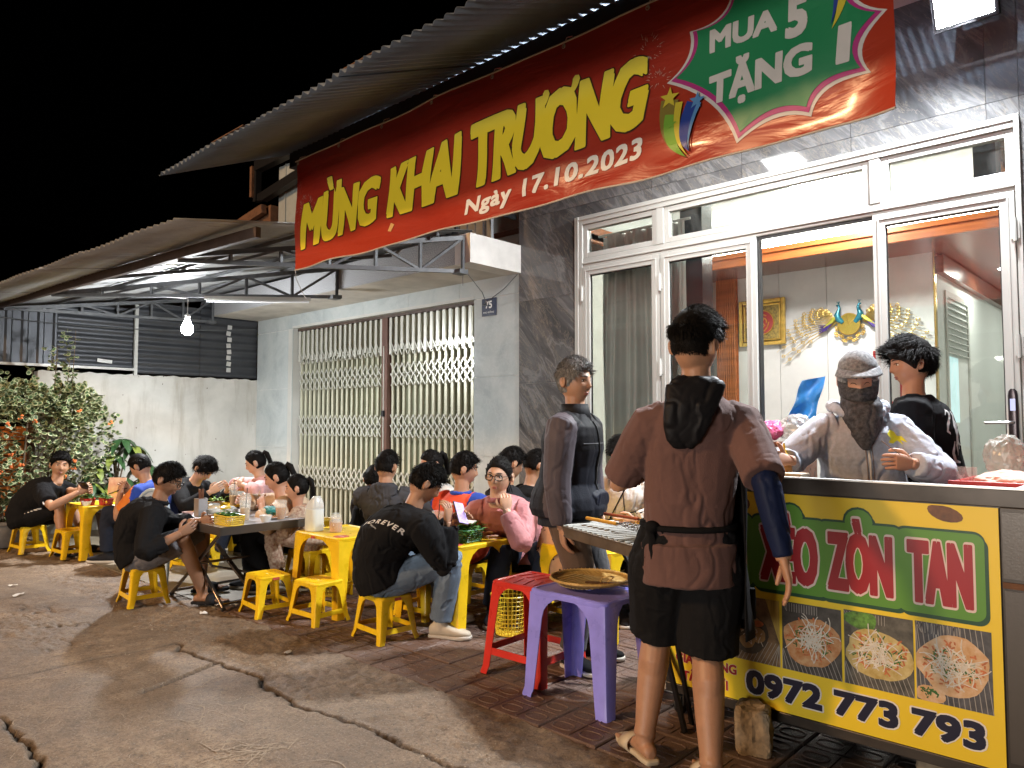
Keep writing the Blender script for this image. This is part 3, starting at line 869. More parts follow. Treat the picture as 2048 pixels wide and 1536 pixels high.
for a_, r_ in ((0, .06), (1, .10)):
    b.tube([((r_+.012*math.sin(t*.9+a_))*math.cos(t*.45+a_), -.022, (r_+.012*math.sin(t*.9+a_))*math.sin(t*.45+a_)-.01) for t in range(13)], .008, 6, hint=(0, 1, 0))
b.tube([(-.05, -.022, .05), (-.01, -.022, .09), (.03, -.022, .05), (0, -.022, 0), (.04, -.022, -.04), (-.03, -.022, -.08)], .009, 6, hint=(0, 1, 0))
b.build('emblem', MAT_GOLD, pic)

# peacock wall clock
pk = thing('peacock_wall_clock', 'gilt wall clock held between two blue-necked peacocks with fanned tails', 'wall clock', (-3.04, 9.27, 2.48))
b = MB(); b.prism([(.125*math.cos(t*math.pi/20), -.045, .125*math.sin(t*math.pi/20)) for t in range(40)], (0, -.012, 0)); b.build('dial', mat('brushed_gold_dial', (.55, .42, .10), .25, 1, .3, 2), pk)
b = MB(); b.tube([(.128*math.cos(t*math.pi/20), -.055, .128*math.sin(t*math.pi/20)) for t in range(40)], .007, 6, closed=True, hint=(0, 1, 0))
b.bar((0, -.062, 0), (.06, -.062, .05), .008, .003, (0, 1, 0)); b.bar((0, -.062, 0), (-.02, -.062, .085), .006, .003, (0, 1, 0)); b.build('hands', MAT_GOLD, pk)
MAT_GOLDB = mat('pale_gilt', (.62, .44, .14), .3, .75, .2, 20)
MAT_BLUE = mat('peacock_blue_enamel', (.02, .16, .22), .25, .3, .2, 15)
MAT_VIO = mat('violet_enamel', (.07, .04, .22), .3, .3)
MAT_GRN = mat('yellow_green_enamel', (.42, .42, .06), .3, .3)
rnd.seed(11)
for sgn in (-1, 1):
    def P(x, z, y=-.04): return (sgn*x, y, z)
    b = MB(); b.tube([P(.07, .02), P(.12, .07, -.05), P(.135, .12, -.055), P(.12, .16, -.055), P(.105, .20, -.05), P(.12, .235, -.05), P(.145, .235, -.05)], [.03, .042, .036, .024, .016, .018, .006], 8, hint=(0, 1, 0))
    for k in range(3): b.tube([P(.118, .25), P(.105+.018*k, .285)], [.002, .005], 5)
    b.build('peacock_body', MAT_BLUE, pk, smooth=60)
    b = MB()
    for k in range(6): b.tube([P(.13+.01*k, .10-.01*k, -.06), P(.20+.02*k, .075-.02*k, -.06)], [.018, .006], 6)
    b.build('wing', MAT_GRN, pk, smooth=60)
    b = MB()
    for k in range(5): b.tube([P(.20, .03, -.05), P(.27, .0-.012*k, -.055), P(.36, .01-.025*k, -.05)], [.012, .013, .003], 6)
    b.build('wing_tip', MAT_VIO, pk, smooth=60)
    b = MB()
    for k in range(15):                     # tail plumes fanning outward
        a = R(62-k*5.6); L_ = .26+.034*k if k < 13 else .62
        p0 = V(P(.15, .03, -.02)); tip = (sgn*(.15+L_*math.cos(a)*1.08), -.03, .02+L_*math.sin(a)*.80-.0045*k*k*.35)
        mid = ((p0.x+tip[0])/2, -.04, (p0.z+tip[2])/2+.03)
        b.tube([p0, mid, tip], [.004, .005, .003], 5)
        for s_ in ([.62, .8, 1] if k % 2 else [.5, .72, .9]):
            q = p0.lerp(V(tip), s_); q.z += .02*(1-s_)*2
            b.tube([(q.x+.020*math.cos(t*math.pi/4), -.045, q.z+.017*math.sin(t*math.pi/4)) for t in range(8)], .006, 5, closed=True, hint=(0, 1, 0))
        for s_ in (.3, .45, .6, .75, .9):
            q = p0.lerp(V(tip), s_)
            b.bar(q, (q.x+sgn*.018, -.03, q.z-.03), .003, .003)
        b.bar(tip, (tip[0]+sgn*.03, -.03, tip[2]-.012+rnd.uniform(-.02, .02)), .004, .003)
    b.build('tail', MAT_GOLDB, pk, smooth=60)
    b = MB()
    for k in range(9):
        a = R(190+k*19) if sgn < 0 else R(-10-k*19)
        r_ = .17+.035*(k % 2); cx, cz = r_*math.cos(a)*.9, r_*math.sin(a)
        for t in range(5): b.ball((cx+.014*math.cos(t*1.257), -.035, cz+.014*math.sin(t*1.257)), (.010, .006, .010), 6, 4)
    b.build('blossoms', MAT_GOLD, pk, smooth=60)

# ================================================================== UPPER AWNING (corrugated)
aw = thing('upper_awning', 'corrugated metal awning jutting over the red banner above the shop front', 'awning', (-6.25, 3.6, 3.7))
MAT_AWN = node_mat('dim_zinc_sheet', lambda N, L, b: m_sheet(N, L, b, (.19, .235, .30), .6, .76))
def corr_sheet(x0, x1, yo, yi, zf, pitch=.083, amp=.019, par=aw, m_=MAT_SHEET, jag=.25):
    """yo, yi: outer and inner edge as functions of x; zf(x, y): height. Profile: steep flank, long flank"""
    b = MB(); n = int((x1-x0)/pitch*6)+1; rows = 7; vs = []
    for j in range(rows):
        v = j/(rows-1)
        for i in range(n+1):
            x = x0+(x1-x0)*i/n; u = (x/pitch) % 1.0
            prof = (u/.22*2-1) if u < .22 else (1-(u-.22)/.78*2)
            y = yo(x)+(yi(x)-yo(x))*v+(.012*math.sin(x*5+x0) if j == 0 else 0)
            vs.append((x, y, zf(x, y)+amp*prof*(1 if j else 1+jag*math.sin(x*3))))
    b.add(vs, [(j*(n+1)+i, j*(n+1)+i+1, (j+1)*(n+1)+i+1, (j+1)*(n+1)+i) for j in range(rows-1) for i in range(n)])
    o = b.build('roof_sheet', m_, par, world=True, smooth=22)
    md = o.modifiers.new('thickness', 'SOLIDIFY'); md.thickness = .0012
    return o
az = lambda x, y: 3.35+(y-2.43)*.42
k = 0; x = -6.25
while x < 1.6:
    dz = .005 if k % 2 else 0
    corr_sheet(x, min(x+.92, 1.7), lambda x: 2.43, lambda x: 6.69, lambda x, y: az(x, y)+dz, m_=MAT_AWN); x += .84; k += 1
b = MB()
for yy in (4.5, 5.6, 6.55): b.bx(-6.2, 1.6, yy-.02, yy+.02, az(0, yy)-.10, az(0, yy)-.02)
b.bx(-6.2, 1.6, 3.60, 3.66, 3.69, 3.835)
b.build('purlin', MAT_BLACKST, aw, world=True)
for xx in (-6.15,):
    b = MB(); b.bar((xx, 3.62, 3.75), (xx, 6.68, 3.85), .04, .06); b.build('bracket', MAT_BLACKST, aw, world=True)
b = MB(); b.box((-5.2, 2.55, 3.43), (.5, .10, .006)); b.box((-3.55, 2.52, 3.415), (.32, .07, .006)); b.build('rust_patch', MAT_RUST, aw, world=True)
aw.location = (-4.9375, 2.844, 3.196); aw.scale = (.79, .79, .79)
# ================================================================== LEFT CANOPY
cn = thing('metal_canopy', 'low grey metal canopy on light trusses over the diners left of the gate', 'canopy', (-7.4, 2.2, 2.6))
eo = lambda x: 1.99+.078*(x+4.85)
ef = lambda x: 2.55+.077*(x+4.85)
zr = lambda y: 3.04-.163*(4.62-y)
x = -11.4; k = 0
while x < -4.95:
    dz = .004 if k % 2 else 0
    corr_sheet(x, min(x+.92, -4.85), eo, lambda x: 4.72, lambda x, y: zr(y)+.012+dz, par=cn, m_=MAT_SHEET2, amp=.013)
    x += .84; k += 1
b = MB(); b.bar((-11.4, ef(-11.4), 2.635), (-4.80, ef(-4.80), 2.635), .04, .075); b.build('eave_beam', MAT_BROWNBEAM, cn, world=True)
for d_ in (.55, 1.2, 1.75):
    b = MB(); b.bar((-11.4, ef(-11.4)+d_, zr(ef(-11.4)+d_)-.022), (-4.88, ef(-4.88)+d_, zr(ef(-4.88)+d_)-.022), .03, .03); b.build('purlin', MAT_STEEL, cn, world=True)
for (xa, xb) in ((-5.96, -4.86), (-8.5, -6.86), (-9.88, -9.82), (-7.3, -5.9)):
    b = MB(); A = V((xa, ef(xa)+.02, 0)); B = V((xb, 4.58, 0))
    def P_(t, top): q = A.lerp(B, t); q.z = (zr(q.y)-.055 if top else 2.595+.075*t); return q
    if xa == -7.3:
        b.bar(P_(0, 1), P_(1, 1), .025, .03); b.build('rafter', MAT_STEEL, cn, world=True); continue
    b.bar(P_(0, 1), P_(1, 1), .03, .04); b.bar(P_(0, 0), P_(1.02, 0), .03, .035)
    for i in range(1, 7): b.bar(P_(i/6, 0), P_(i/6, 1), .025, .025, (0, 1, 0))
    for i in range(1, 6):
        a_, c_ = (i/6, (i+1)/6) if i % 2 else ((i+1)/6, i/6); b.bar(P_(a_, 0), P_(c_, 1), .022, .022, (1, 0, 0))
    b.bx(xb-.05, xb+.05, 4.50, 4.60, 2.64, 2.68); b.build('truss', MAT_STEEL, cn, world=True)

# boundary wall with sheet metal above
bw = thing('boundary_wall', 'stained white plaster boundary wall topped by dark corrugated sheeting', 'wall', (-9.95, 4.0, 0))
b = MB(); n = 60
top_ = [(-9.9, 2.55+2.74*i/n, 1.905+.008*math.sin(i*1.7)+.006*math.sin(i*.6)) for i in range(n+1)]
vs = [(-9.9, y, 0) for _, y, z in top_]+[(x, y, z) for x, y, z in top_]+[(-10.05, y, z) for x, y, z in top_]
b.add(vs, [(i, i+1, n+2+i, n+1+i) for i in range(n)]+[(n+1+i, n+2+i, 2*n+3+i, 2*n+2+i) for i in range(n)])
b.bx(-10.05, -9.901, 2.55, 2.56, 0, 1.9)
b.build('wall', MAT_WALL, bw, world=True)
def wallcorr(y0, y1, z0, z1, vert, xx=-9.93, pitch=.11, amp=.012):
    b = MB()
    if vert:
        n = int((y1-y0)/pitch*8); vs = [(xx+amp*(1 if math.sin(2*math.pi*i/8) > .3 else 0), y0+(y1-y0)*i/n, z) for z in (z0, z1) for i in range(n+1)]
        b.add(vs, [(i, i+1, n+2+i, n+1+i) for i in range(n)])
    else:
        n = int((z1-z0)/pitch*8); vs = [(xx+amp*math.sin(2*math.pi*i/8), y, z0+(z1-z0)*i/n) for y in (y0, y1) for i in range(n+1)]
        b.add(vs, [(i, i+1, n+2+i, n+1+i) for i in range(n)])
    o = b.build('corrugated_sheet', MAT_DARKSHEET, bw, world=True, smooth=50)
wallcorr(3.64, 4.46, 1.93, 2.85, False); wallcorr(4.465, 5.29, 1.93, 2.95, False); wallcorr(2.75, 3.6, 1.98, 2.75, False, -9.94)
wallcorr(.6, 2.73, 1.98, 2.6, True, -9.92, .16, .03)
b = MB(); b.bx(-9.91, -9.87, 3.60, 3.64, 1.9, 2.8); b.build('post', MAT_ALU, bw, world=True)
b = MB(); b.bx(-9.91, -9.87, .6, 3.6, 1.955, 1.985); b.build('rail', MAT_ALU, bw, world=True)
b = MB()
for k in range(8): b.box((-9.905, 4.86+.01*math.sin(k*3), 2.03+k*.085), (.008, .06, .06), Matrix.Rotation(R(8*math.sin(k*5)), 3, 'X'))
b.build('sticker_strip', mat('grey_paper_squares', (.45, .45, .43), .8), bw, world=True)
b = MB(); b.box((-9.915, 3.27, 2.06), (.006, .17, .045), Matrix.Rotation(R(-5), 3, 'X')); b.build('sticker', mat('white_paper', (.6, .6, .58), .8), bw, world=True)
# orange metal gate glimpsed behind the bush
og = thing('orange_gate', 'orange painted metal gate showing through the bush at left', 'gate', (-9.93, 1.9, 0))
b = MB(); 
for k in range(6): b.bx(-9.96, -9.93, .6, 2.53, .25+k*.17, .25+k*.17+.155)
b.build('board', mat('orange_gate_paint', (.75, .22, .03), .5, 0, .2, 6), og, world=True)
b = MB(); b.bx(-9.955, -9.92, 1.62, 1.68, 0, 1.4); b.bx(-9.955, -9.92, 2.47, 2.53, 0, 1.4); b.bx(-9.955, -9.92, .6, .66, 0, 1.4); b.build('gate_frame', MAT_RUST, og, world=True)

# roof-top sign box behind the banner
sb = thing('sign_box', 'pale sheet metal sign box with rusty bracket on the roof left of the banner', 'sign box', (-7.3, 4.3, 3.1))
b = MB(); b.bx(-7.45, -6.2, 4.2, 4.24, 3.38, 4.15); 
for k in range(4): b.bx(-7.30+k*.3, -7.285+k*.3, 4.185, 4.2, 3.38, 4.15)
b.build('panel', mat('pale_sheet', (.42, .46, .46), .5, .3, .1, 5), sb, world=True)
b = MB(); b.bar((-7.75, 4.1, 4.2), (-6.2, 4.1, 4.22), .09, .11); b.bar((-7.6, 4.1, 3.82), (-6.2, 4.1, 3.98), .08, .10); b.bar((-7.75, 4.1, 3.80), (-7.75, 4.1, 4.2), .07, .06); b.bx(-7.75, -7.5, 4.08, 4.14, 3.80, 3.88)
b.build('bracket', MAT_BLACKST, sb, world=True)
b = MB(); b.bar((-8.1, 4.05, 3.58), (-7.5, 4.05, 3.66), .06, .10); b.box((-7.62, 4.16, 3.60), (.32, .1, .22)); b.bar((-7.78, 4.06, 3.85), (-7.78, 4.06, 4.2), .05, .05); b.build('rusty_block', MAT_RUST, sb, world=True)
b = MB(); b.bx(-7.8, -7.47, 4.2, 4.3, 3.10, 3.49); b.build('orange_block', mat('plain_orange', (.55, .22, .04), .6), sb, world=True)  # small plain orange block at the left foot of the panel
# black frame and ribbed sheet by the marble
rs = thing('ribbed_panel', 'upright ribbed grey sheet panel above the slab end beside the marble', 'panel', (-5.1, 4.9, 3.02))
b = MB()
for k in range(6): b.bx(-5.46+k*.11, -5.46+k*.11+.10, 4.9, 4.92, 3.022, 3.7); b.bx(-5.36+k*.11, -5.35+k*.11, 4.885, 4.92, 3.022, 3.7)
b.build('rib', mat('grey_ribbed_sheet', (.25, .26, .27), .5, .4, .15, 5), rs, world=True)
b = MB(); frame_box(b, -5.55, -4.92, 3.03, 3.6, .03, 4.55, 4.58); b.build('sign_frame', MAT_BLACKST, rs, world=True)
# ================================================================== LAMPS
fl = thing('floodlight', 'glaring white LED floodlight fixed high on the marble above the shop doors', 'floodlight', (-.94, 4.98, 3.80))
b = MB(); b.box((0, 0, 0), (.34, .06, .24)); b.bar((-.12, .03, 0), (-.12, .31, .02), .03, .02); b.bar((.12, .03, 0), (.12, .31, .02), .03, .02)
hs = b.build('housing', MAT_BLACKST, fl); hs.rotation_euler = (R(22), 0, 0)
b = MB(); b.quad((-.15, -.034, -.10), (.15, -.034, -.10), (.15, -.034, .10), (-.15, -.034, .10)); q = b.build('lit_panel', mat('flood_led', (1, 1, 1), .5, 0, 0, emit=(.86, .93, 1), estr=60), fl); q.rotation_euler = (R(22), 0, 0)
area('flood_beam', (-.94, 4.93, 3.78), (-2.6, 1.6, .6), .28, 400, (.92, .96, 1.0), sy=.2)
# second LED lamp under the awning, behind the banner: its mirror image shows in the polished marble
ul = thing('awning_lamp', 'square white LED lamp under the awning hidden behind the banner', 'lamp', (-2.62, 4.2, 3.62))
b = MB(); b.bx(-.17, .17, -.17, .17, 0, .03); b.bar((0, 0, .03), (0, 0, .24), .02, .02); b.build('casing', MAT_ALU, ul)
b = MB(); b.quad((-.15, -.15, -.002), (-.15, .15, -.002), (.15, .15, -.002), (.15, -.15, -.002)); b.build('lit_panel', mat('awning_led', (1, 1, 1), .5, 0, 0, emit=(1, 1, .97), estr=40), ul)
area('awning_glow', (-2.62, 4.2, 3.60), (-2.62, 4.9, 0), .3, 42, (1, .99, .95))
bl = thing('light_bulb', 'bare white glowing bulb hanging on a wire from the canopy truss', 'light bulb', (-7.74, 3.34, 2.29))
b = MB(); b.lathe([(0, -.075), (.03, -.07), (.055, -.045), (.06, -.01), (.05, .03), (.03, .06), (.028, .075)], 20); b.build('bulb', mat('lit_bulb', (1, 1, 1), .5, 0, 0, emit=(.95, .98, 1), estr=700), bl, smooth=80)
b = MB(); b.lathe([(.028, .075), (.03, .08), (.03, .13), (.012, .15), (0, .15)], 14); b.build('socket', MAT_ALU, bl)
b = MB(); b.tube([(0, 0, .15), (0, 0, .22), (.006, 0, .29), (0, .0, .33)], .0035, 6); b.tube([(0, 0, .31), (-.25, -.35, .33), (-.9, -1.0, .40)], .0035, 6); b.build('cord', mat('white_cable', (.6, .6, .58), .5, 0, 0), bl)
area('bulb_glow', (-7.74, 3.34, 2.18), (-7.74, 3.34, 0), .08, 75, (.97, .98, 1))
tb = thing('fluorescent_tube', 'unlit fluorescent tube batten hung along the canopy truss above the bulb', 'tube light', (-7.62, 3.46, 2.61))
b = MB(); b.bar((0, 0, 0), (.62, .885, .02), .035, .035); b.build('batten', MAT_ALU, tb)
b = MB(); b.tube([(.01, .02, -.03), (.61, .87, -.01)], .013, 10); b.build('tube', mat('unlit_tube_glass', (.75, .78, .8), .2, 0, 0), tb, smooth=60)
# street lamp behind the photographer
st = thing('street_lamp', 'orange sodium street lamp on a grey pole across the road', 'street lamp', (-6.5, -8.5, 0))
b = MB(); b.tube([(0, 0, -.05), (0, 0, 6.3), (0, .3, 6.75), (0, 1.0, 6.95)], [.09, .06, .05, .04], 12); b.build('pole', MAT_STEEL, st, smooth=60)
b = MB(); b.rings([((0, .8+t*.2, 6.97), (.05+.1*math.sin(t*1.2+.5), 0, 0), (0, 0, .05)) for t in range(4)], 12); b.build('lamp_head', MAT_STEEL, st, smooth=60)
b = MB(); b.box((0, 1.1, 6.90), (.2, .4, .02)); b.build('lens', mat('sodium_lens', (1, .6, .2), .5, 0, 0, emit=(1, .55, .2), estr=40), st)
area('sodium_glow', (-6.5, -7.4, 6.86), (-4.4, 2.2, 0), .9, 820, (1, .60, .30))
# unseen shopfront added across the road as soft fill for the front
op = thing('added_shopfront', 'unseen shopfront added across the road behind the photographer as front fill light', 'shop', (-1.5, -12.5, 0))
b = MB(); b.bx(-7, 4, -16, -12.6, 0, 5); b.build('wall', MAT_WHITEP, op, world=True)
b = MB(); b.bx(-5.2, 2.2, -12.6, -12.55, 3.05, 3.7); b.build('sign_board', MAT_BAN if False else MAT_RUST, op, world=True)
b = MB(); b.quad((-5, -12.54, .3), (2, -12.54, .3), (2, -12.54, 2.95), (-5, -12.54, 2.95)); b.build('fill_panel', mat('fill_panel_light', (1, 1, 1), .5, 0, 0, emit=(1, .93, .82), estr=1.2), op, world=True)
area('front_fill_light', (-1.5, -12.4, 1.9), (-3, 3, 1.4), 6.5, 860, (1, .95, .88), sy=2.4)

# ================================================================== BANNER
ban = thing('grand_opening_banner', 'long red grand opening banner with yellow lettering and green burst under the awning', 'banner', (-3.47, 3.55, 3.18))
BX0, BX1, BZ0, BZ1 = -6.0, -.93, 2.685, 3.695
def ban_y(x, z):
    v = (z-BZ0)/(BZ1-BZ0)
    y = 3.55+.010*math.sin(x*2.3+1)+.006*math.sin(x*7.1+z*9)+.007*(1-v)*math.sin(x*4.1-z*11)
    y += .010*math.exp(-((z-BZ0-.10-.05*math.sin(x*1.7))/.05)**2)*math.sin(x*5+2)
    y -= .006*math.exp(-((z-3.60-.02*math.sin(x*3))/.035)**2)
    if x > -1.16: y -= (x+1.16)**2*.9
    return y
def ban_edge(x, top):
    return BZ1+.006*math.sin(x*4.5) if top else BZ0+.012*math.sin((x+6)*math.pi/1.27)**2+.004*math.sin(x*9)
def m_banner(N, L, b):
    p = geo_pos(N); sx = N.new('ShaderNodeSeparateXYZ'); L.new(p, sx.inputs[0])
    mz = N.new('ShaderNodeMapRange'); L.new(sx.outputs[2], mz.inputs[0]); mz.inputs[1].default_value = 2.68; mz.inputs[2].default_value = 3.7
    c = ramp(N, L, mz.outputs[0], [(0, (.40, .042, .018)), (.35, (.32, .026, .016)), (1, (.22, .015, .013))])  # red print gradient; its darker top partly has shade put into the colour
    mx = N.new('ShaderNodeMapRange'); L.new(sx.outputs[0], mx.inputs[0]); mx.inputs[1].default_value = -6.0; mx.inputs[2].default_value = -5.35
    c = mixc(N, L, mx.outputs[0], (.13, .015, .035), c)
    n = noise_n(N, L, p, 1.3, 3)
    c = mixc(N, L, ramp(N, L, n, [(.4, (.0, .0, .0)), (.7, (.5, .5, .5))]), c, (.25, .012, .012))
    L.new(c, b.inputs['Base Color']); b.inputs['Roughness'].default_value = .30
    b.inputs['Coat Weight'].default_value = .3; b.inputs['Coat Roughness'].default_value = .15
    n2 = noise_n(N, L, mapping(N, L, p, (1.2, 1, 5), (0, R(12), 0)), 2.2, 4, .5, .8); bumpn(N, L, b, n2, .5, .02)
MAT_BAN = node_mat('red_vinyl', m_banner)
nxb, nzb = 220, 26
vs = []
for j in range(nzb+1):
    for i in range(nxb+1):
        x = BX0+(BX1-BX0)*i/nxb; a, c = ban_edge(x, False), ban_edge(x, True)
        z = a+(c-a)*j/nzb; xx = x+(.03*(j/nzb)-.0 if i < 3 else 0)
        vs.append((xx, ban_y(x, z), z))
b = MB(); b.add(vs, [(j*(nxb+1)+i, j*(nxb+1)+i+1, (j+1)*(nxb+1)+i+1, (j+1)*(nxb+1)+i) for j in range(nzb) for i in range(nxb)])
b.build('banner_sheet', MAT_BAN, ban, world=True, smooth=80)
b = MB()
for top in (False, True):
    pts = [(BX0+(BX1-BX0)*i/120, ban_y(BX0+(BX1-BX0)*i/120, ban_edge(BX0+(BX1-BX0)*i/120, top))-.002, ban_edge(BX0+(BX1-BX0)*i/120, top)) for i in range(121)]
    b.tube(pts, .006, 6)
b.build('hem', mat('pale_vinyl_back', (.5, .45, .40), .5), ban, world=True, smooth=80)
def print_on(name, pts2, faces, mt, lift, par=ban, yfun=ban_y, cut=.06, label=None, cutz=True):
    """flat print laid on the banner: long faces are cut so that they follow its waves"""
    bm = bmesh.new(); vv = [bm.verts.new((p[0], p[2] if len(p) > 2 else 0, p[1])) for p in pts2]
    for f in faces:
        try: bm.faces.new([vv[i] for i in f])
        except Exception: pass
    xs_ = [p[0] for p in pts2]; zs_ = [p[1] for p in pts2]
    if cut:
        x = math.ceil(min(xs_)/cut)*cut
        while x < max(xs_):
            bmesh.ops.bisect_plane(bm, geom=bm.verts[:]+bm.edges[:]+bm.faces[:], plane_co=(x, 0, 0), plane_no=(1, 0, 0)); x += cut
        z = math.ceil(min(zs_)/.06)*.06
        while z < max(zs_) and cutz:
            bmesh.ops.bisect_plane(bm, geom=bm.verts[:]+bm.edges[:]+bm.faces[:], plane_co=(0, 0, z), plane_no=(0, 0, 1)); z += .06
    for v in bm.verts: v.co.y = yfun(v.co.x, v.co.z)-lift-v.co.y
    for v in bm.verts: v.co -= par.location
    me = bpy.data.meshes.new(name); bm.to_mesh(me); bm.free(); me.materials.append(mt)
    o = bpy.data.objects.new(name, me); COL.objects.link(o); o.parent = par
    if label: o['label'] = label
    return o
def m_gold(N, L, b):
    p = geo_pos(N); sx = N.new('ShaderNodeSeparateXYZ'); L.new(p, sx.inputs[0])
    mz = N.new('ShaderNodeMapRange'); L.new(sx.outputs[2], mz.inputs[0]); mz.inputs[1].default_value = 2.85; mz.inputs[2].default_value = 3.42
    c = ramp(N, L, mz.outputs[0], [(0, (.88, .70, .04)), (.3, (.80, .74, .12)), (.6, (.70, .70, .26)), (1, (.82, .70, .16))])
    L.new(c, b.inputs['Base Color']); b.inputs['Roughness'].default_value = .35
MAT_YPR = node_mat('yellow_gradient_print', m_gold)
MAT_DPR = mat('dark_outline_print', (.05, .02, .01), .4, 0, 0)
def bez(p0, p1, p2, n=14): return [((1-t)**2*p0[0]+2*t*(1-t)*p1[0]+t*t*p2[0], (1-t)**2*p0[1]+2*t*(1-t)*p1[1]+t*t*p2[1]) for t in [i/n for i in range(n+1)]]
def arch(word, x0, x1, zb, zt, wav=0):
    for grow, mt, lf in ((.018, MAT_DPR, .003), (0, MAT_YPR, .006)):
        vs, fs = text_fit(word, x0, x1, 0, 1, .044, grow, .18, .93, hz=.42)
        out = []
        for x, u, l in vs:
            a = zb(x); c = zt(x)
            out.append((x+.012*math.sin(u*7+x*9), a+(c-a)*u, l))
        print_on('lettering', out, fs, mt, lf)
zb = lambda x: 2.85+.0385*(x+5.89)+.012*math.sin((x+5.9)*2.2)
zt = lambda x: 3.245+.052*(x+5.89)+.02*math.cos((x+5.6)*2.9)
arch('MỪNG', -5.89, -4.74, zb, zt); arch('KHAI', -4.64, -3.75, zb, zt); arch('TRUONG', -3.66, -2.23, zb, zt)
# horns of the two hooked vowels
for hx, hz_, d_ in ((-3.02, 3.34, 0), (-2.775, 3.36, 0)):
    for sc_, mt, lf in ((1.28, MAT_DPR, .0034), (1.0, MAT_YPR, .0078)):
        w_ = .026*sc_; pts = bez((hx-.055, hz_-.03), (hx+.02, hz_-.005), (hx+.032, hz_+.085), 8); P = []
        for i, (x, z) in enumerate(pts):
            a = pts[min(i+1, 8)]; c = pts[max(0, i-1)]; t = V((a[0]-c[0], a[1]-c[1])).normalized(); ww = w_*(.45+.75*(i/8))*(1 if i < 8 else .45); P += [(x-t.y*ww, z+t.x*ww), (x+t.y*ww, z-t.x*ww)]
        print_on('lettering', P, [(2*i, 2*i+1, 2*i+3, 2*i+2) for i in range(8)], mt, lf)
vs, fs = text_fit('Ngày 17.10.2023', -3.73, -2.28, 0, 1, .035, 0, .15, 1.08, hz=.125)
print_on('lettering', [(x, 2.752+.045*(x+3.73)+u*(.105+.01*(x+3.73)), l) for x, u, l in vs], fs, MAT_WPRINT, .004)
# burst
sp = [(-1.965, 3.43), (-2.12, 3.197), (-1.704, 2.742), (-1.323, 2.776), (-1.041, 2.894), (-.957, 3.147), (-1.12, 3.47), (-1.45, 3.60), (-1.72, 3.56)]
cc = (-1.5, 3.15)
def burst(scale, dx=0, dz=0):
    out = []
    for i in range(len(sp)):
        (x0, z0), (x1, z1) = sp[i], sp[(i+1) % len(sp)]
        mx, mz = (x0+x1)/2, (z0+z1)/2
        k = .30 if i not in (0,) else .22
        mx += (cc[0]-mx)*k; mz += (cc[1]-mz)*k
        for t in range(10):
            s = t/10; a = (1-s)**2; bq = 2*s*(1-s); c = s*s
            out.append((a*x0+bq*mx+c*x1, a*z0+bq*mz+c*z1))
    return [(cc[0]+(x-cc[0])*scale+dx, min(3.685, cc[1]+(z-cc[1])*scale+dz)) for x, z in out]
def fan(pts): 
    n = len(pts); return pts+[cc], [(i, (i+1) % n, n) for i in range(n)]
for scl, mt, lf, dx, dz in ((1.0, mat('white_vinyl_print', (.62, .60, .58), .4, 0, 0), .003, 0, 0), (.955, mat('magenta_print', (.42, .03, .20), .4, 0, 0), .006, 0, .004), (.90, mat('green_print', (.015, .22, .085), .4, 0, 0), .009, .0, .012)):
    p, f = fan(burst(scl, dx, dz)); print_on('burst', p, f, mt, lf)
MAT_GP = mat('grey_white_print', (.62, .60, .58), .4, 0, .06, 6)
def slantext(t, x0, x1, z0, z1, sl=.0, bold=.05, lift=.012, grow=0, mt=None):
    vs, fs = text_fit(t, x0, x1, z0, z1, bold, grow, .05)
    print_on('lettering', [(x, z+sl*(x-x0), l) for x, z, l in vs], fs, mt or MAT_GP, lift)
slantext('MUA', -1.845, -1.475, 3.262, 3.385, -.02); slantext('5', -1.435, -1.325, 3.185, 3.395, 0)
slantext('TẶNG', -1.855, -1.300, 2.985, 3.142, -.01); slantext('1', -1.195, -1.12, 2.978, 3.165, 0)
# stars with tails
def star(cx, cz, r, mt, lf, rot=0):
    p = [(cx+(r if i % 2 == 0 else r*.42)*math.sin(rot+i*math.pi/5), cz+(r if i % 2 == 0 else r*.42)*math.cos(rot+i*math.pi/5)) for i in range(10)]+[(cx, cz)]
    print_on('star', p, [(i, (i+1) % 10, 10) for i in range(10)], mt, lf)
def swoosh(pts, wd, mt, lf):
    n = len(pts); P = []
    for i, (x, z) in enumerate(pts):
        a = pts[min(i+1, n-1)]; c = pts[max(0, i-1)]; t = V((a[0]-c[0], a[1]-c[1])).normalized(); w_ = wd*(1-(i/(n-1))**1.6)
        P += [(x-t.y*w_, z+t.x*w_), (x+t.y*w_, z-t.x*w_)]
    print_on('swoosh', P, [(2*i, 2*i+1, 2*i+3, 2*i+2) for i in range(n-1)], mt, lf)
YG_ = mat('lime_print', (.18, .40, .04), .4, 0, 0); YY_ = mat('yellow_print', (.60, .50, .04), .4, 0, 0); BB_ = mat('blue_print', (.02, .05, .28), .4, 0, 0); LB_ = mat('light_blue_print', (.10, .26, .52), .4, 0, 0); OL_ = mat('olive_print', (.22, .17, .03), .4, 0, 0)
swoosh(bez((-2.095, 3.09), (-2.15, 2.86), (-1.985, 2.735)), .055, OL_, .0145); swoosh(bez((-2.075, 3.0), (-2.12, 2.84), (-1.99, 2.74)), .048, YG_, .016)
swoosh(bez((-2.035, 3.06), (-2.075, 2.86), (-1.975, 2.74)), .022, YY_, .018)
swoosh(bez((-1.945, 3.03), (-2.04, 2.86), (-1.965, 2.76)), .045, BB_, .0185); swoosh(bez((-1.91, 3.02), (-1.985, 2.88), (-1.962, 2.765)), .012, LB_, .020)
star(-2.095, 3.10, .062, YY_, .020, .1); star(-1.925, 3.035, .050, LB_, .022, .15); star(-2.075, 2.945, .030, YG_, .021, .1)
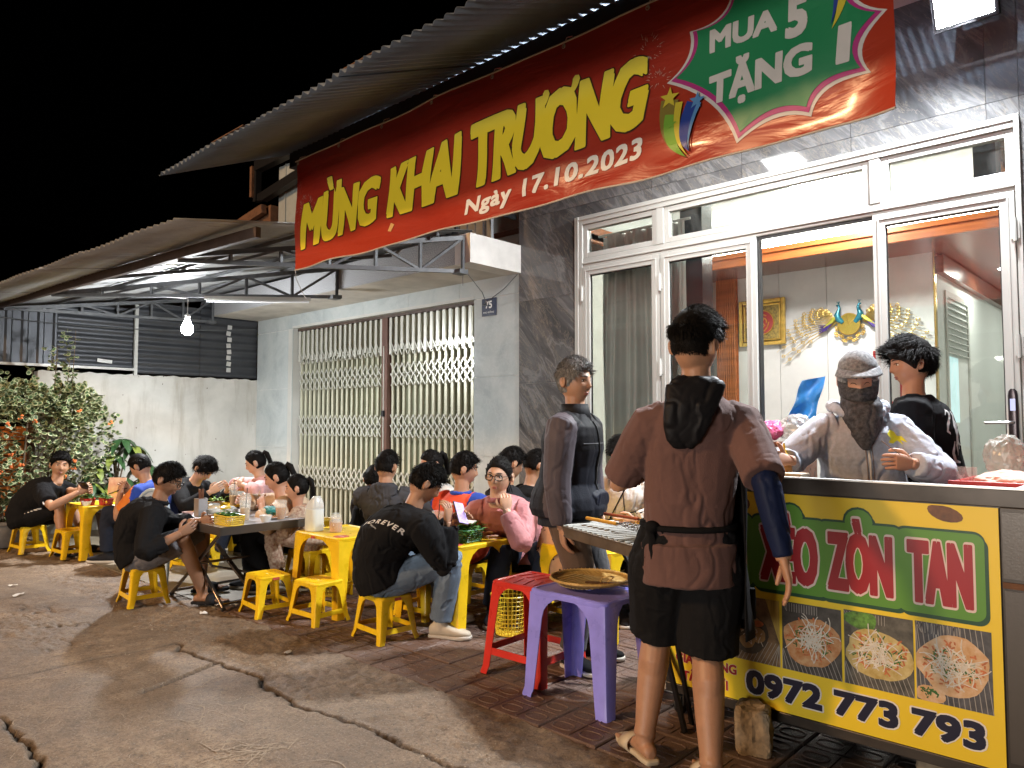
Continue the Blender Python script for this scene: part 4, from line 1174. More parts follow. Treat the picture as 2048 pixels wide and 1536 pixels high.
swoosh(bez((-1.16, 3.45), (-1.13, 3.3), (-1.21, 3.16)), .035, YY_, .0145); swoosh(bez((-1.19, 3.45), (-1.17, 3.3), (-1.215, 3.18)), .018, BB_, .017)
# sparkler strokes
rnd.seed(5); P, Fq = [], []
for (cx, cz, R_, n) in ((-5.83, 3.20, .16, 90), (-2.25, 3.42, .13, 46), (-2.17, 3.24, .08, 26)):
    for k in range(n):
        a = rnd.uniform(0, 6.28); r0 = rnd.uniform(.2, .9)*R_; r1 = r0+rnd.uniform(.01, .035); w_ = .0016
        c_, s_ = math.cos(a), math.sin(a); i = len(P)
        P += [(cx+r0*c_-w_*s_, cz+r0*s_+w_*c_), (cx+r1*c_, cz+r1*s_), (cx+r0*c_+w_*s_, cz+r0*s_-w_*c_)]; Fq.append((i, i+1, i+2))
print_on('sparkler', P, Fq, mat('spark_print', (.6, .42, .36), .4, 0, 0), .0035, cut=0)
print_on('sticker', [(-4.62, 2.80), (-4.58, 2.79), (-4.54, 2.84), (-4.58, 2.86)], [(0, 1, 2, 3)], mat('tan_sticker', (.6, .35, .12), .5, 0, 0), .004, cut=0)

# the banner is 4 m by 0.8 m and hangs on the awning's front beam
for k in range(9):
    b = MB(); x = -5.95+k*.62; z = ban_edge(x, True)-.03; y = ban_y(x, z)
    b.tube([(x+.012*math.cos(t*.785), y-.008, z+.012*math.sin(t*.785)) for t in range(8)], .003, 5, closed=True, hint=(0, 1, 0)); b.tube([(x, y-.006, z), (x+.01, y+.01, z+.06), (x+.03, 3.60, 3.74)], .0035, 5); b.build('tie_cord', mat('grey_cord', (.35, .33, .30), .8), ban, world=True)
b = MB(); b.tube([(-5.99, 3.55, 2.70), (-6.05, 3.6, 2.62), (-6.12, 3.75, 2.45)], .0035, 5); b.build('tie_cord', mat('grey_cord', (.35, .33, .30), .8), ban, world=True)
ban.location = (-2.741, 2.8045, 2.785); ban.scale = (.79, .79, .79)
# ================================================================== FOOD CART
MAT_INOX = mat('brushed_stainless', (.10, .09, .082), .30, .6, .12, 1.5, .03, 120)
MAT_INOXD = mat('dull_stainless', (.060, .052, .046), .34, .6, .3, 4)
cart = thing('food_cart', 'stainless steel food cart with yellow pancake advert panel on its front', 'food cart', (-1.1, 3.2, 0))
CX0, CX1, CY0, CY1 = -1.80, -.425, 2.955, 3.50
b = MB()
b.bx(CX0, CX1, CY0, CY0+.03, 1.015, 1.075); b.bx(CX0, CX1, CY0, CY0+.03, .10, .14)
b.bx(-.505, CX1, CY0, CY0+.03, .14, 1.015); b.bx(CX0, -1.775, CY0, CY0+.03, .14, 1.015)
b.bx(CX1-.03, CX1, CY0+.03, CY1, .96, 1.075); b.bx(CX1-.03, CX1, CY0+.03, CY1, .10, .14); b.bx(CX0, CX0+.03, CY0+.03, CY1, .10, .14); b.bx(CX0, CX0+.03, CY0+.03, CY1, .96, 1.075)
b.build('frame', MAT_INOXD, cart, world=True, bevel=.003)
b = MB(); b.bx(-1.775, -.505, CY0+.012, CY0+.02, .14, 1.015); b.bx(CX1-.02, CX1-.012, CY0+.03, CY1, .14, .96); b.bx(CX0+.012, CX0+.02, CY0+.03, CY1, .14, .96)
b.build('side_panel', MAT_INOX, cart, world=True)
b = MB(); b.bx(-.495, -.435, CY0-.006, CY0-.001, .18, .74); b.bx(-.497, -.432, CY0-.006, CY0-.001, .78, 1.0); b.build('post_plate', MAT_INOX, cart, world=True)
b = MB(); b.bx(-.50, -.43, CY0-.009, CY0-.003, .748, .768); b.build('weld_seam', MAT_RUST, cart, world=True)
b = MB(); b.bx(CX0+.03, CX1-.03, CY0+.03, CY1, .95, .965); b.build('worktop', MAT_INOX, cart, world=True)
b = MB(); b.bx(CX0+.03, CX1-.03, CY0+.03, CY1, .12, .13); b.build('bottom_shelf', MAT_INOX, cart, world=True)
b = MB(); b.bx(CX0-.004, CX1+.004, CY0-.004, CY0+.034, 1.0752, 1.081); b.bx(CX1-.034, CX1+.004, CY0+.034, CY1, 1.0752, 1.081); b.build('rim', mat('bright_steel_edge', (.75, .75, .73), .3, .5, .05), cart, world=True)
for (x, y) in ((CX0+.05, CY0+.05), (CX1-.05, CY0+.05), (CX0+.05, CY1-.05), (CX1-.05, CY1-.05)):
    c = MB(); c.prism([(x-.015+.035*math.cos(t*math.pi/9), y+.038*math.sin(t*math.pi/9)-.0, .038+.038*math.cos(t*math.pi/9)*0+.0) for t in range(2)], (0, 0, .001)) if False else None
    c.rings([((x-.016, y, .042), (0, .036, 0), (0, 0, .036)), ((x-.013, y, .042), (0, .042, 0), (0, 0, .042)), ((x+.013, y, .042), (0, .042, 0), (0, 0, .042)), ((x+.016, y, .042), (0, .036, 0), (0, 0, .036))], 18)
    w_ = c.build('wheel', mat('black_rubber', (.015, .015, .015), .5), cart, world=True, smooth=40)
    c = MB(); c.bx(x-.022, x-.018, y-.02, y+.02, .04, .10); c.bx(x+.018, x+.022, y-.02, y+.02, .04, .10); c.bx(x-.03, x+.03, y-.03, y+.03, .093, .0995); c.build('fork', MAT_INOX, cart, world=True)
# advert panel
PY = CY0-.0045
ad = MB(); ad.bx(-1.775, -.507, PY-.0, PY+.004, .145, 1.012)
def m_adv(N, L, b):
    p = geo_pos(N); sx = N.new('ShaderNodeSeparateXYZ'); L.new(p, sx.inputs[0])
    c = ramp(N, L, noise_n(N, L, p, 1.6, 2), [(.35, (.78, .56, .020)), (.65, (.84, .62, .03))])
    L.new(c, b.inputs['Base Color']); b.inputs['Roughness'].default_value = .38
    bumpn(N, L, b, noise_n(N, L, p, 5, 3), .15, .01)
adv = ad.build('advert_panel', node_mat('yellow_advert_vinyl', m_adv), cart, world=True)
def onp(lift): return lambda x, z: PY-lift
def pr_(name, pts, fs, mt, lift): return print_on(name, pts, fs, mt, lift, cart, lambda x, z: PY, cut=0)
def on_adv(name, pts, fs, mt, lift):
    o = MB(); o.add([(p[0], PY-lift-(p[2] if len(p) > 2 else 0), p[1]) for p in pts], [list(f) for f in fs]); return o.build(name, mt, adv, world=False) if False else _adv(name, o, mt)
def _adv(name, o, mt):
    me_ = o.mesh(name, mt, None, cart.location); q = bpy.data.objects.new(name, me_); COL.objects.link(q); q.parent = adv; return q
def _advs(name, o, mt): q = _adv(name, o, mt); q['kind'] = 'stuff'; return q
MAT_RPR = mat('dark_red_print', (.33, .012, .02), .35, 0, 0)
MAT_GPR = mat('leaf_green_print', (.10, .28, .03), .35, 0, 0)
MAT_DGPR = mat('deep_green_print', (.012, .07, .03), .35, 0, 0)
MAT_PINKW = mat('pinkish_white_print', (.72, .58, .55), .35, 0, 0)
MAT_NPR = mat('navy_print', (.008, .008, .03), .35, 0, 0)
words = [('BÁNH', -1.748, -1.405), ('XÈO', -1.346, -1.105), ('ZÒN', -1.076, -.835), ('TAN', -.794, -.582)]
# rounded green plates behind the words
for wi, (wd_, x0, x1) in enumerate(words):
    for gr, mt, lf, dx, dz in ((.034, MAT_DGPR, .0012, .009, -.012), (.037, MAT_DGPR, .0016, -.002, .004), (.032, MAT_GPR, .0022, 0, 0)):
        o = MB(); pts = []
        for (cx, cz, a0) in ((x1, .886, 0), (x0, .886, 90), (x0, .655, 180), (x1, .655, 270)):
            for t in range(7): pts.append((cx+dx+gr*math.cos(R(a0+15*t)), cz+dz+gr*math.sin(R(a0+15*t))))
        o.poly([(x, PY-lf-.00006*wi, z) for x, z in pts]); _adv('word_plate', o, mt)
for wx, gr_ in ((-1.215, .00003), (-.955, .00009), (-1.62, .00012)):      # plate bumps behind the accents
    for gr, mt, lf, dx, dz in ((.052, MAT_DGPR, .0014, .010, -.012), (.055, MAT_DGPR, .00185, -.002, .004), (.050, MAT_GPR, .00250, 0, 0)):
        o = MB(); o.poly([(wx+dx+gr*math.cos(t*.3927), PY-lf-gr_, .925+dz+gr*.95*math.sin(t*.3927)) for t in range(16)]); _adv('word_plate', o, mt)
for wd_, x0, x1 in words:
    vs, fs = text_fit(wd_, x0, x1, .656, .884, .038, .018); on_adv('lettering', vs, fs, MAT_PINKW, .0030)
    vs, fs = text_fit(wd_, x0+.003, x1-.003, .659, .881, .038, 0); on_adv('lettering', vs, fs, MAT_RPR, .0038)
for t_, x0, x1, z0, z1 in (('0972', -1.414, -1.104, .186, .282), ('773', -1.060, -.834, .190, .284), ('793', -.790, -.563, .192, .286)):
    vs, fs = text_fit(t_, x0-.003, x1+.003, z0-.002, z1+.002, .052, .026, cap='7'); on_adv('lettering', vs, fs, mat('white_outline_print', (.75, .72, .68), .35, 0, 0), .0012)
    vs, fs = text_fit(t_, x0, x1, z0, z1, .052, 0, cap='7'); on_adv('lettering', vs, fs, MAT_NPR, .002)
for t_, x0, x1, z0, z1 in (('GIAO HÀNG', -1.742, -1.455, .245, .285), ('TẬN NƠI', -1.71, -1.495, .172, .212)):
    vs, fs = text_fit(t_, x0, x1, z0, z1, .04, .02); on_adv('lettering', vs, fs, mat('white_outline_print', (.75, .72, .68), .35, 0, 0), .0012)
    vs, fs = text_fit(t_, x0, x1, z0, z1, .04, 0); on_adv('lettering', vs, fs, MAT_RPR, .002)
# brown spiral onion shapes at the top edge (print)
MAT_BRPR = mat('brown_print', (.14, .05, .01), .4, 0, .4, 30)
for (cx, cz, rx, rz_) in ((-.672, .982, .062, .028), (-1.43, .968, .045, .035)):
    o = MB(); o.poly([(cx+rx*math.cos(t*.3927)*(1 if math.cos(t*.3927) > 0 else .8), PY-.001, min(1.008, cz+rz_*math.sin(t*.3927)-.2*rx*math.cos(t*.3927))) for t in range(16)]); _adv('printed_blob', o, MAT_BRPR)
# the four food pictures: flat print
rnd.seed(21)
def food(x0, x1, z0, z1, kind):
    def q(name, pts, mt, lf):
        o = MB(); o.poly([(min(max(x, x0), x1), PY-lf, min(max(z, z0), z1)) for x, z in pts]); _adv(name, o, mt)
    q('food_picture', [(x0, z0), (x1, z0), (x1, z1), (x0, z1)], mat('picture_ground_%d' % kind, ((.10, .09, .09), (.16, .10, .05), (.06, .055, .05), (.09, .085, .07), (.07, .07, .08))[kind], .4, 0, .5, 25), .0012)
    o = MB()
    W, H_ = x1-x0, z1-z0
    for k in range(15):          # grill wires / mat lines
        t = k/14; xa = x0+W*t
        if kind == 1: a_, c_ = (xa, z0), (min(x1, xa+.05), z0+H_*.35)
        else: a_, c_ = (xa, z0), (max(x0, xa-.03), z0+H_*(.3 if kind != 4 else 1))
        o.add([(a_[0]-.0012, PY-.0018, a_[1]), (a_[0]+.0012, PY-.0018, a_[1]), (c_[0]+.0012, PY-.0018, c_[1]), (c_[0]-.0012, PY-.0018, c_[1])], [(0, 1, 2, 3)])
        if kind > 1: o.add([(a_[0]*.6+x0*.4, PY-.0018, z1-.004), (a_[0]*.6+x0*.4+.002, PY-.0018, z1-.004), (c_[0]*.6+x0*.4+.02, PY-.0018, z1-H_*.14), (c_[0]*.6+x0*.4+.018, PY-.0018, z1-H_*.14)], [(0, 1, 2, 3)])
    _advs('printed_wires', o, mat('printed_wire', (.34, .32, .30), .4, 0, 0))
    def blob(cx, cz, rx, rz_, mt, lf, jag=.08, n=26, nm='printed_pancake'):
        ph = rnd.uniform(0, 6)
        q(nm, [(cx+rx*math.cos(6.283*t/n)*(1+jag*math.sin(3*6.283*t/n+ph)+rnd.uniform(-jag, jag)*.5), cz+rz_*math.sin(6.283*t/n)*(1+jag*math.sin(2*6.283*t/n+ph)+rnd.uniform(-jag, jag)*.5)) for t in range(n)], mt, lf)
    def strands(cx, cz, rx, rz_, n, mt, lf, L_=.05, wd=.0022, nm='printed_sprouts'):
        s = MB()
        for k in range(n):
            r = math.sqrt(rnd.random()); a = rnd.uniform(0, 6.28); x, z = cx+rx*r*math.cos(a), cz+rz_*r*math.sin(a); a = rnd.uniform(0, 6.28); l = L_*rnd.uniform(.4, 1); cv = rnd.uniform(-1.5, 1.5)
            pp = []
            for t in range(5):
                pp.append((x, z)); x += l/4*math.cos(a); z += l/4*math.sin(a); a += cv/4
            pp = [(min(max(u, x0+.003), x1-.003), min(max(v, z0+.003), z1-.003)) for u, v in pp]
            lf2 = lf+rnd.uniform(0, .0004)
            for (xa, za), (xb, zb_) in zip(pp[:-1], pp[1:]):
                d_ = math.hypot(xb-xa, zb_-za)
                if d_ < 1e-4: continue
                nxx, nzz = -(zb_-za)/d_*wd/2, (xb-xa)/d_*wd/2
                s.add([(xa-nxx, PY-lf2, za-nzz), (xb-nxx, PY-lf2, zb_-nzz), (xb+nxx, PY-lf2, zb_+nzz), (xa+nxx, PY-lf2, za+nzz)], [(0, 1, 2, 3)])
        _advs(nm, s, mt)
    cake = mat('printed_cake_%d' % kind, ((.3, .2, .1), (.42, .25, .08), (.45, .16, .04), (.42, .30, .08), (.52, .28, .10))[kind], .4, 0, 0, 34, col2=((.4, .3, .1), (.3, .2, .1), (.60, .38, .20), (.62, .52, .25), (.68, .50, .34))[kind], detail=8)
    green = mat('printed_herbs', (.03, .12, .02), .4, 0, .6, 60); white = mat('printed_sprout', (.66, .62, .55), .4, 0, .15, 60); redd = mat('printed_shrimp', (.5, .15, .05), .4, 0, .3, 60)
    cx, cz = (x0+x1)/2, (z0+z1)/2
    if kind == 1:
        q('printed_mat', [(x0+.05, z1), (x0+W*.75, z1), (x1, z0+H_*.35), (x1, z1)], mat('printed_bamboo', (.50, .36, .08), .4, 0, .3, 8, stretch=(12, 1, 1)), .0015)
        blob(x0+W*.45, cz-.02, .075, .085, mat('printed_dark_bowl', (.05, .04, .03), .4, 0, .3, 40), .0021)
        for (u, v, r_) in ((.3, .55, .030), (.6, .42, .036), (.4, .3, .034), (.55, .62, .026)): blob(x0+W*u, z0+H_*v, r_, r_*.8, cake, .0024+.0001*u, .1, 14)
        strands(x0+W*.35, z0+H_*.78, .04, .025, 50, green, .0030, .03, .004, 'printed_herbs'); strands(x0+W*.5, z0+H_*.42, .05, .04, 40, white, .0030, .02, .003); blob(x0+W*.62, z0+H_*.60, .02, .014, redd, .0034, .1, 12)
    else:
        blob(cx, cz-.01+(.0 if kind != 4 else .01), W*.49, H_*(.36 if kind != 3 else .34), cake, .0022)
        if kind == 3:
            blob(x0+W*.25, z1-.03, W*.27, .03, mat('printed_lettuce', (.09, .22, .03), .4, 0, .6, 50), .0020, .15, 20, 'printed_herbs')
        strands(cx-.0, cz, W*.42, H_*.28, 60, redd, .0026, .025, .006, 'printed_shrimp')
        strands(cx, cz+.0, W*.34, H_*.2, 46, green, .0029, .03, .004, 'printed_herbs')
        strands(cx, cz+(.01 if kind == 2 else -.005), W*.28, H_*.17, 75, white, .0033, .075, .0034)
        if kind == 4: blob(x0+.04, z0+.025, .055, .028, cake, .0024, .1, 16); strands(x0+.04, z0+.03, .03, .015, 20, green, .0038, .02, .004, 'printed_herbs')
for kk, (x0, x1, z0, z1) in enumerate(((-1.497, -1.268, .318, .580), (-1.257, -1.027, .318, .585), (-1.017, -.778, .318, .592), (-.770, -.538, .320, .594))): food(x0, x1, z0, z1, kk+1)
food(-1.74, -1.507, .318, .578, 2)

# brick blocks under the cart
def rough_block(name, label, c, d, rz, seed):
    b = MB(); n = 7
    bm = bmesh.new(); bmesh.ops.create_cube(bm, size=1); bmesh.ops.subdivide_edges(bm, edges=bm.edges[:], cuts=9, use_grid_fill=True)
    P = np.array([v.co[:] for v in bm.verts]); P = P*np.array(d)
    rr = .5*np.array(d); q = P/rr; L4 = (np.abs(q)**9).sum(1)**(1/9); P = P/np.maximum(L4, 1e-6)[:, None]*np.max(np.abs(q), 1)[:, None]
    N_ = P/np.linalg.norm(P, axis=1)[:, None]; P = P+N_*((fbm(P*22+seed, 4)-.5)*.035)[:, None]+N_*((fbm(P*70+seed, 6)-.5)*.014)[:, None]
    for v, p in zip(bm.verts, P): v.co = p
    me_ = bpy.data.meshes.new(name); bm.to_mesh(me_); bm.free(); me_.materials.append(mat('rough_tan_stone', (.30, .235, .16), .9, 0, .35, 14, .6, 60)); 
    o = bpy.data.objects.new(name, me_); COL.objects.link(o); o.location = c; o.rotation_euler = (0, 0, rz)
    tag(o, label, 'stone block')
rough_block('stone_block', 'rough tan stone block propping the cart behind the standing cook', (-1.345, 2.865, .086), (.135, .14, .175), R(20), 3)
rough_block('stone_block', 'low rough stone block under the right end of the cart', (-.70, 3.10, .05), (.2, .13, .10), R(-8), 9)
# ================================================================== PLASTIC STOOLS AND TABLES
def plastic(name, c, rough=.33):
    return mat(name, c, rough, 0, .13, 7, .05, 26, sss=0, coat=.12, rvary=.12, detail=9)
MAT_YEL = plastic('yellow_plastic', (.80, .52, .012))
MAT_RED = plastic('red_plastic', (.58, .030, .020))
MAT_PUR = plastic('lilac_plastic', (.27, .26, .82))
MAT_STK = mat('silver_red_sticker', (.5, .08, .06), .4, 0, .3, 60)
def stool_kit(w, d, h, splay, fl_t, fl_b, arch, stretch=None, mt=MAT_YEL, th=.005, ribs=0, lip=.004, foot=.006):
    """returns the meshes of one moulded stool: seat, four legs, stretchers"""
    kit = []
    # seat
    s = MB()
    def rr(x, y, r, z):
        pts = []
        for (cx, cy, a0) in ((x-r, y-r, 0), (-x+r, y-r, 90), (-x+r, -y+r, 180), (x-r, -y+r, 270)):
            for t in range(5): pts.append(V((cx+r*math.cos(R(a0+22.5*t)), cy+r*math.sin(R(a0+22.5*t)), z)))
        return pts
    X, Y = w/2, d/2; r = .028 if w < .4 else .04
    s.loft([rr(X-.003, Y-.003, r, h-.030), rr(X, Y, r, h-.018), rr(X, Y, r, h-.007), rr(X-.006, Y-.006, r, h-.001), rr(X-.02, Y-.02, r*.7, h), rr(X-.024, Y-.024, r*.7, h-lip), rr(.012, .012, .006, h-lip), rr(.009, .009, .004, h-lip-.006)], cap=True)
    if ribs:
        for k in range(ribs):
            u = -X+.035+k*(2*X-.07)/(ribs-1)
            for s2 in (-1, 1):
                a, c = (u, s2*.012), (u+.03 if u < X-.06 else u, s2*(Y-.035))
                s.bar((a[0], a[1], h-lip+.001), (c[0], c[1], h-lip+.001), .006, .004)
    kit.append(('seat', s.mesh('seat', mt, 35)))
    # legs: bent flanges, wide at the top like an arch
    zs = [0, .012, .04, h*.3, h*.55]+[h-arch*(1-t) for t in (0, .3, .55, .75, .9, 1.0)]
    zs = [z for z in sorted(set(zs)) if z <= h-.02]+[h-.018]
    for sx in (-1, 1):
        for sy in (-1, 1):
            l = MB(); rings = []
            for z in zs:
                t = 1-z/h; ox, oy = X-.004+splay*t, Y-.004+splay*t
                if z < .013: ox += foot; oy += foot
                def fw(half):
                    if z <= h-arch: return fl_b+(fl_t-fl_b)*(z/(h-arch))
                    u = (z-(h-arch))/(arch-.02); u = min(1, u)
                    return fl_t+(half-fl_t)*(1-math.sqrt(max(0, 1-u*u)))
                fx, fy = fw(ox-.001), fw(oy-.001); c = .014
                pts = [(ox-fx, oy), (ox-c, oy), (ox-.3*c, oy-.3*c), (ox, oy-c), (ox, oy-fy), (ox-th, oy-fy), (ox-th, oy-c-th*.6), (ox-c-th*.6, oy-th), (ox-fx, oy-th)]
                rings.append([V((sx*px, sy*py, z)) for px, py in pts])
            if sx*sy < 0: rings = [r_[::-1] for r_ in rings]
            l.loft(rings, cap=True)
            kit.append(('leg', l.mesh('leg', mt, 30)))
    if stretch:
        z0, z1 = stretch; t0, t1 = 1-z0/h, 1-z1/h
        for ax_ in (0, 1):
            for s2 in (-1, 1):
                b = MB(); rr_ = []
                for z in (z0, z1):
                    t = 1-z/h; ox, oy = X-.006+splay*t, Y-.006+splay*t
                    f = fl_b+.004
                    if ax_ == 0: rr_.append([V((-ox+f*.5, s2*oy, z)), V((ox-f*.5, s2*oy, z)), V((ox-f*.5, s2*(oy-th), z)), V((-ox+f*.5, s2*(oy-th), z))])
                    else: rr_.append([V((s2*ox, -oy+f*.5, z)), V((s2*ox, oy-f*.5, z)), V((s2*(ox-th), oy-f*.5, z)), V((s2*(ox-th), -oy+f*.5, z))])
                b.loft(rr_); kit.append(('stretcher', b.mesh('stretcher', mt)))
    return kit
def fix_normals(kit):
    for nm, me in kit:
        bm = bmesh.new(); bm.from_mesh(me); bmesh.ops.recalc_face_normals(bm, faces=bm.faces); bm.to_mesh(me); bm.free()
    return kit
LOW = fix_normals(stool_kit(.262, .225, .265, .030, .052, .036, .075, (.052, .082), ribs=9))
TBL = fix_normals(stool_kit(.56, .46, .53, .022, .085, .060, .14, None))
TALLR = fix_normals(stool_kit(.33, .33, .475, .040, .062, .050, .10, (.10, .135), MAT_RED, ribs=5))
PUR = fix_normals(stool_kit(.46, .34, .505, .022, .090, .062, .13, None, MAT_PUR))
def put_kit(kit, name, label, cat, x, y, rz=0, group=None, z=0, sticker=None, sc_=1):
    t = thing(name, label, cat, (x, y, z), R(rz), group)
    if sc_ != 1: t.scale = (sc_, sc_, sc_)
    for nm, me in kit: link_copy(me, nm, t)
    if sticker:
        b = MB(); b.box(sticker, (.045, .0012, .016) if abs(sticker[1]) > abs(sticker[0]) else (.0012, .045, .016)); b.build('sticker', MAT_STK, t)
    return t
GS = 'yellow plastic stools around the tables'
def low(label, x, y, rz=0, z=0, group=GS, st=None): return put_kit(LOW, 'low_stool', label, 'stool', x, y, rz, group, z, st)
low('low yellow stool under the far left man in black shorts', -8.72, 2.22, 6)
low('empty low yellow stool in front of the far left man', -8.10, 2.42, 4)
low('low yellow stool under the man in grey shorts', -5.66, 2.17, -5)
low('empty low yellow stool between steel table and orange-lit table', -4.74, 2.64, -6, st=(.134, 0, .248))
low('empty low yellow stool with diagonal ribs nearest the middle table', -4.31, 2.765, 3)
low('low yellow stool under the man in black sweatshirt and jeans', -3.68, 2.83, -4, st=(.134, 0, .248))
low('low yellow stool under the woman feeding the girl', -5.42, 3.28, 10)
low('low yellow stool under the woman in pink jacket', -3.50, 3.92, 8)
low('low yellow stool under the man in red vest', -4.05, 3.86, 0)
low('low yellow stool under the man in dark hoodie', -4.75, 3.72, 5)
low('low yellow stool under the boy beside the gate', -5.42, 3.95, 0)
low('low yellow stool under the far woman in pink hoodie', -6.65, 3.72, 0)
low('low yellow stool under the boy with bowed head', -7.46, 3.32, 0)
low('low yellow stool under the man in orange and blue shirt', -7.22, 2.88, 0)
low('empty low yellow stool beneath the far yellow table', -6.6, 2.95, 14)
low('low yellow stool under the man in black behind the pink jacket', -4.0, 4.35, 0)
low('low yellow stool under the person in white track jacket', -2.95, 4.42, 0)
low('low yellow stool under the child in spotted pyjamas', -3.1, 3.95, 0)
low('low yellow stool under the dark figure beside the marble', -4.15, 4.72, 0)
low('low yellow stool seen through the legs of the middle table', -3.9, 3.32, 5)
low('low yellow stool under the far woman with tied hair', -4.72, 4.15, 5)
ORD = ['lowest', 'second', 'third', 'fourth', 'fifth', 'sixth', 'seventh', 'eighth', 'topmost']
for k in range(9): low('%s yellow stool of the tall nested stack beside the little girl' % ORD[k], -5.22, 3.36, 12, .022+.030*k if k else 0, 'nested yellow stools in the tall stack')
for k in range(6): low('%s yellow stool of the short nested stack before the gate' % (ORD[k] if k < 5 else 'topmost'), -5.35, 4.28, 5, .030*k, 'nested yellow stools in the short stack')
GT = 'yellow plastic tables'
def table(label, x, y, rz=0, st=None, sc_=1): return put_kit(TBL, 'plastic_table', label, 'table', x, y, rz, GT, 0, st, sc_)
table('yellow plastic table with red herb baskets beside the far left man', -8.03, 2.63, 0, sc_=.95)
table('yellow plastic table in the middle holding a white dispenser and a jar', -4.49, 3.08, 0, (-.02, -.238, .51))
table('yellow plastic table with the green herb basket before the pink jacket woman', -3.61, 3.34, 0, sc_=1.03)
table('far yellow plastic table between bowed boy and pink hoodie woman', -6.95, 3.4, 0, sc_=1.0)
table('yellow plastic table behind the old man at the marble wall', -3.72, 4.65, 0)
table('yellow plastic table holding the bamboo basket by the doors', -2.85, 3.86, 0)
table('yellow plastic table in front of the gate with a jar', -4.35, 4.35, 0)
for (x, y, z) in ((-4.30, 2.93, .527), (-3.42, 3.16, .5425)):
    t = thing('red_sticker_disc', ['red and white round sticker on the middle yellow table', 'red and white round sticker on the herb basket table'][x > -4], 'sticker', (x, y, z))
    b = MB(); b.lathe([(0, .0022), (.052, .0022), (.055, 0)], 24); b.build('disc', MAT_STK, t); b = MB(); b.bar((-.03, 0, .003), (.03, 0, .003), .008, .001); b.build('bar_mark', MAT_WPRINT, t)
put_kit(TALLR, 'tall_stool', 'tall red plastic stool beside the lilac one', 'stool', -2.60, 2.98, 2)
put_kit(PUR, 'tall_stool', 'tall lilac plastic stool holding the round woven tray', 'stool', -2.17, 2.87, -1)

# steel folding table
ft = thing('folding_table', 'stainless steel folding table with crossed tube legs loaded with food', 'table', (-5.35, 2.69, 0))
b = MB(); b.bx(-5.83, -4.87, 2.36, 3.01, .575, .590); b.build('table_top', mat('worn_steel_top', (.50, .50, .53), .3, .35, .12, 5), ft, world=True)
b = MB(); frame_box(b, -5.835, -4.865, 0, 0, 0, 0, 0) if False else None
b.bx(-5.835, -4.865, 2.353, 2.36, .535, .592); b.bx(-5.835, -4.865, 3.01, 3.017, .535, .592); b.bx(-4.87, -4.863, 2.36, 3.01, .535, .592); b.bx(-5.837, -5.83, 2.36, 3.01, .535, .592)
b.build('table_edge', MAT_INOX, ft, world=True)
for yy, s2 in ((2.42, 1), (2.95, 1)):
    for s_ in (-1, 1):
        b = MB(); x0, x1 = -5.35-s_*.38, -5.35+s_*.36
        b.tube([(x0, yy+s_*.018, .53), (x1, yy+s_*.018, .03), (x1+s_*.015, yy+s_*.018, .012)], .0125, 8)
        b.build('leg', mat('dark_chrome_tube', (.20, .17, .15), .22, .9, .1), ft, world=True, smooth=60)
        b = MB(); b.ball((x1+s_*.015, yy+s_*.018, .014), (.02, .02, .014), 8, 6); b.build('foot_cap', MAT_GASKET, ft, world=True)
b = MB()
for xx in (-5.70, -5.02): b.tube([(xx, 2.40, .04), (xx, 2.97, .04)], .011, 8)
b.tube([(-5.36, 2.38, .28), (-5.36, 3.0, .28)], .010, 8); b.tube([(-5.7, 2.5, .5), (-5.5, 2.6, .22), (-5.1, 2.8, .18)], .010, 8); b.bar((-5.6, 2.68, .36), (-5.05, 2.68, .10), .03, .02)
b.build('cross_bar', mat('dark_chrome_tube', (.20, .17, .15), .22, .9, .1), ft, world=True, smooth=60)

# ================================================================== TABLE THINGS
def basket(name, label, cat, loc, prof, mt, n=22, rows=5, gap=True, rect=None, rz=0, group=None):
    """openwork basket: rims, uprights and hoops"""
    t = thing(name, label, cat, loc, rz, group)
    b = MB()
    def P(u, z, f):
        r = np.interp(z, [p[1] for p in prof], [p[0] for p in prof])*f
        if rect:
            ax_, ay_ = rect; c, s = math.cos(u), math.sin(u); k = (abs(c)**8+abs(s)**8)**(-1/8)
            return V((c*k*r*ax_, s*k*r*ay_, z))
        return V((math.cos(u)*r, math.sin(u)*r, z))
    H_ = prof[-1][1]; m_ = 28
    for k in range(rows+1):
        z = .004+(H_-.004)*k/rows
        b.tube([P(6.2832*i/m_, z, 1) for i in range(m_)], .0045 if k in (0, rows) else .0026, 5, closed=True, hint=(0, 0, 1))
    b.build('hoops', mt, t)
    b = MB()
    for i in range(n):
        u = 6.2832*i/n; b.tube([P(u, .004, 1), P(u, H_*.5, 1), P(u, H_, 1)], .0034, 4)
    b.poly([P(6.2832*i/m_, .006, .98) for i in range(m_)]); b.build('weave', mt, t)
    return t
MAT_YB = plastic('yellow_basket_plastic', (.72, .52, .04)); MAT_GB = plastic('green_basket_plastic', (.03, .14, .07)); MAT_RB = plastic('red_basket_plastic', (.45, .02, .015))
MAT_CANE = mat('pale_cane', (.48, .30, .09), .5, 0, .3, 30)
basket('waste_basket', 'yellow openwork waste basket under the far left table', 'basket', (-7.86, 2.75, 0), [(.085, 0), (.11, .20)], MAT_YB, 26, 8)
basket('waste_basket', 'yellow openwork waste basket standing behind the red stool', 'basket', (-3.17, 3.40, 0), [(.085, 0), (.12, .24)], MAT_YB, 26, 9)
basket('waste_basket', 'wide yellow woven basket by the stool stack under the middle table', 'basket', (-4.86, 3.26, 0), [(.10, 0), (.15, .11)], MAT_YB, 28, 4)
basket('bamboo_basket', 'small tan bamboo basket on the yellow table behind the old man', 'basket', (-3.02, 3.92, .53), [(.075, 0), (.085, .12)], MAT_CANE, 22, 7)
rnd.seed(31)
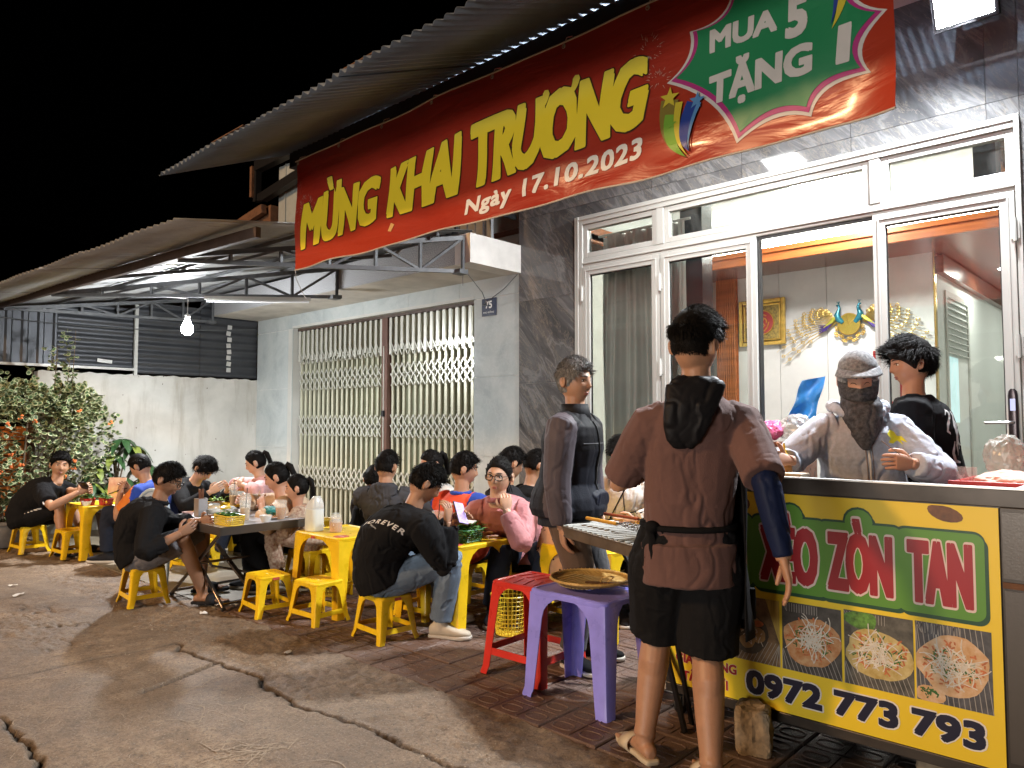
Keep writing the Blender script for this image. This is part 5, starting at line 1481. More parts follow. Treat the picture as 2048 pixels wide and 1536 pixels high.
MAT_HERB = mat('fresh_herb_leaf', (.045, .14, .02), .45, 0, .5, 40, sss=.1)
MAT_HERBL = mat('pale_lettuce_leaf', (.16, .30, .05), .45, 0, .4, 40)
def leafcloud(b, c, rx, ry, rz_, n, size, droop=.3):
    for k in range(n):
        p = V((rnd.gauss(0, .5)*rx, rnd.gauss(0, .5)*ry, abs(rnd.gauss(0, .6))*rz_))+V(c)
        a = rnd.uniform(0, 6.28); d = V((math.cos(a), math.sin(a), rnd.uniform(-droop, .6))).normalized(); s_, u = basis(d); l = size*rnd.uniform(.6, 1.3); w_ = l*.32
        b.add([p, p+d*l*.4+s_*w_+u*.1*l, p+d*l, p+d*l*.4-s_*w_+u*.1*l, p+d*l*.45-u*.05*l], [(0, 1, 4), (1, 2, 4), (2, 3, 4), (3, 0, 4)])
def herbs(label, loc, rx, ry, n=130, size=.035, h=.03, light=False, cat='herbs'):
    t = thing('herb_pile', label, cat, loc); b = MB(); leafcloud(b, (0, 0, 0), rx, ry, h, n, size); b.build('leaves', MAT_HERBL if light else MAT_HERB, t, kind='stuff')
    b = MB()
    for k in range(14):
        a = rnd.uniform(0, 6.28); p = V((rnd.uniform(-rx, rx)*.6, rnd.uniform(-ry, ry)*.6, h*.5)); b.tube([p, p+V((math.cos(a)*.05, math.sin(a)*.05, .012))], .0016, 4)
    b.build('stalks', MAT_HERBL, t, kind='stuff'); return t
basket('herb_basket', 'green openwork basket on the yellow table in front of the pink jacket woman', 'basket', (-3.50, 3.30, .546), [(.9, 0), (1.0, .075)], MAT_GB, 34, 5, rect=(.125, .085))
herbs('dark green herbs heaped in the green basket', (-3.50, 3.30, .60), .13, .10, 240, .045, .045)
t = thing('rice_paper_sheet', 'white sheet lying on the herbs of the green basket', 'rice paper', (-3.48, 3.28, .668), R(20))
b = MB(); b.box((0, 0, 0), (.17, .07, .006), Matrix.Rotation(R(6), 3, 'X')); b.build('sheet', mat('white_rice_paper', (.72, .70, .64), .5), t)
basket('herb_basket', 'long yellow openwork basket on the front of the steel table', 'basket', (-4.98, 2.47, .591), [(.92, 0), (1.0, .065)], MAT_YB, 40, 4, rect=(.125, .062), rz=0)
herbs('green herbs heaped in the long yellow basket', (-4.98, 2.47, .645), .12, .05, 150, .035, .02)
for i, (x, y, lb) in enumerate(((-7.93, 2.50, 'red openwork herb basket left on the far left table'), (-7.80, 2.62, 'red openwork herb basket nearer the middle on the far left table'))):
    basket('herb_basket', lb, 'basket', (x, y, .504), [(.85, 0), (1, .06)], MAT_RB, 26, 4, rect=(.075, .05))
    herbs(['green herbs in the left red basket', 'green herbs in the right red basket'][i], (x, y, .55), .07, .05, 90, .035, .04)
herbs('pale herbs on the far yellow table', (-7.0, 3.35, .535), .12, .08, 90, .03, .03, True)
# menu stand
t = thing('menu_card', 'pink and cream menu card standing on the far left table', 'menu', (-8.05, 2.80, .504), R(35))
b = MB(); b.box((0, 0, .12), (.19, .006, .24), Matrix.Rotation(R(-8), 3, 'X')); b.build('card', mat('pink_menu_print', (.62, .32, .26), .35, 0, 0, 16, col2=(.72, .6, .5)), t)
b = MB(); b.box((0, .03, .004), (.19, .09, .006)); b.build('base', MAT_WPRINT, t)

GLC = mat('clear_plastic', (.80, .80, .76), .12, 0, 0, alpha=.30)
MAT_FROST = mat('frosted_clear_plastic', (.75, .77, .76), .25, 0, 0, alpha=.55)
def cup(label, loc, liquid, h=.15, r=.042, lid=True, straw=True, fill=.55, group='drinks on the tables'):
    t = thing('drink_cup', label, 'cup', loc, 0, group)
    b = MB(); b.lathe([(r*.68, 0), (r*.70, .002), (r, h)], 20); b.poly([(r*.68*math.cos(t_*.314), r*.68*math.sin(t_*.314), .001) for t_ in range(20)]); b.build('cup_wall', GLC, t, smooth=60)
    if liquid:
        b = MB(); rf = r*(.68+.32*fill)-.002; b.lathe([(0, .003), (r*.66, .003), (rf, h*fill), (0, h*fill)], 18); b.build('drink', liquid, t, smooth=50)
    if lid:
        b = MB(); b.lathe([(r*1.06, h-.004), (r*1.06, h+.004), (r*.98, h+.006), (r*.75, h+.03), (0, h+.038)], 18); b.build('lid', GLC, t, smooth=60)
    if straw:
        b = MB(); b.tube([(0, 0, .02), (.012, .008, h+.075)], .0035, 6); b.build('straw', mat('black_straw', (.02, .02, .02), .4), t)
    return t
TEA = mat('orange_tea', (.60, .24, .03), .1, 0, .1, 10, trans=.3); MILK = mat('milky_tea', (.55, .38, .2), .3, 0, .1, 10); ICE = mat('pale_iced_drink', (.62, .58, .5), .2, 0, .2, 60)
cup('iced milky drink in domed clear cup behind the yellow herb basket', (-5.12, 2.66, .591), MILK, .16)
cup('clear cup of orange iced tea at the right corner of the steel table', (-4.97, 2.86, .591), TEA, .14, .045, False, False, .6)
cup('tall clear cup near the pink hoodie woman', (-6.62, 3.32, .531), MILK, .16)
cup('clear cup with straw held before the man in black sweatshirt', (-3.78, 3.34, .547), ICE, .16, .04, False, True, .4)
cup('clear cup of ice behind the long yellow basket', (-5.35, 2.78, .591), ICE, .12, .045, False, False, .7)
def jar(name, label, loc, r, h, m_in, fill=.7, cat='jar', lid=None):
    t = thing(name, label, cat, loc)
    b = MB(); b.lathe([(r*.9, 0), (r, .01), (r, h*.8), (r*.86, h*.9), (r*.86, h)], 20); b.build('glass', GLC, t, smooth=60)
    b = MB(); b.lathe([(0, .003), (r*.9, .004), (r*.94, .012), (r*.94, h*fill), (0, h*fill)], 18); b.build('contents', m_in, t, smooth=50)
    b = MB(); b.lathe([(r*.92, h), (r*.92, h+.012), (r*.4, h+.02), (0, h+.02)], 18); b.build('lid', lid or GLC, t, smooth=50); return t
jar('sauce_jar', 'glass jar of amber sauce on the middle yellow table', (-4.50, 3.02, .528), .045, .10, TEA)
jar('sauce_jar', 'dark brown sauce jar beside the amber jar', (-4.62, 3.10, .528), .032, .10, mat('dark_sauce', (.04, .015, .01), .2))
jar('sauce_jar', 'glass jar of amber sauce behind the phone in the sweatshirt man hands', (-3.83, 3.46, .547), .055, .12, TEA)
jar('sauce_jar', 'clear jar of pale chilli at the left of the steel table', (-5.45, 2.58, .591), .05, .085, ICE)
jar('condiment_jar', 'tan lidded jar in the middle of the steel table', (-5.30, 2.60, .591), .04, .075, mat('tan_spice', (.4, .26, .12), .7, 0, .3, 60), lid=MAT_YB)
# white dispenser with slanted clear hood
t = thing('cutlery_dispenser', 'white and clear cutlery dispenser with rounded hood on the middle table', 'dispenser', (-4.68, 2.96, .528))
b = MB(); b.rings([((0, 0, z), (.066*k, 0, 0), (0, .055*k, 0)) for z, k in ((0, .97), (.005, 1), (.15, 1.0), (.155, .99))], 24, 3.2); b.build('body', mat('frosted_white_plastic', (.62, .66, .64), .35, 0, .05), t, smooth=50)
b = MB(); b.rings([((.006*i, 0, .156+.018*i), (.066*math.cos(i*.27), 0, 0), (0, .055*math.cos(i*.22), 0)) for i in range(6)], 24, 3); b.build('hood', MAT_FROST, t, smooth=60)
t = thing('cutlery_dispenser', 'grey clear plastic holder with chopsticks at the left of the steel table', 'dispenser', (-5.62, 2.56, .591))
b = MB(); b.bx(-.04, .04, -.035, -.032, 0, .13); b.bx(-.04, .04, .032, .035, 0, .13); b.bx(-.04, -.037, -.032, .032, 0, .13); b.bx(.037, .04, -.032, .032, 0, .13); b.build('holder', mat('smoky_plastic', (.35, .33, .33), .3), t)
b = MB()
for k in range(9): b.tube([(rnd.uniform(-.02, .02), rnd.uniform(-.02, .02), .01), (rnd.uniform(-.035, .035), rnd.uniform(-.03, .03), .20)], .003, 5)
b.build('chopsticks', mat('brown_chopstick', (.2, .08, .04), .5), t)
def plate(label, loc, r=.09, food_=None, bowl=False, col=(.68, .67, .64)):
    t = thing('bowl' if bowl else 'plate', label, 'bowl' if bowl else 'plate', loc)
    b = MB(); pr2 = [(0, .004), (r*.5, .004), (r*.6, .006), (r, .045 if bowl else .016), (r, .043 if bowl else .013), (r*.62, .0), (0, 0)]
    b.lathe(pr2, 26); b.build('rim', mat('plate_%d' % int(col[2]*100), col, .25, 0, .04), t, smooth=50)
    if food_:
        b = MB(); bm_ = [(0, .022), (r*.4, .02), (r*.62, .014), (r*.68, .007)]; b.lathe(bm_, 16); b.build('food', food_, t, smooth=60); 
        b = MB(); leafcloud(b, (0, 0, .02), r*.5, r*.5, .012, 30, .022); b.build('garnish', MAT_HERB, t, kind='stuff')
    return t
CAKE = mat('crisp_pancake', (.60, .35, .10), .6, 0, 0, 40, .3, 60, col2=(.45, .18, .05))
plate('white plate with pancake pieces at the right end of the steel table', (-5.05, 2.86, .591), .095, CAKE)
plate('oval plate with golden pancake at the left of the steel table', (-5.30, 2.44, .591), .10, CAKE)
plate('small pink bowl at the left front edge of the steel table', (-5.55, 2.43, .591), .042, None, True, (.62, .40, .36))
plate('small white bowl at the right front of the far left table', (-7.84, 2.46, .504), .045, None, True)
plate('white plate on the far yellow table', (-6.88, 3.28, .531), .08, CAKE)
plate('small white bowl on the steel table near the girl', (-4.93, 2.72, .591), .045, None, True)
plate('red-rimmed bowl beside the pink hoodie woman', (-6.72, 3.5, .531), .06, None, True, (.6, .06, .04))
# napkins and crumpled bags
def crumple(name, label, cat, loc, d, mt, seed, amp=.35):
    bm = bmesh.new(); bmesh.ops.create_icosphere(bm, subdivisions=4, radius=1)
    P = np.array([v.co[:] for v in bm.verts]); n = fbm(P*2.2+seed, seed, 4); n2 = np.abs(fbm(P*4.5+seed, seed+3, 3)-.5)*2
    P = P*(1+amp*(n-.5)*2-amp*.5*n2)[:, None]*np.array(d)
    for v, p in zip(bm.verts, P): v.co = p
    for f in bm.faces: f.smooth = False
    me_ = bpy.data.meshes.new(name); bm.to_mesh(me_); bm.free(); me_.materials.append(mt)
    o = bpy.data.objects.new(name, me_); COL.objects.link(o); o.location = loc; return tag(o, label, cat)
MAT_TIS = mat('white_tissue', (.68, .66, .62), .9)
crumple('tissue_pile', 'white crumpled tissues on the steel table by the cups', 'tissues', (-5.47, 2.72, .625), (.07, .05, .035), MAT_TIS, 3)
crumple('tissue_pile', 'white tissue roll beside the gate table', 'tissues', (-4.25, 4.25, .57), (.05, .05, .045), MAT_TIS, 7)
crumple('teal_pouch', 'teal patterned pouch on the steel table in front of the woman', 'pouch', (-5.18, 2.90, .625), (.11, .05, .042), mat('teal_fabric', (.01, .20, .20), .6, 0, .4, 30), 5, .2)
for i, (x, y, s_) in enumerate(((-6.54, 1.61, .035), (-6.97, 1.67, .03), (-3.83, 2.26, .028), (-5.07, 2.56, .03), (-5.05, 2.33, .035), (-1.95, 3.17, .02))):
    b = MB(); n = 9; z0 = float(ground_h([x], [y])[0])+.006 if y < 2.45 else .006
    ring = [(s_*rnd.uniform(.7, 1.9)*math.cos(a_*6.283/n), s_*rnd.uniform(.4, .9)*math.sin(a_*6.283/n), z0+rnd.uniform(0, .014)) for a_ in range(n)]
    b.add(ring+[(0, 0, z0+.010)], [(j, (j+1) % n, n) for j in range(n)])
    o = b.build('paper_scrap', MAT_TIS); o.location = (x, y, 0); o.rotation_euler = (0, 0, rnd.uniform(0, 6))
    tag(o, ['white paper scrap lowest on the broken concrete at left', 'small white paper scrap behind it on the left concrete', 'white paper scrap on the slab in front of the sweatshirt man', 'pinkish tissue scrap beside the foot of the steel table', 'crumpled tissue scrap in front of the grey shorts man', 'tiny white scrap on the tiles behind the lilac stool'][i], 'litter')

# woven tray with handle loop
tr = thing('woven_tray', 'round woven bamboo winnowing tray on the lilac stool', 'tray', (-2.20, 2.93, .518))
b = MB(); b.lathe([(0, .0), (.10, .0), (.165, .012), (.188, .028)], 40); b.build('base', mat('bamboo_slats', (.58, .40, .13), .5, 0, 0, 6, .3, 20, stretch=(3, 26, 1), col2=(.30, .17, .05)), tr, smooth=60)
b = MB(); b.tube([(.19*math.cos(t*math.pi/24), .19*math.sin(t*math.pi/24), .03) for t in range(48)], .0065, 8, closed=True)
for k in range(60):
    a = k*math.pi/30; b.tube([(.182*math.cos(a), .182*math.sin(a), .026), (.19*math.cos(a+.03), .19*math.sin(a+.03), .039), (.198*math.cos(a+.06), .198*math.sin(a+.06), .026)], .0016, 4)
b.build('rim', MAT_CANE, tr, smooth=60)
b = MB()
for k in range(-8, 9):
    x = k*.0205; l = math.sqrt(max(0, .16**2-x*x)); b.bar((x, -l, .0045+.02*(abs(x)/.17)**3), (x, l, .0045+.02*(abs(x)/.17)**3), .014, .003)
b.build('slats', mat('bamboo_pale', (.55, .40, .16), .45, 0, .3, 7, stretch=(20, 2, 1)), tr, kind='stuff')
b = MB(); b.tube([(.08, -.03, .015), (.11, -.05, .05), (.145, -.035, .06), (.14, -.0, .05), (.10, .0, .02)], .0035, 6); b.build('loop', MAT_CANE, tr, smooth=60)
ct = thing('wooden_spatula', 'flat brown wooden spatula lying in the woven tray', 'spatula', (-2.10, 2.90, .53), R(30))
b = MB(); b.box((0, 0, .01), (.17, .03, .006)); b.box((.10, 0, .012), (.06, .05, .006)); b.build('blade', mat('dark_wood', (.16, .08, .03), .6, 0, .3, 20), ct)

# charcoal grill on a folding stand
gr = thing('charcoal_grill', 'flat steel grill tray full of rods on a folding black stand', 'grill', (-2.05, 2.98, .775), R(-24))
b = MB(); L_, W_ = .36, .15
for (x0, x1, y0, y1) in ((-L_, L_, -W_-.004, -W_), (-L_, L_, W_, W_+.004), (-L_-.004, -L_, -W_, W_), (L_, L_+.004, -W_, W_)): b.bx(x0, x1, y0, y1, -.055, .0)
b.bx(-L_, L_, -W_, W_, -.055, -.050); b.bx(-L_-.015, L_+.015, -W_-.016, -W_-.004, -.004, 0); b.build('tray', mat('heat_brown_steel', (.20, .15, .11), .4, .6, .3, 6), gr)
b = MB(); b.bx(-L_+.004, L_-.004, -W_+.004, W_-.004, -.04, -.03); b.build('ash_bed', mat('dark_ash', (.03, .025, .022), .95, 0, .5, 30, .5, 50), gr)
for k in range(15):
    x = -L_+.02+k*(2*L_-.04)/14
    b = MB(); b.tube([(x, -W_-.012, .004), (x, W_+.012, .004)], .0055, 6); b.build('rod', mat('bright_rod', (.70, .68, .62), .3, .7, .1), gr)
b = MB(); b.bar((-.02, .12, -.06), (.46, .02, -.77), .028, .012, (0, 1, 0)); b.bar((.30, .14, -.06), (.02, .36, -.77), .022, .012, (0, 1, 0)); b.bar((-.30, .14, -.06), (.10, .34, -.77), .022, .012, (0, 1, 0)); b.bar((.33, .0, -.06), (.40, .1, -.77), .022, .012, (0, 1, 0)); b.build('folding_leg', MAT_BLACKST, gr)
wk = thing('grill_clamp', 'wire grill clamp with long yellow wooden handle lying on the grill', 'grill clamp', (-2.12, 2.98, .795), R(-18))
b = MB(); b.rings([((x, 0, .02), (0, w_, 0), (0, 0, .009)) for x, w_ in ((-.19, .008), (-.18, .012), (-.05, .013), (.02, .012), (.06, .009))], 10); b.build('handle', mat('yellow_varnished_wood', (.55, .27, .04), .3, 0, .2, 10), wk, smooth=60)
b = MB()
for k in range(7): b.tube([(.06, 0, .02), (.12, -.045+.015*k, .035), (.22, -.05+.0167*k, .018), (.27, 0, .0+.004*k)], .0016, 4)
for x in (.12, .16, .2, .24): b.tube([(x, -.05, .02), (x, 0, .036), (x, .05, .02)], .0016, 4)
b.build('wire_head', mat('dark_wire', (.12, .10, .09), .4, .8), wk)
wk = thing('grill_clamp', 'second brown-handled clamp on the far side of the grill', 'grill clamp', (-2.22, 3.19, .80), R(-14))
b = MB(); b.rings([((x, 0, .02), (0, w_, 0), (0, 0, .008)) for x, w_ in ((-.10, .008), (-.09, .012), (.1, .012), (.16, .009))], 10); b.build('handle', mat('red_brown_wood', (.22, .05, .02), .3, 0, .2, 10), wk, smooth=60)
b = MB(); b.tube([(.16, 0, .02), (.3, .04, .02)], .003, 5); b.tube([(.16, 0, .02), (.3, -.04, .02)], .003, 5); b.build('wire_head', mat('dark_wire', (.12, .10, .09), .4, .8), wk)
# cloths and bags behind the grill
crumple('grey_cloth', 'grey blue rag lying on the far edge of the lilac stool', 'rag', (-2.08, 3.12, .50), (.09, .05, .02), mat('grey_rag', (.18, .20, .24), .9), 14)
crumple('plastic_bag', 'white plastic bag hanging behind the folding grill leg', 'bag', (-1.93, 3.42, .46), (.10, .06, .14), mat('white_bag_film', (.62, .57, .55), .35, 0, .1), 15)
t = thing('bucket', 'white plastic bucket standing behind the lilac stool', 'bucket', (-1.93, 3.30, 0)); b = MB(); b.lathe([(.11, 0), (.115, .005), (.135, .33), (.142, .335), (.142, .345), (.130, .345)], 28); b.build('pail', mat('white_bucket', (.62, .60, .55), .4, 0, .06), t, smooth=50)
b = MB(); b.tube([(.138*math.cos(a_), .138*math.sin(a_), .33-.0*a_) for a_ in [i*math.pi/12 for i in range(13)]], .003, 5); b.build('handle', MAT_INOX, t)

# light blue child chair
ch = thing('child_chair', 'light blue plastic chair with rounded back behind the grey shorts man', 'chair', (-6.35, 2.62, 0), R(200))
MAT_LB = mat('pale_blue_plastic', (.42, .52, .60), .35, 0, .05)
b = MB(); b.rings([((0, 0, .38), (.17, 0, 0), (0, .16, 0)), ((0, 0, .40), (.18, 0, 0), (0, .17, 0)), ((0, 0, .405), (.15, 0, 0), (0, .14, 0))], 24, 3.5); b.build('seat', MAT_LB, ch, smooth=50)
b = MB(); o_ = [(.17*math.cos(a_)*1.0, .16+.0*a_, .58+.17*math.sin(a_)) for a_ in [math.pi*i/14 for i in range(15)]]; b.tube([(.17, .15, .40)]+o_+[(-.17, .15, .40)], .016, 8); b.build('back_frame', MAT_LB, ch, smooth=60)
b = MB(); b.prism([(.155*math.cos(a_), .155, .58+.155*math.sin(a_)) for a_ in [math.pi*i/14 for i in range(15)]]+[(-.155, .155, .50), (.155, .155, .50)], (0, .008, 0)); b.build('back_panel', mat('clear_blue_plastic', (.5, .58, .66), .3, 0, .05, alpha=.75), ch)
for sx in (-1, 1):
    for sy in (-1, 1): b = MB(); b.tube([(sx*.14, sy*.13, .39), (sx*.18, sy*.17, 0)], [.02, .014], 8); b.build('leg', MAT_LB, ch, smooth=60)

# counter goods on and behind the cart
def boxy(name, label, cat, loc, d, mt, rz=0, bev=.003):
    b = MB(); b.box((0, 0, d[2]/2), d); o = b.build(name, mt, None, bevel=bev); o.location = loc; o.rotation_euler = (0, 0, R(rz)); return tag(o, label, cat)
cr = thing('red_crate', 'red plastic tray at the right end behind the cart counter', 'tray', (-.56, 3.62, .875))
MAT_RC = plastic('bright_red_plastic', (.62, .02, .02))
b = MB(); b.bx(-.18, .40, -.2, .2, .10, .11); b.bx(-.18, .40, -.2, -.19, .11, .19); b.bx(-.18, .40, .19, .2, .11, .19); b.bx(-.18, -.17, -.19, .19, .11, .19); b.bx(.39, .40, -.19, .19, .11, .19); b.bx(-.195, .415, -.212, -.20, .175, .192); b.build('tray_body', MAT_RC, cr, bevel=.003)
t = thing('prep_table', 'dark trestle table behind the cart under the red tray', 'table', (-.42, 3.65, 0)); b = MB(); b.bx(-.36, .4, -.24, .24, .93, .972); b.build('table_top', MAT_STEEL, t)
for sx in (-.33, .36):
    for sy in (-.2, .2): b = MB(); b.bx(sx-.015, sx+.015, sy-.015, sy+.015, 0, .93); b.build('leg', MAT_STEEL, t)
MAT_FILM = glass_mat('clear_bag_film', (.92, .90, .88), .1, .15, .25)
crumple('pancake_bag', 'clear bag of pinkish rice cakes on the red tray', 'bag', (-.57, 3.58, 1.05), (.13, .10, .055), mat('pale_pink_cakes', (.62, .38, .30), .6, 0, .15, 20), 33, .2)
crumple('knotted_bag', 'knotted clear plastic bag standing on the red tray', 'bag', (-.60, 3.68, 1.15), (.075, .06, .10), mat('cloudy_film', (.45, .46, .43), .25, 0, .2, 12, alpha=.55), 34, .3)
cup('clear cup of pink sauce on the left of the red tray', (-.715, 3.54, .986), mat('pink_sauce', (.62, .30, .24), .3), .13, .04, False, False, .5)
for i, (x, y, d, c, lb) in enumerate(((-1.655, 3.22, (.045, .04, .10), (.55, .03, .05), 'small red labelled box at the left of the cart counter'), (-1.60, 3.25, (.03, .05, .11), (.6, .6, .58), 'white slim box at the left end of the cart counter'),
        (-1.53, 3.22, (.075, .05, .11), (.52, .54, .42), 'pale green and white carton on the cart counter'), (-1.44, 3.22, (.085, .06, .115), (.62, .60, .56), 'plain white carton on the cart counter'), (-1.33, 3.25, (.12, .1, .112), (.60, .50, .38), 'stack of cream paper trays on the cart counter'))):
    boxy('carton', lb, 'carton', (x, y, .966), d, mat('carton_%d' % i, c, .5, 0, .1, 30), rnd.uniform(-12, 12))
t = thing('oil_bottle', 'yellow-capped squeeze bottle of orange oil on the cart counter', 'bottle', (-1.395, 3.33, .966)); b = MB(); b.lathe([(.0, 0), (.035, 0), (.037, .01), (.037, .11), (.03, .145), (.014, .165), (.014, .175)], 18); b.build('body', mat('orange_oil', (.65, .33, .12), .3), t, smooth=60)
b = MB(); b.lathe([(.017, .172), (.017, .19), (.008, .20), (.004, .24), (0, .24)], 14); b.build('cap', MAT_YEL, t, smooth=60)
crumple('pink_bag', 'pink plastic bag bundle behind the cart at the doorway', 'bag', (-1.98, 4.55, 1.25), (.08, .06, .065), mat('pink_film', (.55, .12, .28), .3, 0, .4, 20, alpha=.9), 41, .3)
crumple('clear_bag', 'clear plastic bags heaped beside the pink bag', 'bag', (-1.85, 4.60, 1.26), (.12, .08, .09), mat('cloudy_film', (.5, .47, .42), .25, 0, .2, 12, alpha=.4), 42, .3)
t = thing('side_shelf', 'dark wooden side shelf inside behind the cart holding plastic bags', 'shelf', (-2.05, 4.6, 0)); b = MB(); b.bx(-.32, .28, -.16, .16, 1.15, 1.18); b.build('board', MAT_WOODD, t)
for sx in (-.3, .26): b = MB(); b.bx(sx-.015, sx+.015, -.14, .14, 0, 1.15); b.build('leg', MAT_WOODD, t)
# blue bag hanging
b = MB(); P = []
n1, n2 = 12, 14
for j in range(n2+1):
    v = j/n2
    for i in range(n1+1):
        u = i/n1-.5; P.append((u*(.25+.06*v+.02*math.sin(v*9))-.05*v, .04*math.sin(u*7+v*4)*v+.02*math.sin(v*11+u*5), -.5*v+.09*(u+.3)*(1-v)))
b.add(P, [(j*(n1+1)+i, j*(n1+1)+i+1, (j+1)*(n1+1)+i+1, (j+1)*(n1+1)+i) for j in range(n2) for i in range(n1)])
o = b.build('blue_bag', mat('blue_plastic_film', (.05, .32, .85), .35, 0, .2, 8), None, smooth=60); o.scale = (.62, 1, .72); o.location = (-2.17, 5.75, 1.62); o.rotation_euler = (0, R(12), R(20)); tag(o, 'bright blue plastic bag hanging inside the open doorway', 'bag')
o = boxy('red_poster_box', 'red framed notice leaning inside behind the boy in black', 'poster', (-1.62, 5.72, 1.2), (.20, .03, .62), mat('red_notice', (.55, .03, .03), .4), 0); 
b = MB(); b.box((.02, -.018, .40), (.11, .003, .30)); q = b.build('white_sheet', MAT_WPRINT, o)
# cable on the house front
t = thing('loose_cable', 'thin grey cable drooping from the truss end to the marble wall', 'cable', (-4.9, 4.6, 2.6)); b = MB()
b.tube([(-4.86, 4.64, 2.66), (-4.93, 4.9, 2.53), (-5.16, 5.2, 2.46), (-5.3, 5.27, 2.49), (-5.0, 5.27, 2.62), (-4.82, 5.27, 2.74)], .004, 5); b.tube([(-4.9, 4.62, 2.65), (-4.9, 4.62, 2.55)], .003, 4); b.build('wire', MAT_STEEL, t, world=True)
t = thing('loose_cable', 'long thin cable sagging along the corrugated sheeting', 'cable', (-9.8, 3.9, 2.5)); b = MB()
b.tube([(-9.8, .6+4.6*i/20, 2.62-.16*math.sin(math.pi*i/20)) for i in range(21)], .006, 5); b.build('wire', MAT_STEEL, t, world=True)

# ================================================================== PLANTS
rnd.seed(77)
MAT_VLEAF = mat('green_leaf_core', (.045, .085, .028), .5, 0, .5, 9); MAT_VEDGE = mat('cream_leaf_margin', (.31, .32, .17), .5, 0, .3, 9)
MAT_TWIG = mat('brown_twig', (.10, .065, .035), .8)
bush = thing('variegated_bush', 'tall variegated bush with cream edged leaves behind the far left table', 'bush', (-9.35, 2.2, 0))
def vleaf(b, p, d, l):
    s_, u = basis(d, (rnd.uniform(-1, 1), rnd.uniform(-1, 1), 1)); w_ = l*.42
    o_ = [p, p+d*l*.3+s_*w_, p+d*l*.75+s_*w_*.8, p+d*l, p+d*l*.75-s_*w_*.8, p+d*l*.3-s_*w_]; c = p+d*l*.5
    i_ = [c+(q-c)*.66+u*.002 for q in o_]
    b.cur = 1; b.add(o_+i_, [(k, (k+1) % 6, 6+(k+1) % 6, 6+k) for k in range(6)]); b.cur = 0; b.add(i_, [tuple(range(6))])
b = MB()
blobs = [(-9.3, 2.45, 1.25, .45, .55, .42), (-9.35, 2.85, 1.05, .35, .40, .55), (-9.3, 2.0, 1.0, .45, .5, .7), (-9.3, 2.5, .65, .45, .6, .45), (-9.3, 1.6, .8, .4, .4, .6), (-9.3, 2.75, 1.5, .3, .25, .2), (-9.35, 2.2, 1.55, .4, .35, .18), (-9.4, 1.5, 1.35, .4, .4, .3)]
for k in range(6300):
    c = rnd.choice(blobs); a = rnd.uniform(0, 6.28); ph = math.acos(rnd.uniform(-1, 1)); r = rnd.uniform(.55, 1.0)**.5
    n = V((math.sin(ph)*math.cos(a), math.sin(ph)*math.sin(a), math.cos(ph)))
    p = V(c[:3])+V((n.x*c[3]*r, n.y*c[4]*r, n.z*c[5]*r))+V((rnd.gauss(0, .02), rnd.gauss(0, .03), rnd.gauss(0, .03)))
    if p.y > 2.15 and p.y < 2.55 and .82 < p.z < 1.2 and p.x < -9.0 and rnd.random() < .75: continue      # gap where the orange gate shows
    d = (n+V((rnd.uniform(-.8, .8), rnd.uniform(-.8, .8), rnd.uniform(-.6, .6)))).normalized(); vleaf(b, p, d, rnd.uniform(.042, .072))
for (y0, x0, zt_, n_) in ((2.72, -9.28, 2.34, 70), (2.55, -9.3, 2.15, 60), (2.66, -9.26, 1.98, 40), (2.32, -9.3, 1.9, 30), (2.05, -9.3, 1.86, 24)):
    for k in range(n_):
        t = k/n_; z = 1.4+(zt_-1.4)*t; p = V((x0+rnd.gauss(0, .025), y0+.05*math.sin(z*5)+rnd.gauss(0, .028), z)); vleaf(b, p, V((rnd.uniform(-1, 1), rnd.uniform(-1, 1), rnd.uniform(-.2, .8))).normalized(), rnd.uniform(.045, .068))
b.build('foliage', [MAT_VLEAF, MAT_VEDGE], bush, world=True, kind='stuff')
b = MB()
for (y0, x0, zt_) in ((2.72, -9.28, 2.34), (2.55, -9.3, 2.15), (2.66, -9.26, 1.98), (2.32, -9.3, 1.9), (2.0, -9.3, 1.5), (1.7, -9.3, 1.4), (2.9, -9.3, 1.4)):
    b.tube([(-9.3, 2.2+(y0-2.2)*.3, .1), (-9.32, 2.2+(y0-2.2)*.7, .7), (x0, y0, 1.4), (x0, y0+.03, zt_)], [.02, .014, .008, .003], 6)
for k in range(60):
    p = V((-9.3, rnd.uniform(1.7, 2.9), rnd.uniform(.4, 1.5))); b.tube([p, p+V((rnd.uniform(-.2, .3), rnd.uniform(-.2, .2), rnd.uniform(0, .3)))], .004, 4)
b.build('stems', MAT_TWIG, bush, world=True)
# small orange blossoms
b = MB()
for k in range(20):
    c = rnd.choice(blobs[:5]); p = V(c[:3])+V((.35, rnd.uniform(-.4, .4), rnd.uniform(-.4, .4)))
    for q in range(4): b.ball(p+V((rnd.gauss(0, .012), rnd.gauss(0, .012), rnd.gauss(0, .012))), .012, 5, 4)
b.build('blossoms', mat('orange_blossom', (.65, .16, .04), .6, 0, .3, 30), bush, world=True, kind='stuff')
mt_ = thing('money_tree', 'dark broad-leaved potted tree between the bush and the white wall', 'plant', (-9.25, 3.2, 0))
MAT_BL = mat('dark_glossy_leaf', (.022, .055, .018), .28, 0, .4, 8, spec=.6); MAT_BL2 = mat('yellowing_leaf', (.13, .16, .03), .35, 0, .5, 14)
b = MB(); b.tube([(0, 0, 0), (.02, .02, .4), (-.02, 0, .8), (0, .05, 1.0)], [.03, .024, .018, .010], 8)
heads = [((.05, -.22, .78)), ((.08, .15, 1.02)), ((.05, .30, .80)), ((.05, -.05, .92)), ((.1, .02, .66)), ((.1, .25, .60)), ((.1, -.2, .55)), ((.0, .38, .68)), ((.15, -.32, .62)), ((.05, .05, 1.10))]
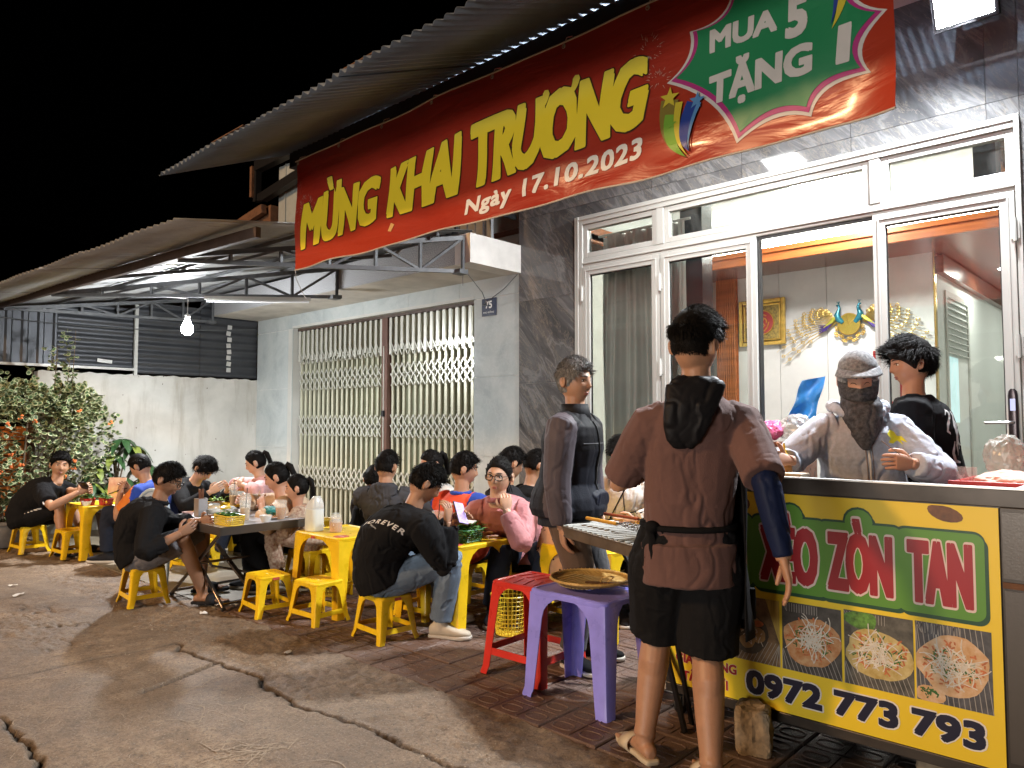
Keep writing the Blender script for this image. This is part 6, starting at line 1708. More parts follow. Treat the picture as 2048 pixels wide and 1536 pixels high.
for h_ in heads: b.tube([(0, .02, .35+.3*h_[2]*.5), (h_[0]*.5, h_[1]*.6, h_[2]*.9), h_], [.010, .008, .005], 6)
b.build('trunk', MAT_TWIG, mt_)
for hi, h_ in enumerate(heads):
    for k in range(7):
        a = k*.8976+hi; d = V((math.cos(a), math.sin(a), .25)); l = rnd.uniform(.17, .24); lb = MB(); p = V(h_); c = []; s_ = d.cross(V((0, 0, 1))).normalized()
        pts = [p+d*l*t+V((0, 0, -l*1.1*t*t)) for t in (0, .15, .35, .55, .75, .9, 1)]; ws = [.004, .02, .040, .045, .036, .018, .001]
        vs = []
        for q, w_ in zip(pts, ws): vs += [q-s_*w_+V((0, 0, .006)), q-V((0, 0, .006)), q+s_*w_+V((0, 0, .006))]
        lb.add(vs, [(3*i+j, 3*i+j+1, 3*i+j+4, 3*i+j+3) for i in range(6) for j in (0, 1)])
        lb.build('leaf', MAT_BL2 if rnd.random() < .2 else MAT_BL, mt_, smooth=80)
t = thing('plant_pot', 'large grey cement pot under the variegated bush at the left edge', 'plant pot', (-9.25, 2.12, 0)); b = MB(); b.lathe([(.14, 0), (.18, .02), (.25, .18), (.26, .24), (.28, .25), (.28, .28), (.24, .28), (.23, .24)], 28); b.build('pot', mat('grey_cement_pot', (.24, .23, .22), .8, 0, .3, 8, .2), t, smooth=50)
b = MB(); b.lathe([(0, .25), (.235, .25)], 20); b.build('soil', mat('dark_soil', (.03, .022, .015), .95), t)
t = thing('plant_pot', 'dark clay pot holding the broad-leaved tree', 'plant pot', (-9.25, 3.2, 0)); b = MB(); b.lathe([(.12, 0), (.15, .02), (.19, .24), (.20, .25), (.20, .28), (.17, .28)], 24); b.build('pot', mat('dark_clay', (.08, .045, .03), .8, 0, .3, 8), t, smooth=50)
for k in range(520 if False else 0): pass
# ================================================================== PEOPLE
def hdir(a): return V((math.cos(R(a)), math.sin(R(a)), 0))
def remesh(mb, voxel, it, name, mats, tmp_smooth=.5):
    me = mb.mesh('raw', [])
    bm = bmesh.new(); bm.from_mesh(me); bmesh.ops.recalc_face_normals(bm, faces=bm.faces); bm.to_mesh(me); bm.free()
    o = bpy.data.objects.new('raw', me); COL.objects.link(o)
    m = o.modifiers.new('r', 'REMESH'); m.mode = 'VOXEL'; m.voxel_size = voxel; m.adaptivity = 0
    if it: s = o.modifiers.new('s', 'SMOOTH'); s.factor = tmp_smooth; s.iterations = it
    dg = bpy.context.evaluated_depsgraph_get(); dg.update()
    out = bpy.data.meshes.new_from_object(o.evaluated_get(dg)); out.name = name
    bpy.data.objects.remove(o); bpy.data.meshes.remove(me)
    out.materials.clear()
    for q in mats: out.materials.append(q)
    return out
def coords(me):
    a = np.empty(len(me.vertices)*3); me.vertices.foreach_get('co', a); return a.reshape(-1, 3)
def vnorm(me):
    a = np.empty(len(me.vertices)*3); me.vertex_normals.foreach_get('vector', a); return a.reshape(-1, 3)
def distseg(P, a, b):
    a = np.array(a[:]); b = np.array(b[:]); ab = b-a; t = np.clip(((P-a)@ab)/max(1e-9, ab@ab), 0, 1)
    return np.linalg.norm(P-a-t[:, None]*ab, axis=1)
def folds(me, amp, seed, joints=(), scale=1.0, grav=(1, 1, .42)):
    """cloth wrinkles: long soft ridges, deeper near bent joints"""
    P = coords(me); N = vnorm(me)
    W = P+(np.stack([fbm(P*5, seed+1, 2), fbm(P*5, seed+2, 2), fbm(P*5, seed+3, 2)], 1)-.5)*.14
    n = fbm(W*np.array(grav)*9*scale, seed, 3); n2 = fbm(W*np.array([1.1, .8, 1.3])*17*scale, seed+9, 2); n3 = fbm(W*np.array([1, 1, .7])*5*scale, seed+21, 2)
    cr = np.exp(-((n-.5)/.030)**2); cr2 = np.exp(-((n2-.5)/.045)**2); rd = np.exp(-((n-.43)/.028)**2)
    h = amp*(1.3*(n3-.5)*2+.55*rd-.95*cr-.28*cr2+.25)
    if joints:
        m = np.full(len(P), .50)
        for j, rad in joints: m = np.maximum(m, np.exp(-(np.linalg.norm(P-np.array(j[:]), axis=1)/rad)**2)*1.3)
        h = h*m
    P = P+N*h[:, None]; me.vertices.foreach_set('co', P.ravel()); me.update()
def finish(me, name, parent, org, smooth=True, label=None):
    P = coords(me)-np.array(org[:]); me.vertices.foreach_set('co', P.ravel())
    if smooth: me.polygons.foreach_set('use_smooth', [True]*len(me.polygons))
    me.update(); o = bpy.data.objects.new(name, me); COL.objects.link(o); o.parent = parent
    if label: o['label'] = label
    return o
def ik(a, tgt, l1, l2, pole):
    a, tgt = V(a), V(tgt); d = tgt-a; L_ = d.length; mx = (l1+l2)*.995
    if L_ > mx: tgt = a+d*(mx/L_); d = tgt-a; L_ = mx
    if L_ < abs(l1-l2)+.02: L_ = abs(l1-l2)+.02
    x = (l1*l1-l2*l2+L_*L_)/(2*L_); h = math.sqrt(max(0, l1*l1-x*x)); u = d.normalized()
    p = V(pole)-u*V(pole).dot(u); p = p.normalized() if p.length > 1e-5 else V((0, 0, -1))
    return a+u*x+p*h, tgt
MAT_SKIN = {}
def skin(t):
    c = {'tan': (.40, .215, .13), 'light': (.52, .32, .22), 'brown': (.30, .155, .09), 'rosy': (.50, .27, .18)}[t]
    return mat('skin_'+t, c, .48, 0, .10, 14, .12, 220, sss=.12)
def hairmat(g): return mat('hair_'+g, {'black': (.0065, .0055, .005), 'grey': (.25, .245, .24), 'brown': (.022, .012, .008)}[g], .62, 0, .35, 60, spec=.10)
def head_pt(n, k=1.0, fem=False):
    x, y, z = n
    X, Y, Z = .0755*x, .096*y, .121*z
    if z < 0:
        t = -z; X *= 1-.24*t**1.6; 
        if y < 0: Y += .035*t**1.3
        else: Y *= 1+.02*t
    X *= 1-.06*max(0, y)**2
    if y > 0:
        g = lambda a, c, s: math.exp(-((a-c)/s)**2)
        Y += .023*math.exp(-(X/.0105)**2)*max(0, (1-abs(Z+.022)/.012) if Z < -.022 else max(0, 1-(Z+.022)/.045))**.8*(1 if -.036 < Z < .03 else 0)
        Y += .006*math.exp(-((abs(X)-.010)/.007)**2)*g(Z, -.026, .008)
        Y -= .009*math.exp(-((abs(X)-.031)/.014)**2)*g(Z, .010, .012)
        Y += .005*g(Z, .032, .010)*math.exp(-(X/.05)**2)
        Y += .004*math.exp(-((abs(X)-.042)/.016)**2)*g(Z, -.022, .020)
        Y += .006*math.exp(-(X/.022)**2)*(g(Z, -.053, .0055)+1.1*g(Z, -.0655, .006)); Y -= .003*math.exp(-(X/.022)**2)*g(Z, -.0592, .003)
        Y += .007*math.exp(-(X/.020)**2)*g(Z, -.098, .015)
    return V((X, Y, Z))*k
def head_mesh(b, M, k=1.0, n=56, m=44, ears=True):
    vs = []
    for j in range(1, m):
        ph = math.pi*j/m
        for i in range(n):
            th = 2*math.pi*i/n; vs.append(M @ head_pt((math.sin(ph)*math.cos(th), math.sin(ph)*math.sin(th), math.cos(ph)), k))
    vs += [M @ head_pt((0, 0, 1), k), M @ head_pt((0, 0, -1), k)]
    fs = [(j*n+i, (j+1)*n+i, (j+1)*n+(i+1) % n, j*n+(i+1) % n) for j in range(m-2) for i in range(n)]
    T, B = (m-1)*n, (m-1)*n+1
    for i in range(n): fs += [(T, i, (i+1) % n), (B, (m-2)*n+(i+1) % n, (m-2)*n+i)]
    b.add(vs, fs)
    if ears:
        for s in (-1, 1):
            rot = M.to_3x3() @ Matrix.Rotation(R(-28*s), 3, 'Z') @ Matrix.Rotation(R(-12), 3, 'X')
            b.ball(M @ V((s*.083*k, -.012*k, -.004*k)), (.0085*k, .019*k, .032*k), 12, 10, rot)
            b.tube([M @ V((s*(.087+.006*math.sin(t))*k, (-.012-.018*math.sin(t+.3)*1)*k, (-.004+.028*math.cos(t))*k)) for t in [i*.35 for i in range(9)]], .0045*k, 6)
def frame(loc, yaw, pitch=0, roll=0):
    """head frame: +Y is where the face points"""
    return Matrix.Translation(V(loc)) @ Matrix.Rotation(R(yaw-90), 4, 'Z') @ Matrix.Rotation(R(-pitch), 4, 'X') @ Matrix.Rotation(R(roll), 4, 'Y')
def sstep(a, b_, x): t = min(1, max(0, (x-a)/(b_-a))); return t*t*(3-2*t)
def hair_mesh(M, style, k=1.0, seed=0, dens=1.0):
    b = MB(); rs = random.Random(seed); n, m = 44, 34; sv = rs.random()
    top, side, nape = {'short': (.013+.012*sv, .006+.006*sv, -.46+.12*rs.random()), 'fade': (.026, .004, -.30), 'grey': (.020, .009, -.5), 'mop': (.034, .020, -.38), 'tied': (.011, .009, -.5), 'long': (.016, .018, -.75), 'kid': (.016, .013, -.42), 'bowl': (.026, .022, -.45)}[style]
    def hl(nn):
        y = nn[1]; front = {'short': .52, 'fade': .50, 'grey': .58, 'mop': .36, 'tied': .60, 'long': .56, 'kid': .38, 'bowl': .42}[style]
        return nape+(front-nape)*sstep(-.32, .95, y)+(.0 if abs(nn[0]) < .6 else -.04*(1-abs(y)))
    def th(nn):
        t = sstep(.0, .7, nn[2]); lo = sstep(-.55, .05, nn[2]); return (side+(top-side)*t)*(.35+.65*lo)
    def pos(nn, extra=0):
        w_ = sstep(hl(nn)-.07, hl(nn)+.12, nn[2]); p = head_pt(nn, 1); r = p.normalized()
        if abs(nn[0]) > .7: w_ *= 1-math.exp(-((nn[1]+.14)/.20)**4-((nn[2]+.06)/.26)**4)*.98
        return p*.93+p*.07*w_+r*(th(nn)*w_+extra), w_, r
    vs = []
    for j in range(1, m):
        ph = math.pi*j/m
        for i in range(n):
            a = 2*math.pi*i/n; nn = (math.sin(ph)*math.cos(a), math.sin(ph)*math.sin(a), math.cos(ph)); p, w_, r = pos(nn, rs.uniform(-.0015, .0015)); vs.append(M @ (p*k))
    vs += [M @ (pos((0, 0, 1))[0]*k), M @ (pos((0, 0, -1))[0]*k)]
    fs = [(j*n+i, (j+1)*n+i, (j+1)*n+(i+1) % n, j*n+(i+1) % n) for j in range(m-2) for i in range(n)]
    T, B = (m-1)*n, (m-1)*n+1
    for i in range(n): fs += [(T, i, (i+1) % n), (B, (m-2)*n+(i+1) % n, (m-2)*n+i)]
    b.add(vs, fs)
    crown = V((.1, -.55, .82)).normalized(); cnt = int({'mop': 2600, 'fade': 2600, 'grey': 2200}.get(style, 1300)*dens); c = 0
    while c < cnt:
        nn = V((rs.gauss(0, 1), rs.gauss(0, 1), rs.gauss(0, 1))).normalized(); p, w_, r = pos(nn)
        if w_ < .32: continue
        c += 1
        if style in ('tied',): f = (V((0, -1, .35))-nn*V((0, -1, .35)).dot(nn))
        elif style == 'long': f = V((nn.x*.3, -.2, -1)); f = f-nn*f.dot(nn)
        else:
            f = nn-crown*nn.dot(crown); f = f-nn*f.dot(nn)
            if nn.z > .5: f += V((.35, .25, 0))
        if f.length < .05: f = V((rs.uniform(-1, 1), 1, 0))
        f = (f.normalized()+V((rs.uniform(-.35, .35), rs.uniform(-.35, .35), rs.uniform(-.25, .25)))).normalized()
        l = {'short': .034, 'fade': .032, 'grey': .034, 'mop': .058, 'tied': .032, 'long': .07, 'kid': .036, 'bowl': .05}[style]*rs.uniform(.5, 1.2)
        if style in ('fade', 'short', 'grey', 'kid') and nn.z < .2: l *= .35
        if nn.y > .3 and nn.z < .75 and style not in ('tied', 'long'): l *= 1.25
        lift = {'tied': .03, 'long': .05}.get(style, (.10+.16*sv) if nn.z > .25 else .04)
        p0 = p-r*.003; p1 = p+f*l*.5+r*(l*lift); p2 = p+f*l+r*(l*lift*.8); s = f.cross(r).normalized()*rs.uniform(.0014, .0030)/dens**.6
        b.add([M @ (q*k) for q in (p0-s, p0+s, p1+s*.8, p1-s*.8, p2, p1+r*.002)], [(0, 1, 2, 3), (3, 2, 4), (0, 3, 5), (1, 5, 2)])
    if style == 'tied':
        q = [V((0, -.085, .055)), V((.0, -.115, .075)), V((0, -.13, .05)), V((.0, -.135, 0)), V((.01, -.13, -.07)), V((.0, -.125, -.12))]
        b.tube([M @ (p*k) for p in q], [r*k for r in (.016, .022, .026, .022, .015, .004)], 10)
        for t in range(70):
            o_ = V((rs.gauss(0, .012), rs.gauss(0, .01), 0)); b.tube([M @ ((p+o_*(.4+.25*i))*k) for i, p in enumerate(q[1:])], .0016*k, 3)
    if style == 'long':
        for t in range(90):
            x = rs.uniform(-.07, .07); b.tube([M @ (V(p)*k) for p in ((x, -.085+.3*abs(x), .02), (x*1.15, -.10+.4*abs(x), -.08), (x*1.1, -.09+.4*abs(x), -.17+rs.uniform(-.02, .02)))], [.009*k, .010*k, .003*k], 5)
    return b
def hand(b, w, d, n, curl=.5, k=1.0, thumb=1, spread=.06):
    """palm and five fingers; d: pointing direction, n: palm normal, thumb: side"""
    w, d, n = V(w), V(d).normalized(), V(n); n = (n-d*n.dot(d)).normalized(); s = d.cross(n).normalized()*thumb
    b.rings([(w-d*.03*k, s*.024*k, n*.019*k), (w+d*.005*k, s*.026*k, n*.018*k), (w+d*.035*k, s*.038*k, n*.016*k), (w+d*.07*k, s*.041*k, n*.014*k), (w+d*.088*k, s*.038*k, n*.010*k)], 14, 2.4)
    for i, (off, L_) in enumerate(((.029, .070), (.010, .078), (-.010, .072), (-.028, .056))):
        p = w+d*.082*k+s*off*k; dd = (d+s*spread*(1.5-i)*.8).normalized(); pts = [p-d*.012*k, p]; c = 0
        for seg in (.42, .32, .26):
            c += curl*(.75 if seg == .42 else .62); e = dd*math.cos(c)+n*math.sin(c); p = p+e*L_*seg*k; pts.append(p)
        b.tube(pts, [.0088*k, .0088*k, .0082*k, .0075*k, .0062*k], 8, dome=True)
    p = w+d*.022*k+s*.028*k; t1 = p+(s*.75+d*.6+n*.35).normalized()*.036*k; t2 = t1+(s*.25+d*.9+n*(.35+curl*.4)).normalized()*.028*k; t3 = t2+(d*.9+n*(.3+curl*.6)-s*.15).normalized()*.022*k
    b.tube([p-s*.02*k, p, t1, t2, t3], [.012*k, .0125*k, .0105*k, .0092*k, .0075*k], 8, dome=True)
def foot(b, ank, a, k=1.0, toes=True):
    f = hdir(a); s = V((f.y, -f.x, 0)); g_ = V((ank[0], ank[1], ank[2]-.075*k)); u = V((0, 0, 1))
    b.rings([(g_-f*.062*k+u*.022*k, s*.016*k, u*.016*k), (g_-f*.05*k+u*.028*k, s*.028*k, u*.026*k), (g_-f*.01*k+u*.034*k, s*.032*k, u*.032*k), (g_+f*.04*k+u*.034*k, s*.034*k, u*.030*k), (g_+f*.09*k+u*.024*k, s*.042*k, u*.021*k), (g_+f*.13*k+u*.016*k, s*.045*k, u*.013*k), (g_+f*.15*k+u*.014*k, s*.040*k, u*.010*k)], 14)
    b.tube([V(ank)+u*.03*k, V(ank)-u*.03*k], [.036*k, .036*k], 12)
    if toes:
        for i in range(5):
            p = g_+f*(.142-.008*i*(i-.5)*.6)*k+s*(-.034+.017*i)*k+u*.012*k; b.tube([p, p+f*(.034-.004*i)*k], [(.012 if i == 0 else .0085)*k, (.010 if i == 0 else .007)*k], 8, dome=True)
def shoe(ank, a, k, mt, par, org, sandal=None, label=None, sole=None, nm='shoe'):
    f = hdir(a); s = V((f.y, -f.x, 0)); g_ = V((ank[0], ank[1], ank[2]-.088*k)); u = V((0, 0, 1))
    so = MB(); th_ = .022
    prof = [(-.075, .020), (-.07, .028), (-.03, .034), (.02, .034), (.07, .040), (.12, .047), (.165, .044), (.19, .030), (.197, .015)]
    so.loft([[g_+f*x*k+s*w_*k*c+u*(z_+(0.004 if x > .15 else 0))*k for c, z_ in ((-1, 0), (1, 0), (1.04, th_), (-1.04, th_))] for x, w_ in prof])
    me_ = remesh(so, .006, 1, 'sole', [sole or mt])
    o2 = finish(me_, 'sole' if not sandal else 'slipper', par, org)
    if sandal:
        st = MB()
        st.rings([(g_+f*x*k+u*(th_*.6+h_)*k, s*w_*k, u*h2*k) for x, w_, h_, h2 in ((.05, .048, .02, .036), (.08, .052, .02, .034), (.115, .055, .012, .028))], 18, cap=False)
        me_ = st.mesh('strap', sandal, 60); o3 = bpy.data.objects.new('strap', me_); COL.objects.link(o3); o3.parent = o2; o3.location = -V(org)
        md = o3.modifiers.new('t', 'SOLIDIFY'); md.thickness = .006
        return o2
    up = MB()
    up.rings([(g_+f*x*k+u*(th_+h_*.5)*k, s*w_*k, u*h_*.62*k) for x, w_, h_ in ((-.07, .022, .045), (-.05, .030, .06), (-.01, .036, .072), (.04, .038, .062), (.09, .043, .046), (.14, .045, .034), (.18, .030, .024), (.192, .012, .014))], 16, 2.3)
    up.tube([V(ank)+u*.03*k, V(ank)-u*.04*k], [.043*k, .040*k], 14)
    me_ = remesh(up, .007, 2, nm, [mt]); finish(me_, nm, par, org, label=label)
    return o2

def person(label, pel, head, body=0, hip=None, face=None, pitch=0, roll=0, hl=None, hr=None, fl=None, fr=None, k=1.0, kh=None, vox=.009,
           sk='tan', hair='short', hairc='black', shirt=None, sleeve='long', pants=None, legs='long', shoes=None, sandal=None, slouch=.06, e=.022, girth=1.0,
           epl=None, epr=None, kpl=None, kpr=None, handcurl=(.5, .5), palm=(None, None), hdirs=(None, None), fol=.006, shirt_pick=None, shirt_mats=None, legpick=None, pants_mats=None, facing=True,
           hem=.10, collar=True, ffl=None, ffr=None, wide=1.0, group=None, seed=1, glasses=False, shw=.172, legr=1.0, barearm=None, hdens=1.0, extra=None, hairscale=1.0, legcov=None, bodylegs=True, cinch=0, legw=None, shp=.865, shd=.022, closed_eyes=False, neck=.0):
    hip = body if hip is None else hip; face = body if face is None else face; kh = kh or k**.45
    pel, head = V(pel), V(head)
    root = thing('person', label, 'person', (pel.x, pel.y, 0), 0, group); org = root.location.copy()
    Mh = frame(head, face, pitch, roll); hup = (Mh.to_3x3() @ V((0, -.18, 1))).normalized()
    nb = head-hup*(.165*kh+neck)-hdir(body)*.010
    F0, F1 = hdir(hip), hdir(body); S0, S1 = V((F0.y, -F0.x, 0)), V((F1.y, -F1.x, 0))
    L_ = (nb-pel).length
    C1 = pel+V((0, 0, L_*.33))-F0*slouch*.9; up2 = (nb-pel).normalized()*.7+V((0, 0, .3)); C2 = nb-up2*L_*.33-F1*slouch
    def tor(t):
        if t < 0: return pel+(C1-pel).normalized()*t*L_, (C1-pel).normalized(), S0
        a = (1-t)**3; b1 = 3*t*(1-t)**2; b2 = 3*t*t*(1-t); c = t**3
        p = pel*a+C1*b1+C2*b2+nb*c; T = ((C1-pel)*(1-t)**2+(C2-C1)*2*t*(1-t)+(nb-C2)*t*t).normalized()
        return p, T, (S0.lerp(S1, min(1, t*1.2))).normalized()
    TB = [(-.14, .12, .10), (-.05, .155, .12), (.08, .163, .125), (.25, .148, .112), (.45, .150, .112), (.65, .166, .120), (.80, .165, .112), (.88, .138, .096), (.94, .092, .076), (1.0, .060, .060)]
    def torso(b, ex, t0=-.14, t1=1.0, wx=1.0, exb=0):
        sp_ = []
        for t, w_, d_ in TB:
            if t < t0-.001 or t > t1+.001: continue
            p, T, S = tor(t); D = T.cross(S).normalized()*-1; x = ex*(1 if t < .9 else max(.55, (1.04-t)*7)); g2 = girth if t < .75 else 1
            if exb and t < .3 and not cinch: x += exb*(.3-t)/.3
            if cinch and t < .26: x -= cinch*max(0, 1-abs(t-.09)/.17)
            sp_.append((p, S*(w_*k*wx*(.5+.5*girth)+x), D*(d_*k*g2+x)))
        b.rings(sp_, 22, 2.25)
    pS, TS, SS = tor(shp)
    shl, shr = pS-SS*shw*k*wide-V((0, 0, shd)), pS+SS*shw*k*wide-V((0, 0, shd))
    ul, fl_ = .285*k, .245*k
    dn = V((0, 0, -1))
    hl = V(hl) if hl is not None else shl+V((0, 0, -.5*k))-S1*.06; hr = V(hr) if hr is not None else shr+V((0, 0, -.5*k))+S1*.06
    el_, hl = ik(shl, hl, ul, fl_, epl or (-F1*.7-S1*.5+dn*.6)); er_, hr = ik(shr, hr, ul, fl_, epr or (-F1*.7+S1*.5+dn*.6))
    hj = [pel-S0*.088*k+dn*.02, pel+S0*.088*k+dn*.02]
    tl, sl_ = .415*k, .405*k
    fl = V(fl) if fl is not None else V((hj[0].x, hj[0].y, .085)); fr = V(fr) if fr is not None else V((hj[1].x, hj[1].y, .085))
    kl, fl = ik(hj[0], fl, tl, sl_, kpl or (F0+V((0, 0, .5))-S0*.2)); kr, fr = ik(hj[1], fr, tl, sl_, kpr or (F0+V((0, 0, .5))+S0*.2))
    ffl = hip+8 if ffl is None else ffl; ffr = hip-8 if ffr is None else ffr
    skm = skin(sk)
    # ---- body
    b = MB(); torso(b, -.004)
    b.tube([tor(.88)[0]-F1*.012, nb+hup*.01, nb+hup*.08*kh, head-hup*.03], [.062*k, .056*k, .052*kh, .055*kh], 16)
    head_mesh(b, Mh, kh)
    for s_, e_, w_ in ((shl, el_, hl), (shr, er_, hr)):
        b.tube([s_.lerp(pS, .25), s_, s_.lerp(e_, .3), s_.lerp(e_, .8), e_, e_.lerp(w_, .25), e_.lerp(w_, .7), w_, w_+(w_-e_).normalized()*.012], [r*k for r in (.052, .052, .049, .041, .040, .042, .033, .0265, .025)], 12)
    if legs != 'long' and bodylegs:
        for j, kn, an in ((hj[0], kl, fl), (hj[1], kr, fr)):
            bk = (j+an)*.5-kn; bk = bk.normalized() if bk.length > .08 else -F0
            b.tube([kn.lerp(an, .04)+bk*.002, kn.lerp(an, .16)+bk*.018*k, kn.lerp(an, .30)+bk*.024*k, kn.lerp(an, .46)+bk*.012*k, kn.lerp(an, .6)], [r*k*legr for r in (.034, .046, .046, .036, .026)], 16)
            b.ball(kn-bk*.022*k, (.040*k,)*3, 12, 10)
            b.tube([j, j.lerp(kn, .4), j.lerp(kn, .85), kn, kn.lerp(an, .12), kn.lerp(an, .33), kn.lerp(an, .65), kn.lerp(an, .92), an], [r*k*legr for r in (.090, .083, .064, .056, .050, .052, .044, .035, .037)], 22)
    if shoes is None and (legs != 'long' or sandal):
        foot(b, fl, ffl, k); foot(b, fr, ffr, k)
    me_ = remesh(b, vox*.8, 5 if vox < .0075 else 2, 'body', [skm], .5)
    # hands keep their own finer mesh, welded into the same object
    hb = MB()
    for i, (w_, e_, thm) in enumerate(((hl, el_, -1), (hr, er_, 1))):
        d = V(hdirs[i]) if hdirs[i] else (w_-e_).normalized(); n = V(palm[i]) if palm[i] else (S1*(1 if i == 0 else -1)*.8-F1*.2)
        n2 = n-d*n.dot(d)
        if n2.length < .1: n = dn
        hand(hb, w_, d, n, handcurl[i], k*.98, 1 if (d.cross(n).dot((F1*.6+V((0, 0, .8)))) > 0) else -1)
    hm = hb.mesh('hands', [skm], 60); bm = bmesh.new(); bm.from_mesh(hm); bmesh.ops.recalc_face_normals(bm, faces=bm.faces); bm.from_mesh(me_); bm.to_mesh(me_); bm.free()
    bo = finish(me_, 'body', root, org)
    # ---- garments
    if shirt:
        b = MB(); torso(b, e, t0=-.14 if hem > .05 else -.06, t1=.945 if not collar else 1.0, exb=hem*.3)
        p, T, S = tor(-.14); D = T.cross(S).normalized()*-1
        if hem > .1: b.rings([(p-T*(hem-.08), S*(.14*k+e+.02), D*(.12*k+e+.015)), (p+T*.06, S*(.15*k+e+.01), D*(.12*k+e+.01))], 22, 2.2)
        cov = {'long': 1.93, 'short': .74, 'none': .12, 'elbow': .90, '34': 1.6}[sleeve]
        for s_, e_, w_ in ((shl, el_, hl), (shr, er_, hr)):
            pts, rr_ = [s_.lerp(pS, .35), s_], [.060*k+e, .058*k+e]
            def rad(u): return float(np.interp(u, [0, .3, 1, 1.4, 2], [.058, .056, .044, .040, .030]))*k+e*(.95 if sleeve != 'short' else 1.15)
            u = .25
            while u < cov: pts.append(s_.lerp(e_, u) if u < 1 else e_.lerp(w_, u-1)); rr_.append(rad(u)); u += .22
            pts.append(s_.lerp(e_, cov) if cov < 1 else e_.lerp(w_, cov-1)); rr_.append(rad(cov)-(.006 if sleeve == 'long' else -.004))
            b.tube(pts, rr_, 14)
        me_ = remesh(b, vox, 4, 'shirt', shirt_mats or [shirt], .5)
        folds(me_, fol*1.15, seed, [(el_, .13), (er_, .13), (shl, .10), (shr, .10), (tor(.15)[0], .20), (pS-F1*.05, .13)], 1.0)
        if shirt_pick:
            P = coords(me_); nF = len(me_.polygons); c = np.empty(nF*3); me_.polygons.foreach_get('center', c); c = c.reshape(-1, 3)
            me_.polygons.foreach_set('material_index', shirt_pick(c, dict(shl=shl, shr=shr, el=el_, er=er_, hl=hl, hr=hr, tor=tor, S=S1, F=F1, nb=nb, pel=pel)).astype(np.int32))
        so = finish(me_, 'shirt', root, org)
    else: so = None
    if pants:
        b = MB(); p, T, S = tor(0)
        D = T.cross(S).normalized()*-1; q = .016
        b.rings([(p-T*.115*k, S*.11*k, D*.095*k), (p-T*.06*k, S*(.155*k+q), D*(.120*k+q)), (p+T*(.0 if cinch else .02)*k, S*(.160*k+q-(.03 if cinch else 0)), D*(.122*k+q-(.03 if cinch else 0))), (p+T*(.028 if cinch else .09)*k, S*(.150*k+q-(.07 if cinch else 0)), D*(.115*k+q-(.07 if cinch else 0)))], 20, 2.2)
        cv = legcov if legcov else (1.93 if legs == 'long' else .92)
        for j, kn, an in ((hj[0], kl, fl), (hj[1], kr, fr)):
            pts, rr_ = [j.lerp(pel, .2), j], [.098*k+q, .098*k+q]; loose = (.016 if legs == 'long' else .028) if legw is None else legw
            def rad(u): return float(np.interp(u, [0, .4, 1, 1.35, 2], [.095, .088, .062, .062, .048]))*k*legr+loose*(.7+.3*u)
            u = .25
            while u < cv: pts.append(j.lerp(kn, u) if u < 1 else kn.lerp(an, u-1)); rr_.append(rad(u)); u += .2
            pts.append(j.lerp(kn, cv) if cv < 1 else kn.lerp(an, cv-1)); rr_.append(rad(cv)+.004)
            b.tube(pts, rr_, 16)
        me_ = remesh(b, vox, 4, 'trousers', pants_mats or [pants], .5)
        folds(me_, fol, seed+50, [(kl, .14), (kr, .14), (hj[0], .16), (hj[1], .16), (fl, .12), (fr, .12)], 1.1, (1, 1, .8))
        if legpick:
            nF = len(me_.polygons); c = np.empty(nF*3); me_.polygons.foreach_get('center', c); c = c.reshape(-1, 3)
            me_.polygons.foreach_set('material_index', legpick(c, dict(hj=hj, kl=kl, kr=kr, fl=fl, fr=fr, S=S0, F=F0)).astype(np.int32))
        finish(me_, 'trousers' if legs == 'long' else 'shorts', root, org)
    if shoes:
        shoe(fl, ffl, k, shoes, root, org, sole=mat('pale_shoe_sole', (.5, .46, .4), .6)); shoe(fr, ffr, k, shoes, root, org, sole=mat('pale_shoe_sole', (.5, .46, .4), .6))
    elif sandal:
        shoe(fl, ffl, k, sandal, root, org, sandal=sandal); shoe(fr, ffr, k, sandal, root, org, sandal=sandal)
    if hair:
        hb = hair_mesh(Mh, hair, kh*hairscale, seed, hdens); me_ = hb.mesh('hair', hairmat(hairc), 60); finish(me_, 'hair', root, org)
    if facing:
        def hp(x, z, lift=0):
            # front surface of the face at (x, z)
            zz = max(-.97, min(.97, z/.121)); rr0 = math.sqrt(max(1e-6, 1-zz*zz)); lo = x/.0755/(1-.24*max(0, -zz)**1.6)
            xx = max(-.95*rr0, min(.95*rr0, lo)); yy = math.sqrt(max(0, rr0*rr0-xx*xx)); q = head_pt((xx, yy, zz)); return Mh @ (V((q.x, q.y+lift, q.z))*kh)
        R3 = Mh.to_3x3(); wm = mat('eye_white', (.62, .60, .56), .2, 0, 0); im = mat('dark_iris', (.012, .008, .006), .1, 0, 0); bm_ = mat('eyebrow_hair' if hairc != 'grey' else 'grey_eyebrow_hair', (.015, .012, .010) if hairc != 'grey' else (.06, .055, .05), .7, 0, 0)
        for s_ in (-1, 1):
            if not closed_eyes:
                eb = MB(); eb.ball(hp(s_*.031, .009, -.0045), (.0125*kh, .008*kh, .0062*kh), 12, 8, R3); finish(eb.mesh('eye', wm, 80), 'eye', root, org)
                eb = MB(); eb.ball(hp(s_*.031, .009, .0025), (.0052*kh, .0022*kh, .0054*kh), 10, 6, R3); finish(eb.mesh('iris', im, 80), 'iris', root, org)
            eb = MB(); eb.tube([hp(s_*(.018+.0065*i), .0145+.002*math.sin(i*.8)-(.004 if i in (0, 4) else 0)-(.008 if closed_eyes else 0), .0018) for i in range(5)], [.0012*kh, .0018*kh, .002*kh, .0018*kh, .001*kh], 5); finish(eb.mesh('eyelid', mat('lash_line', (.03, .018, .012), .7, 0, 0), 80), 'eyelid', root, org)
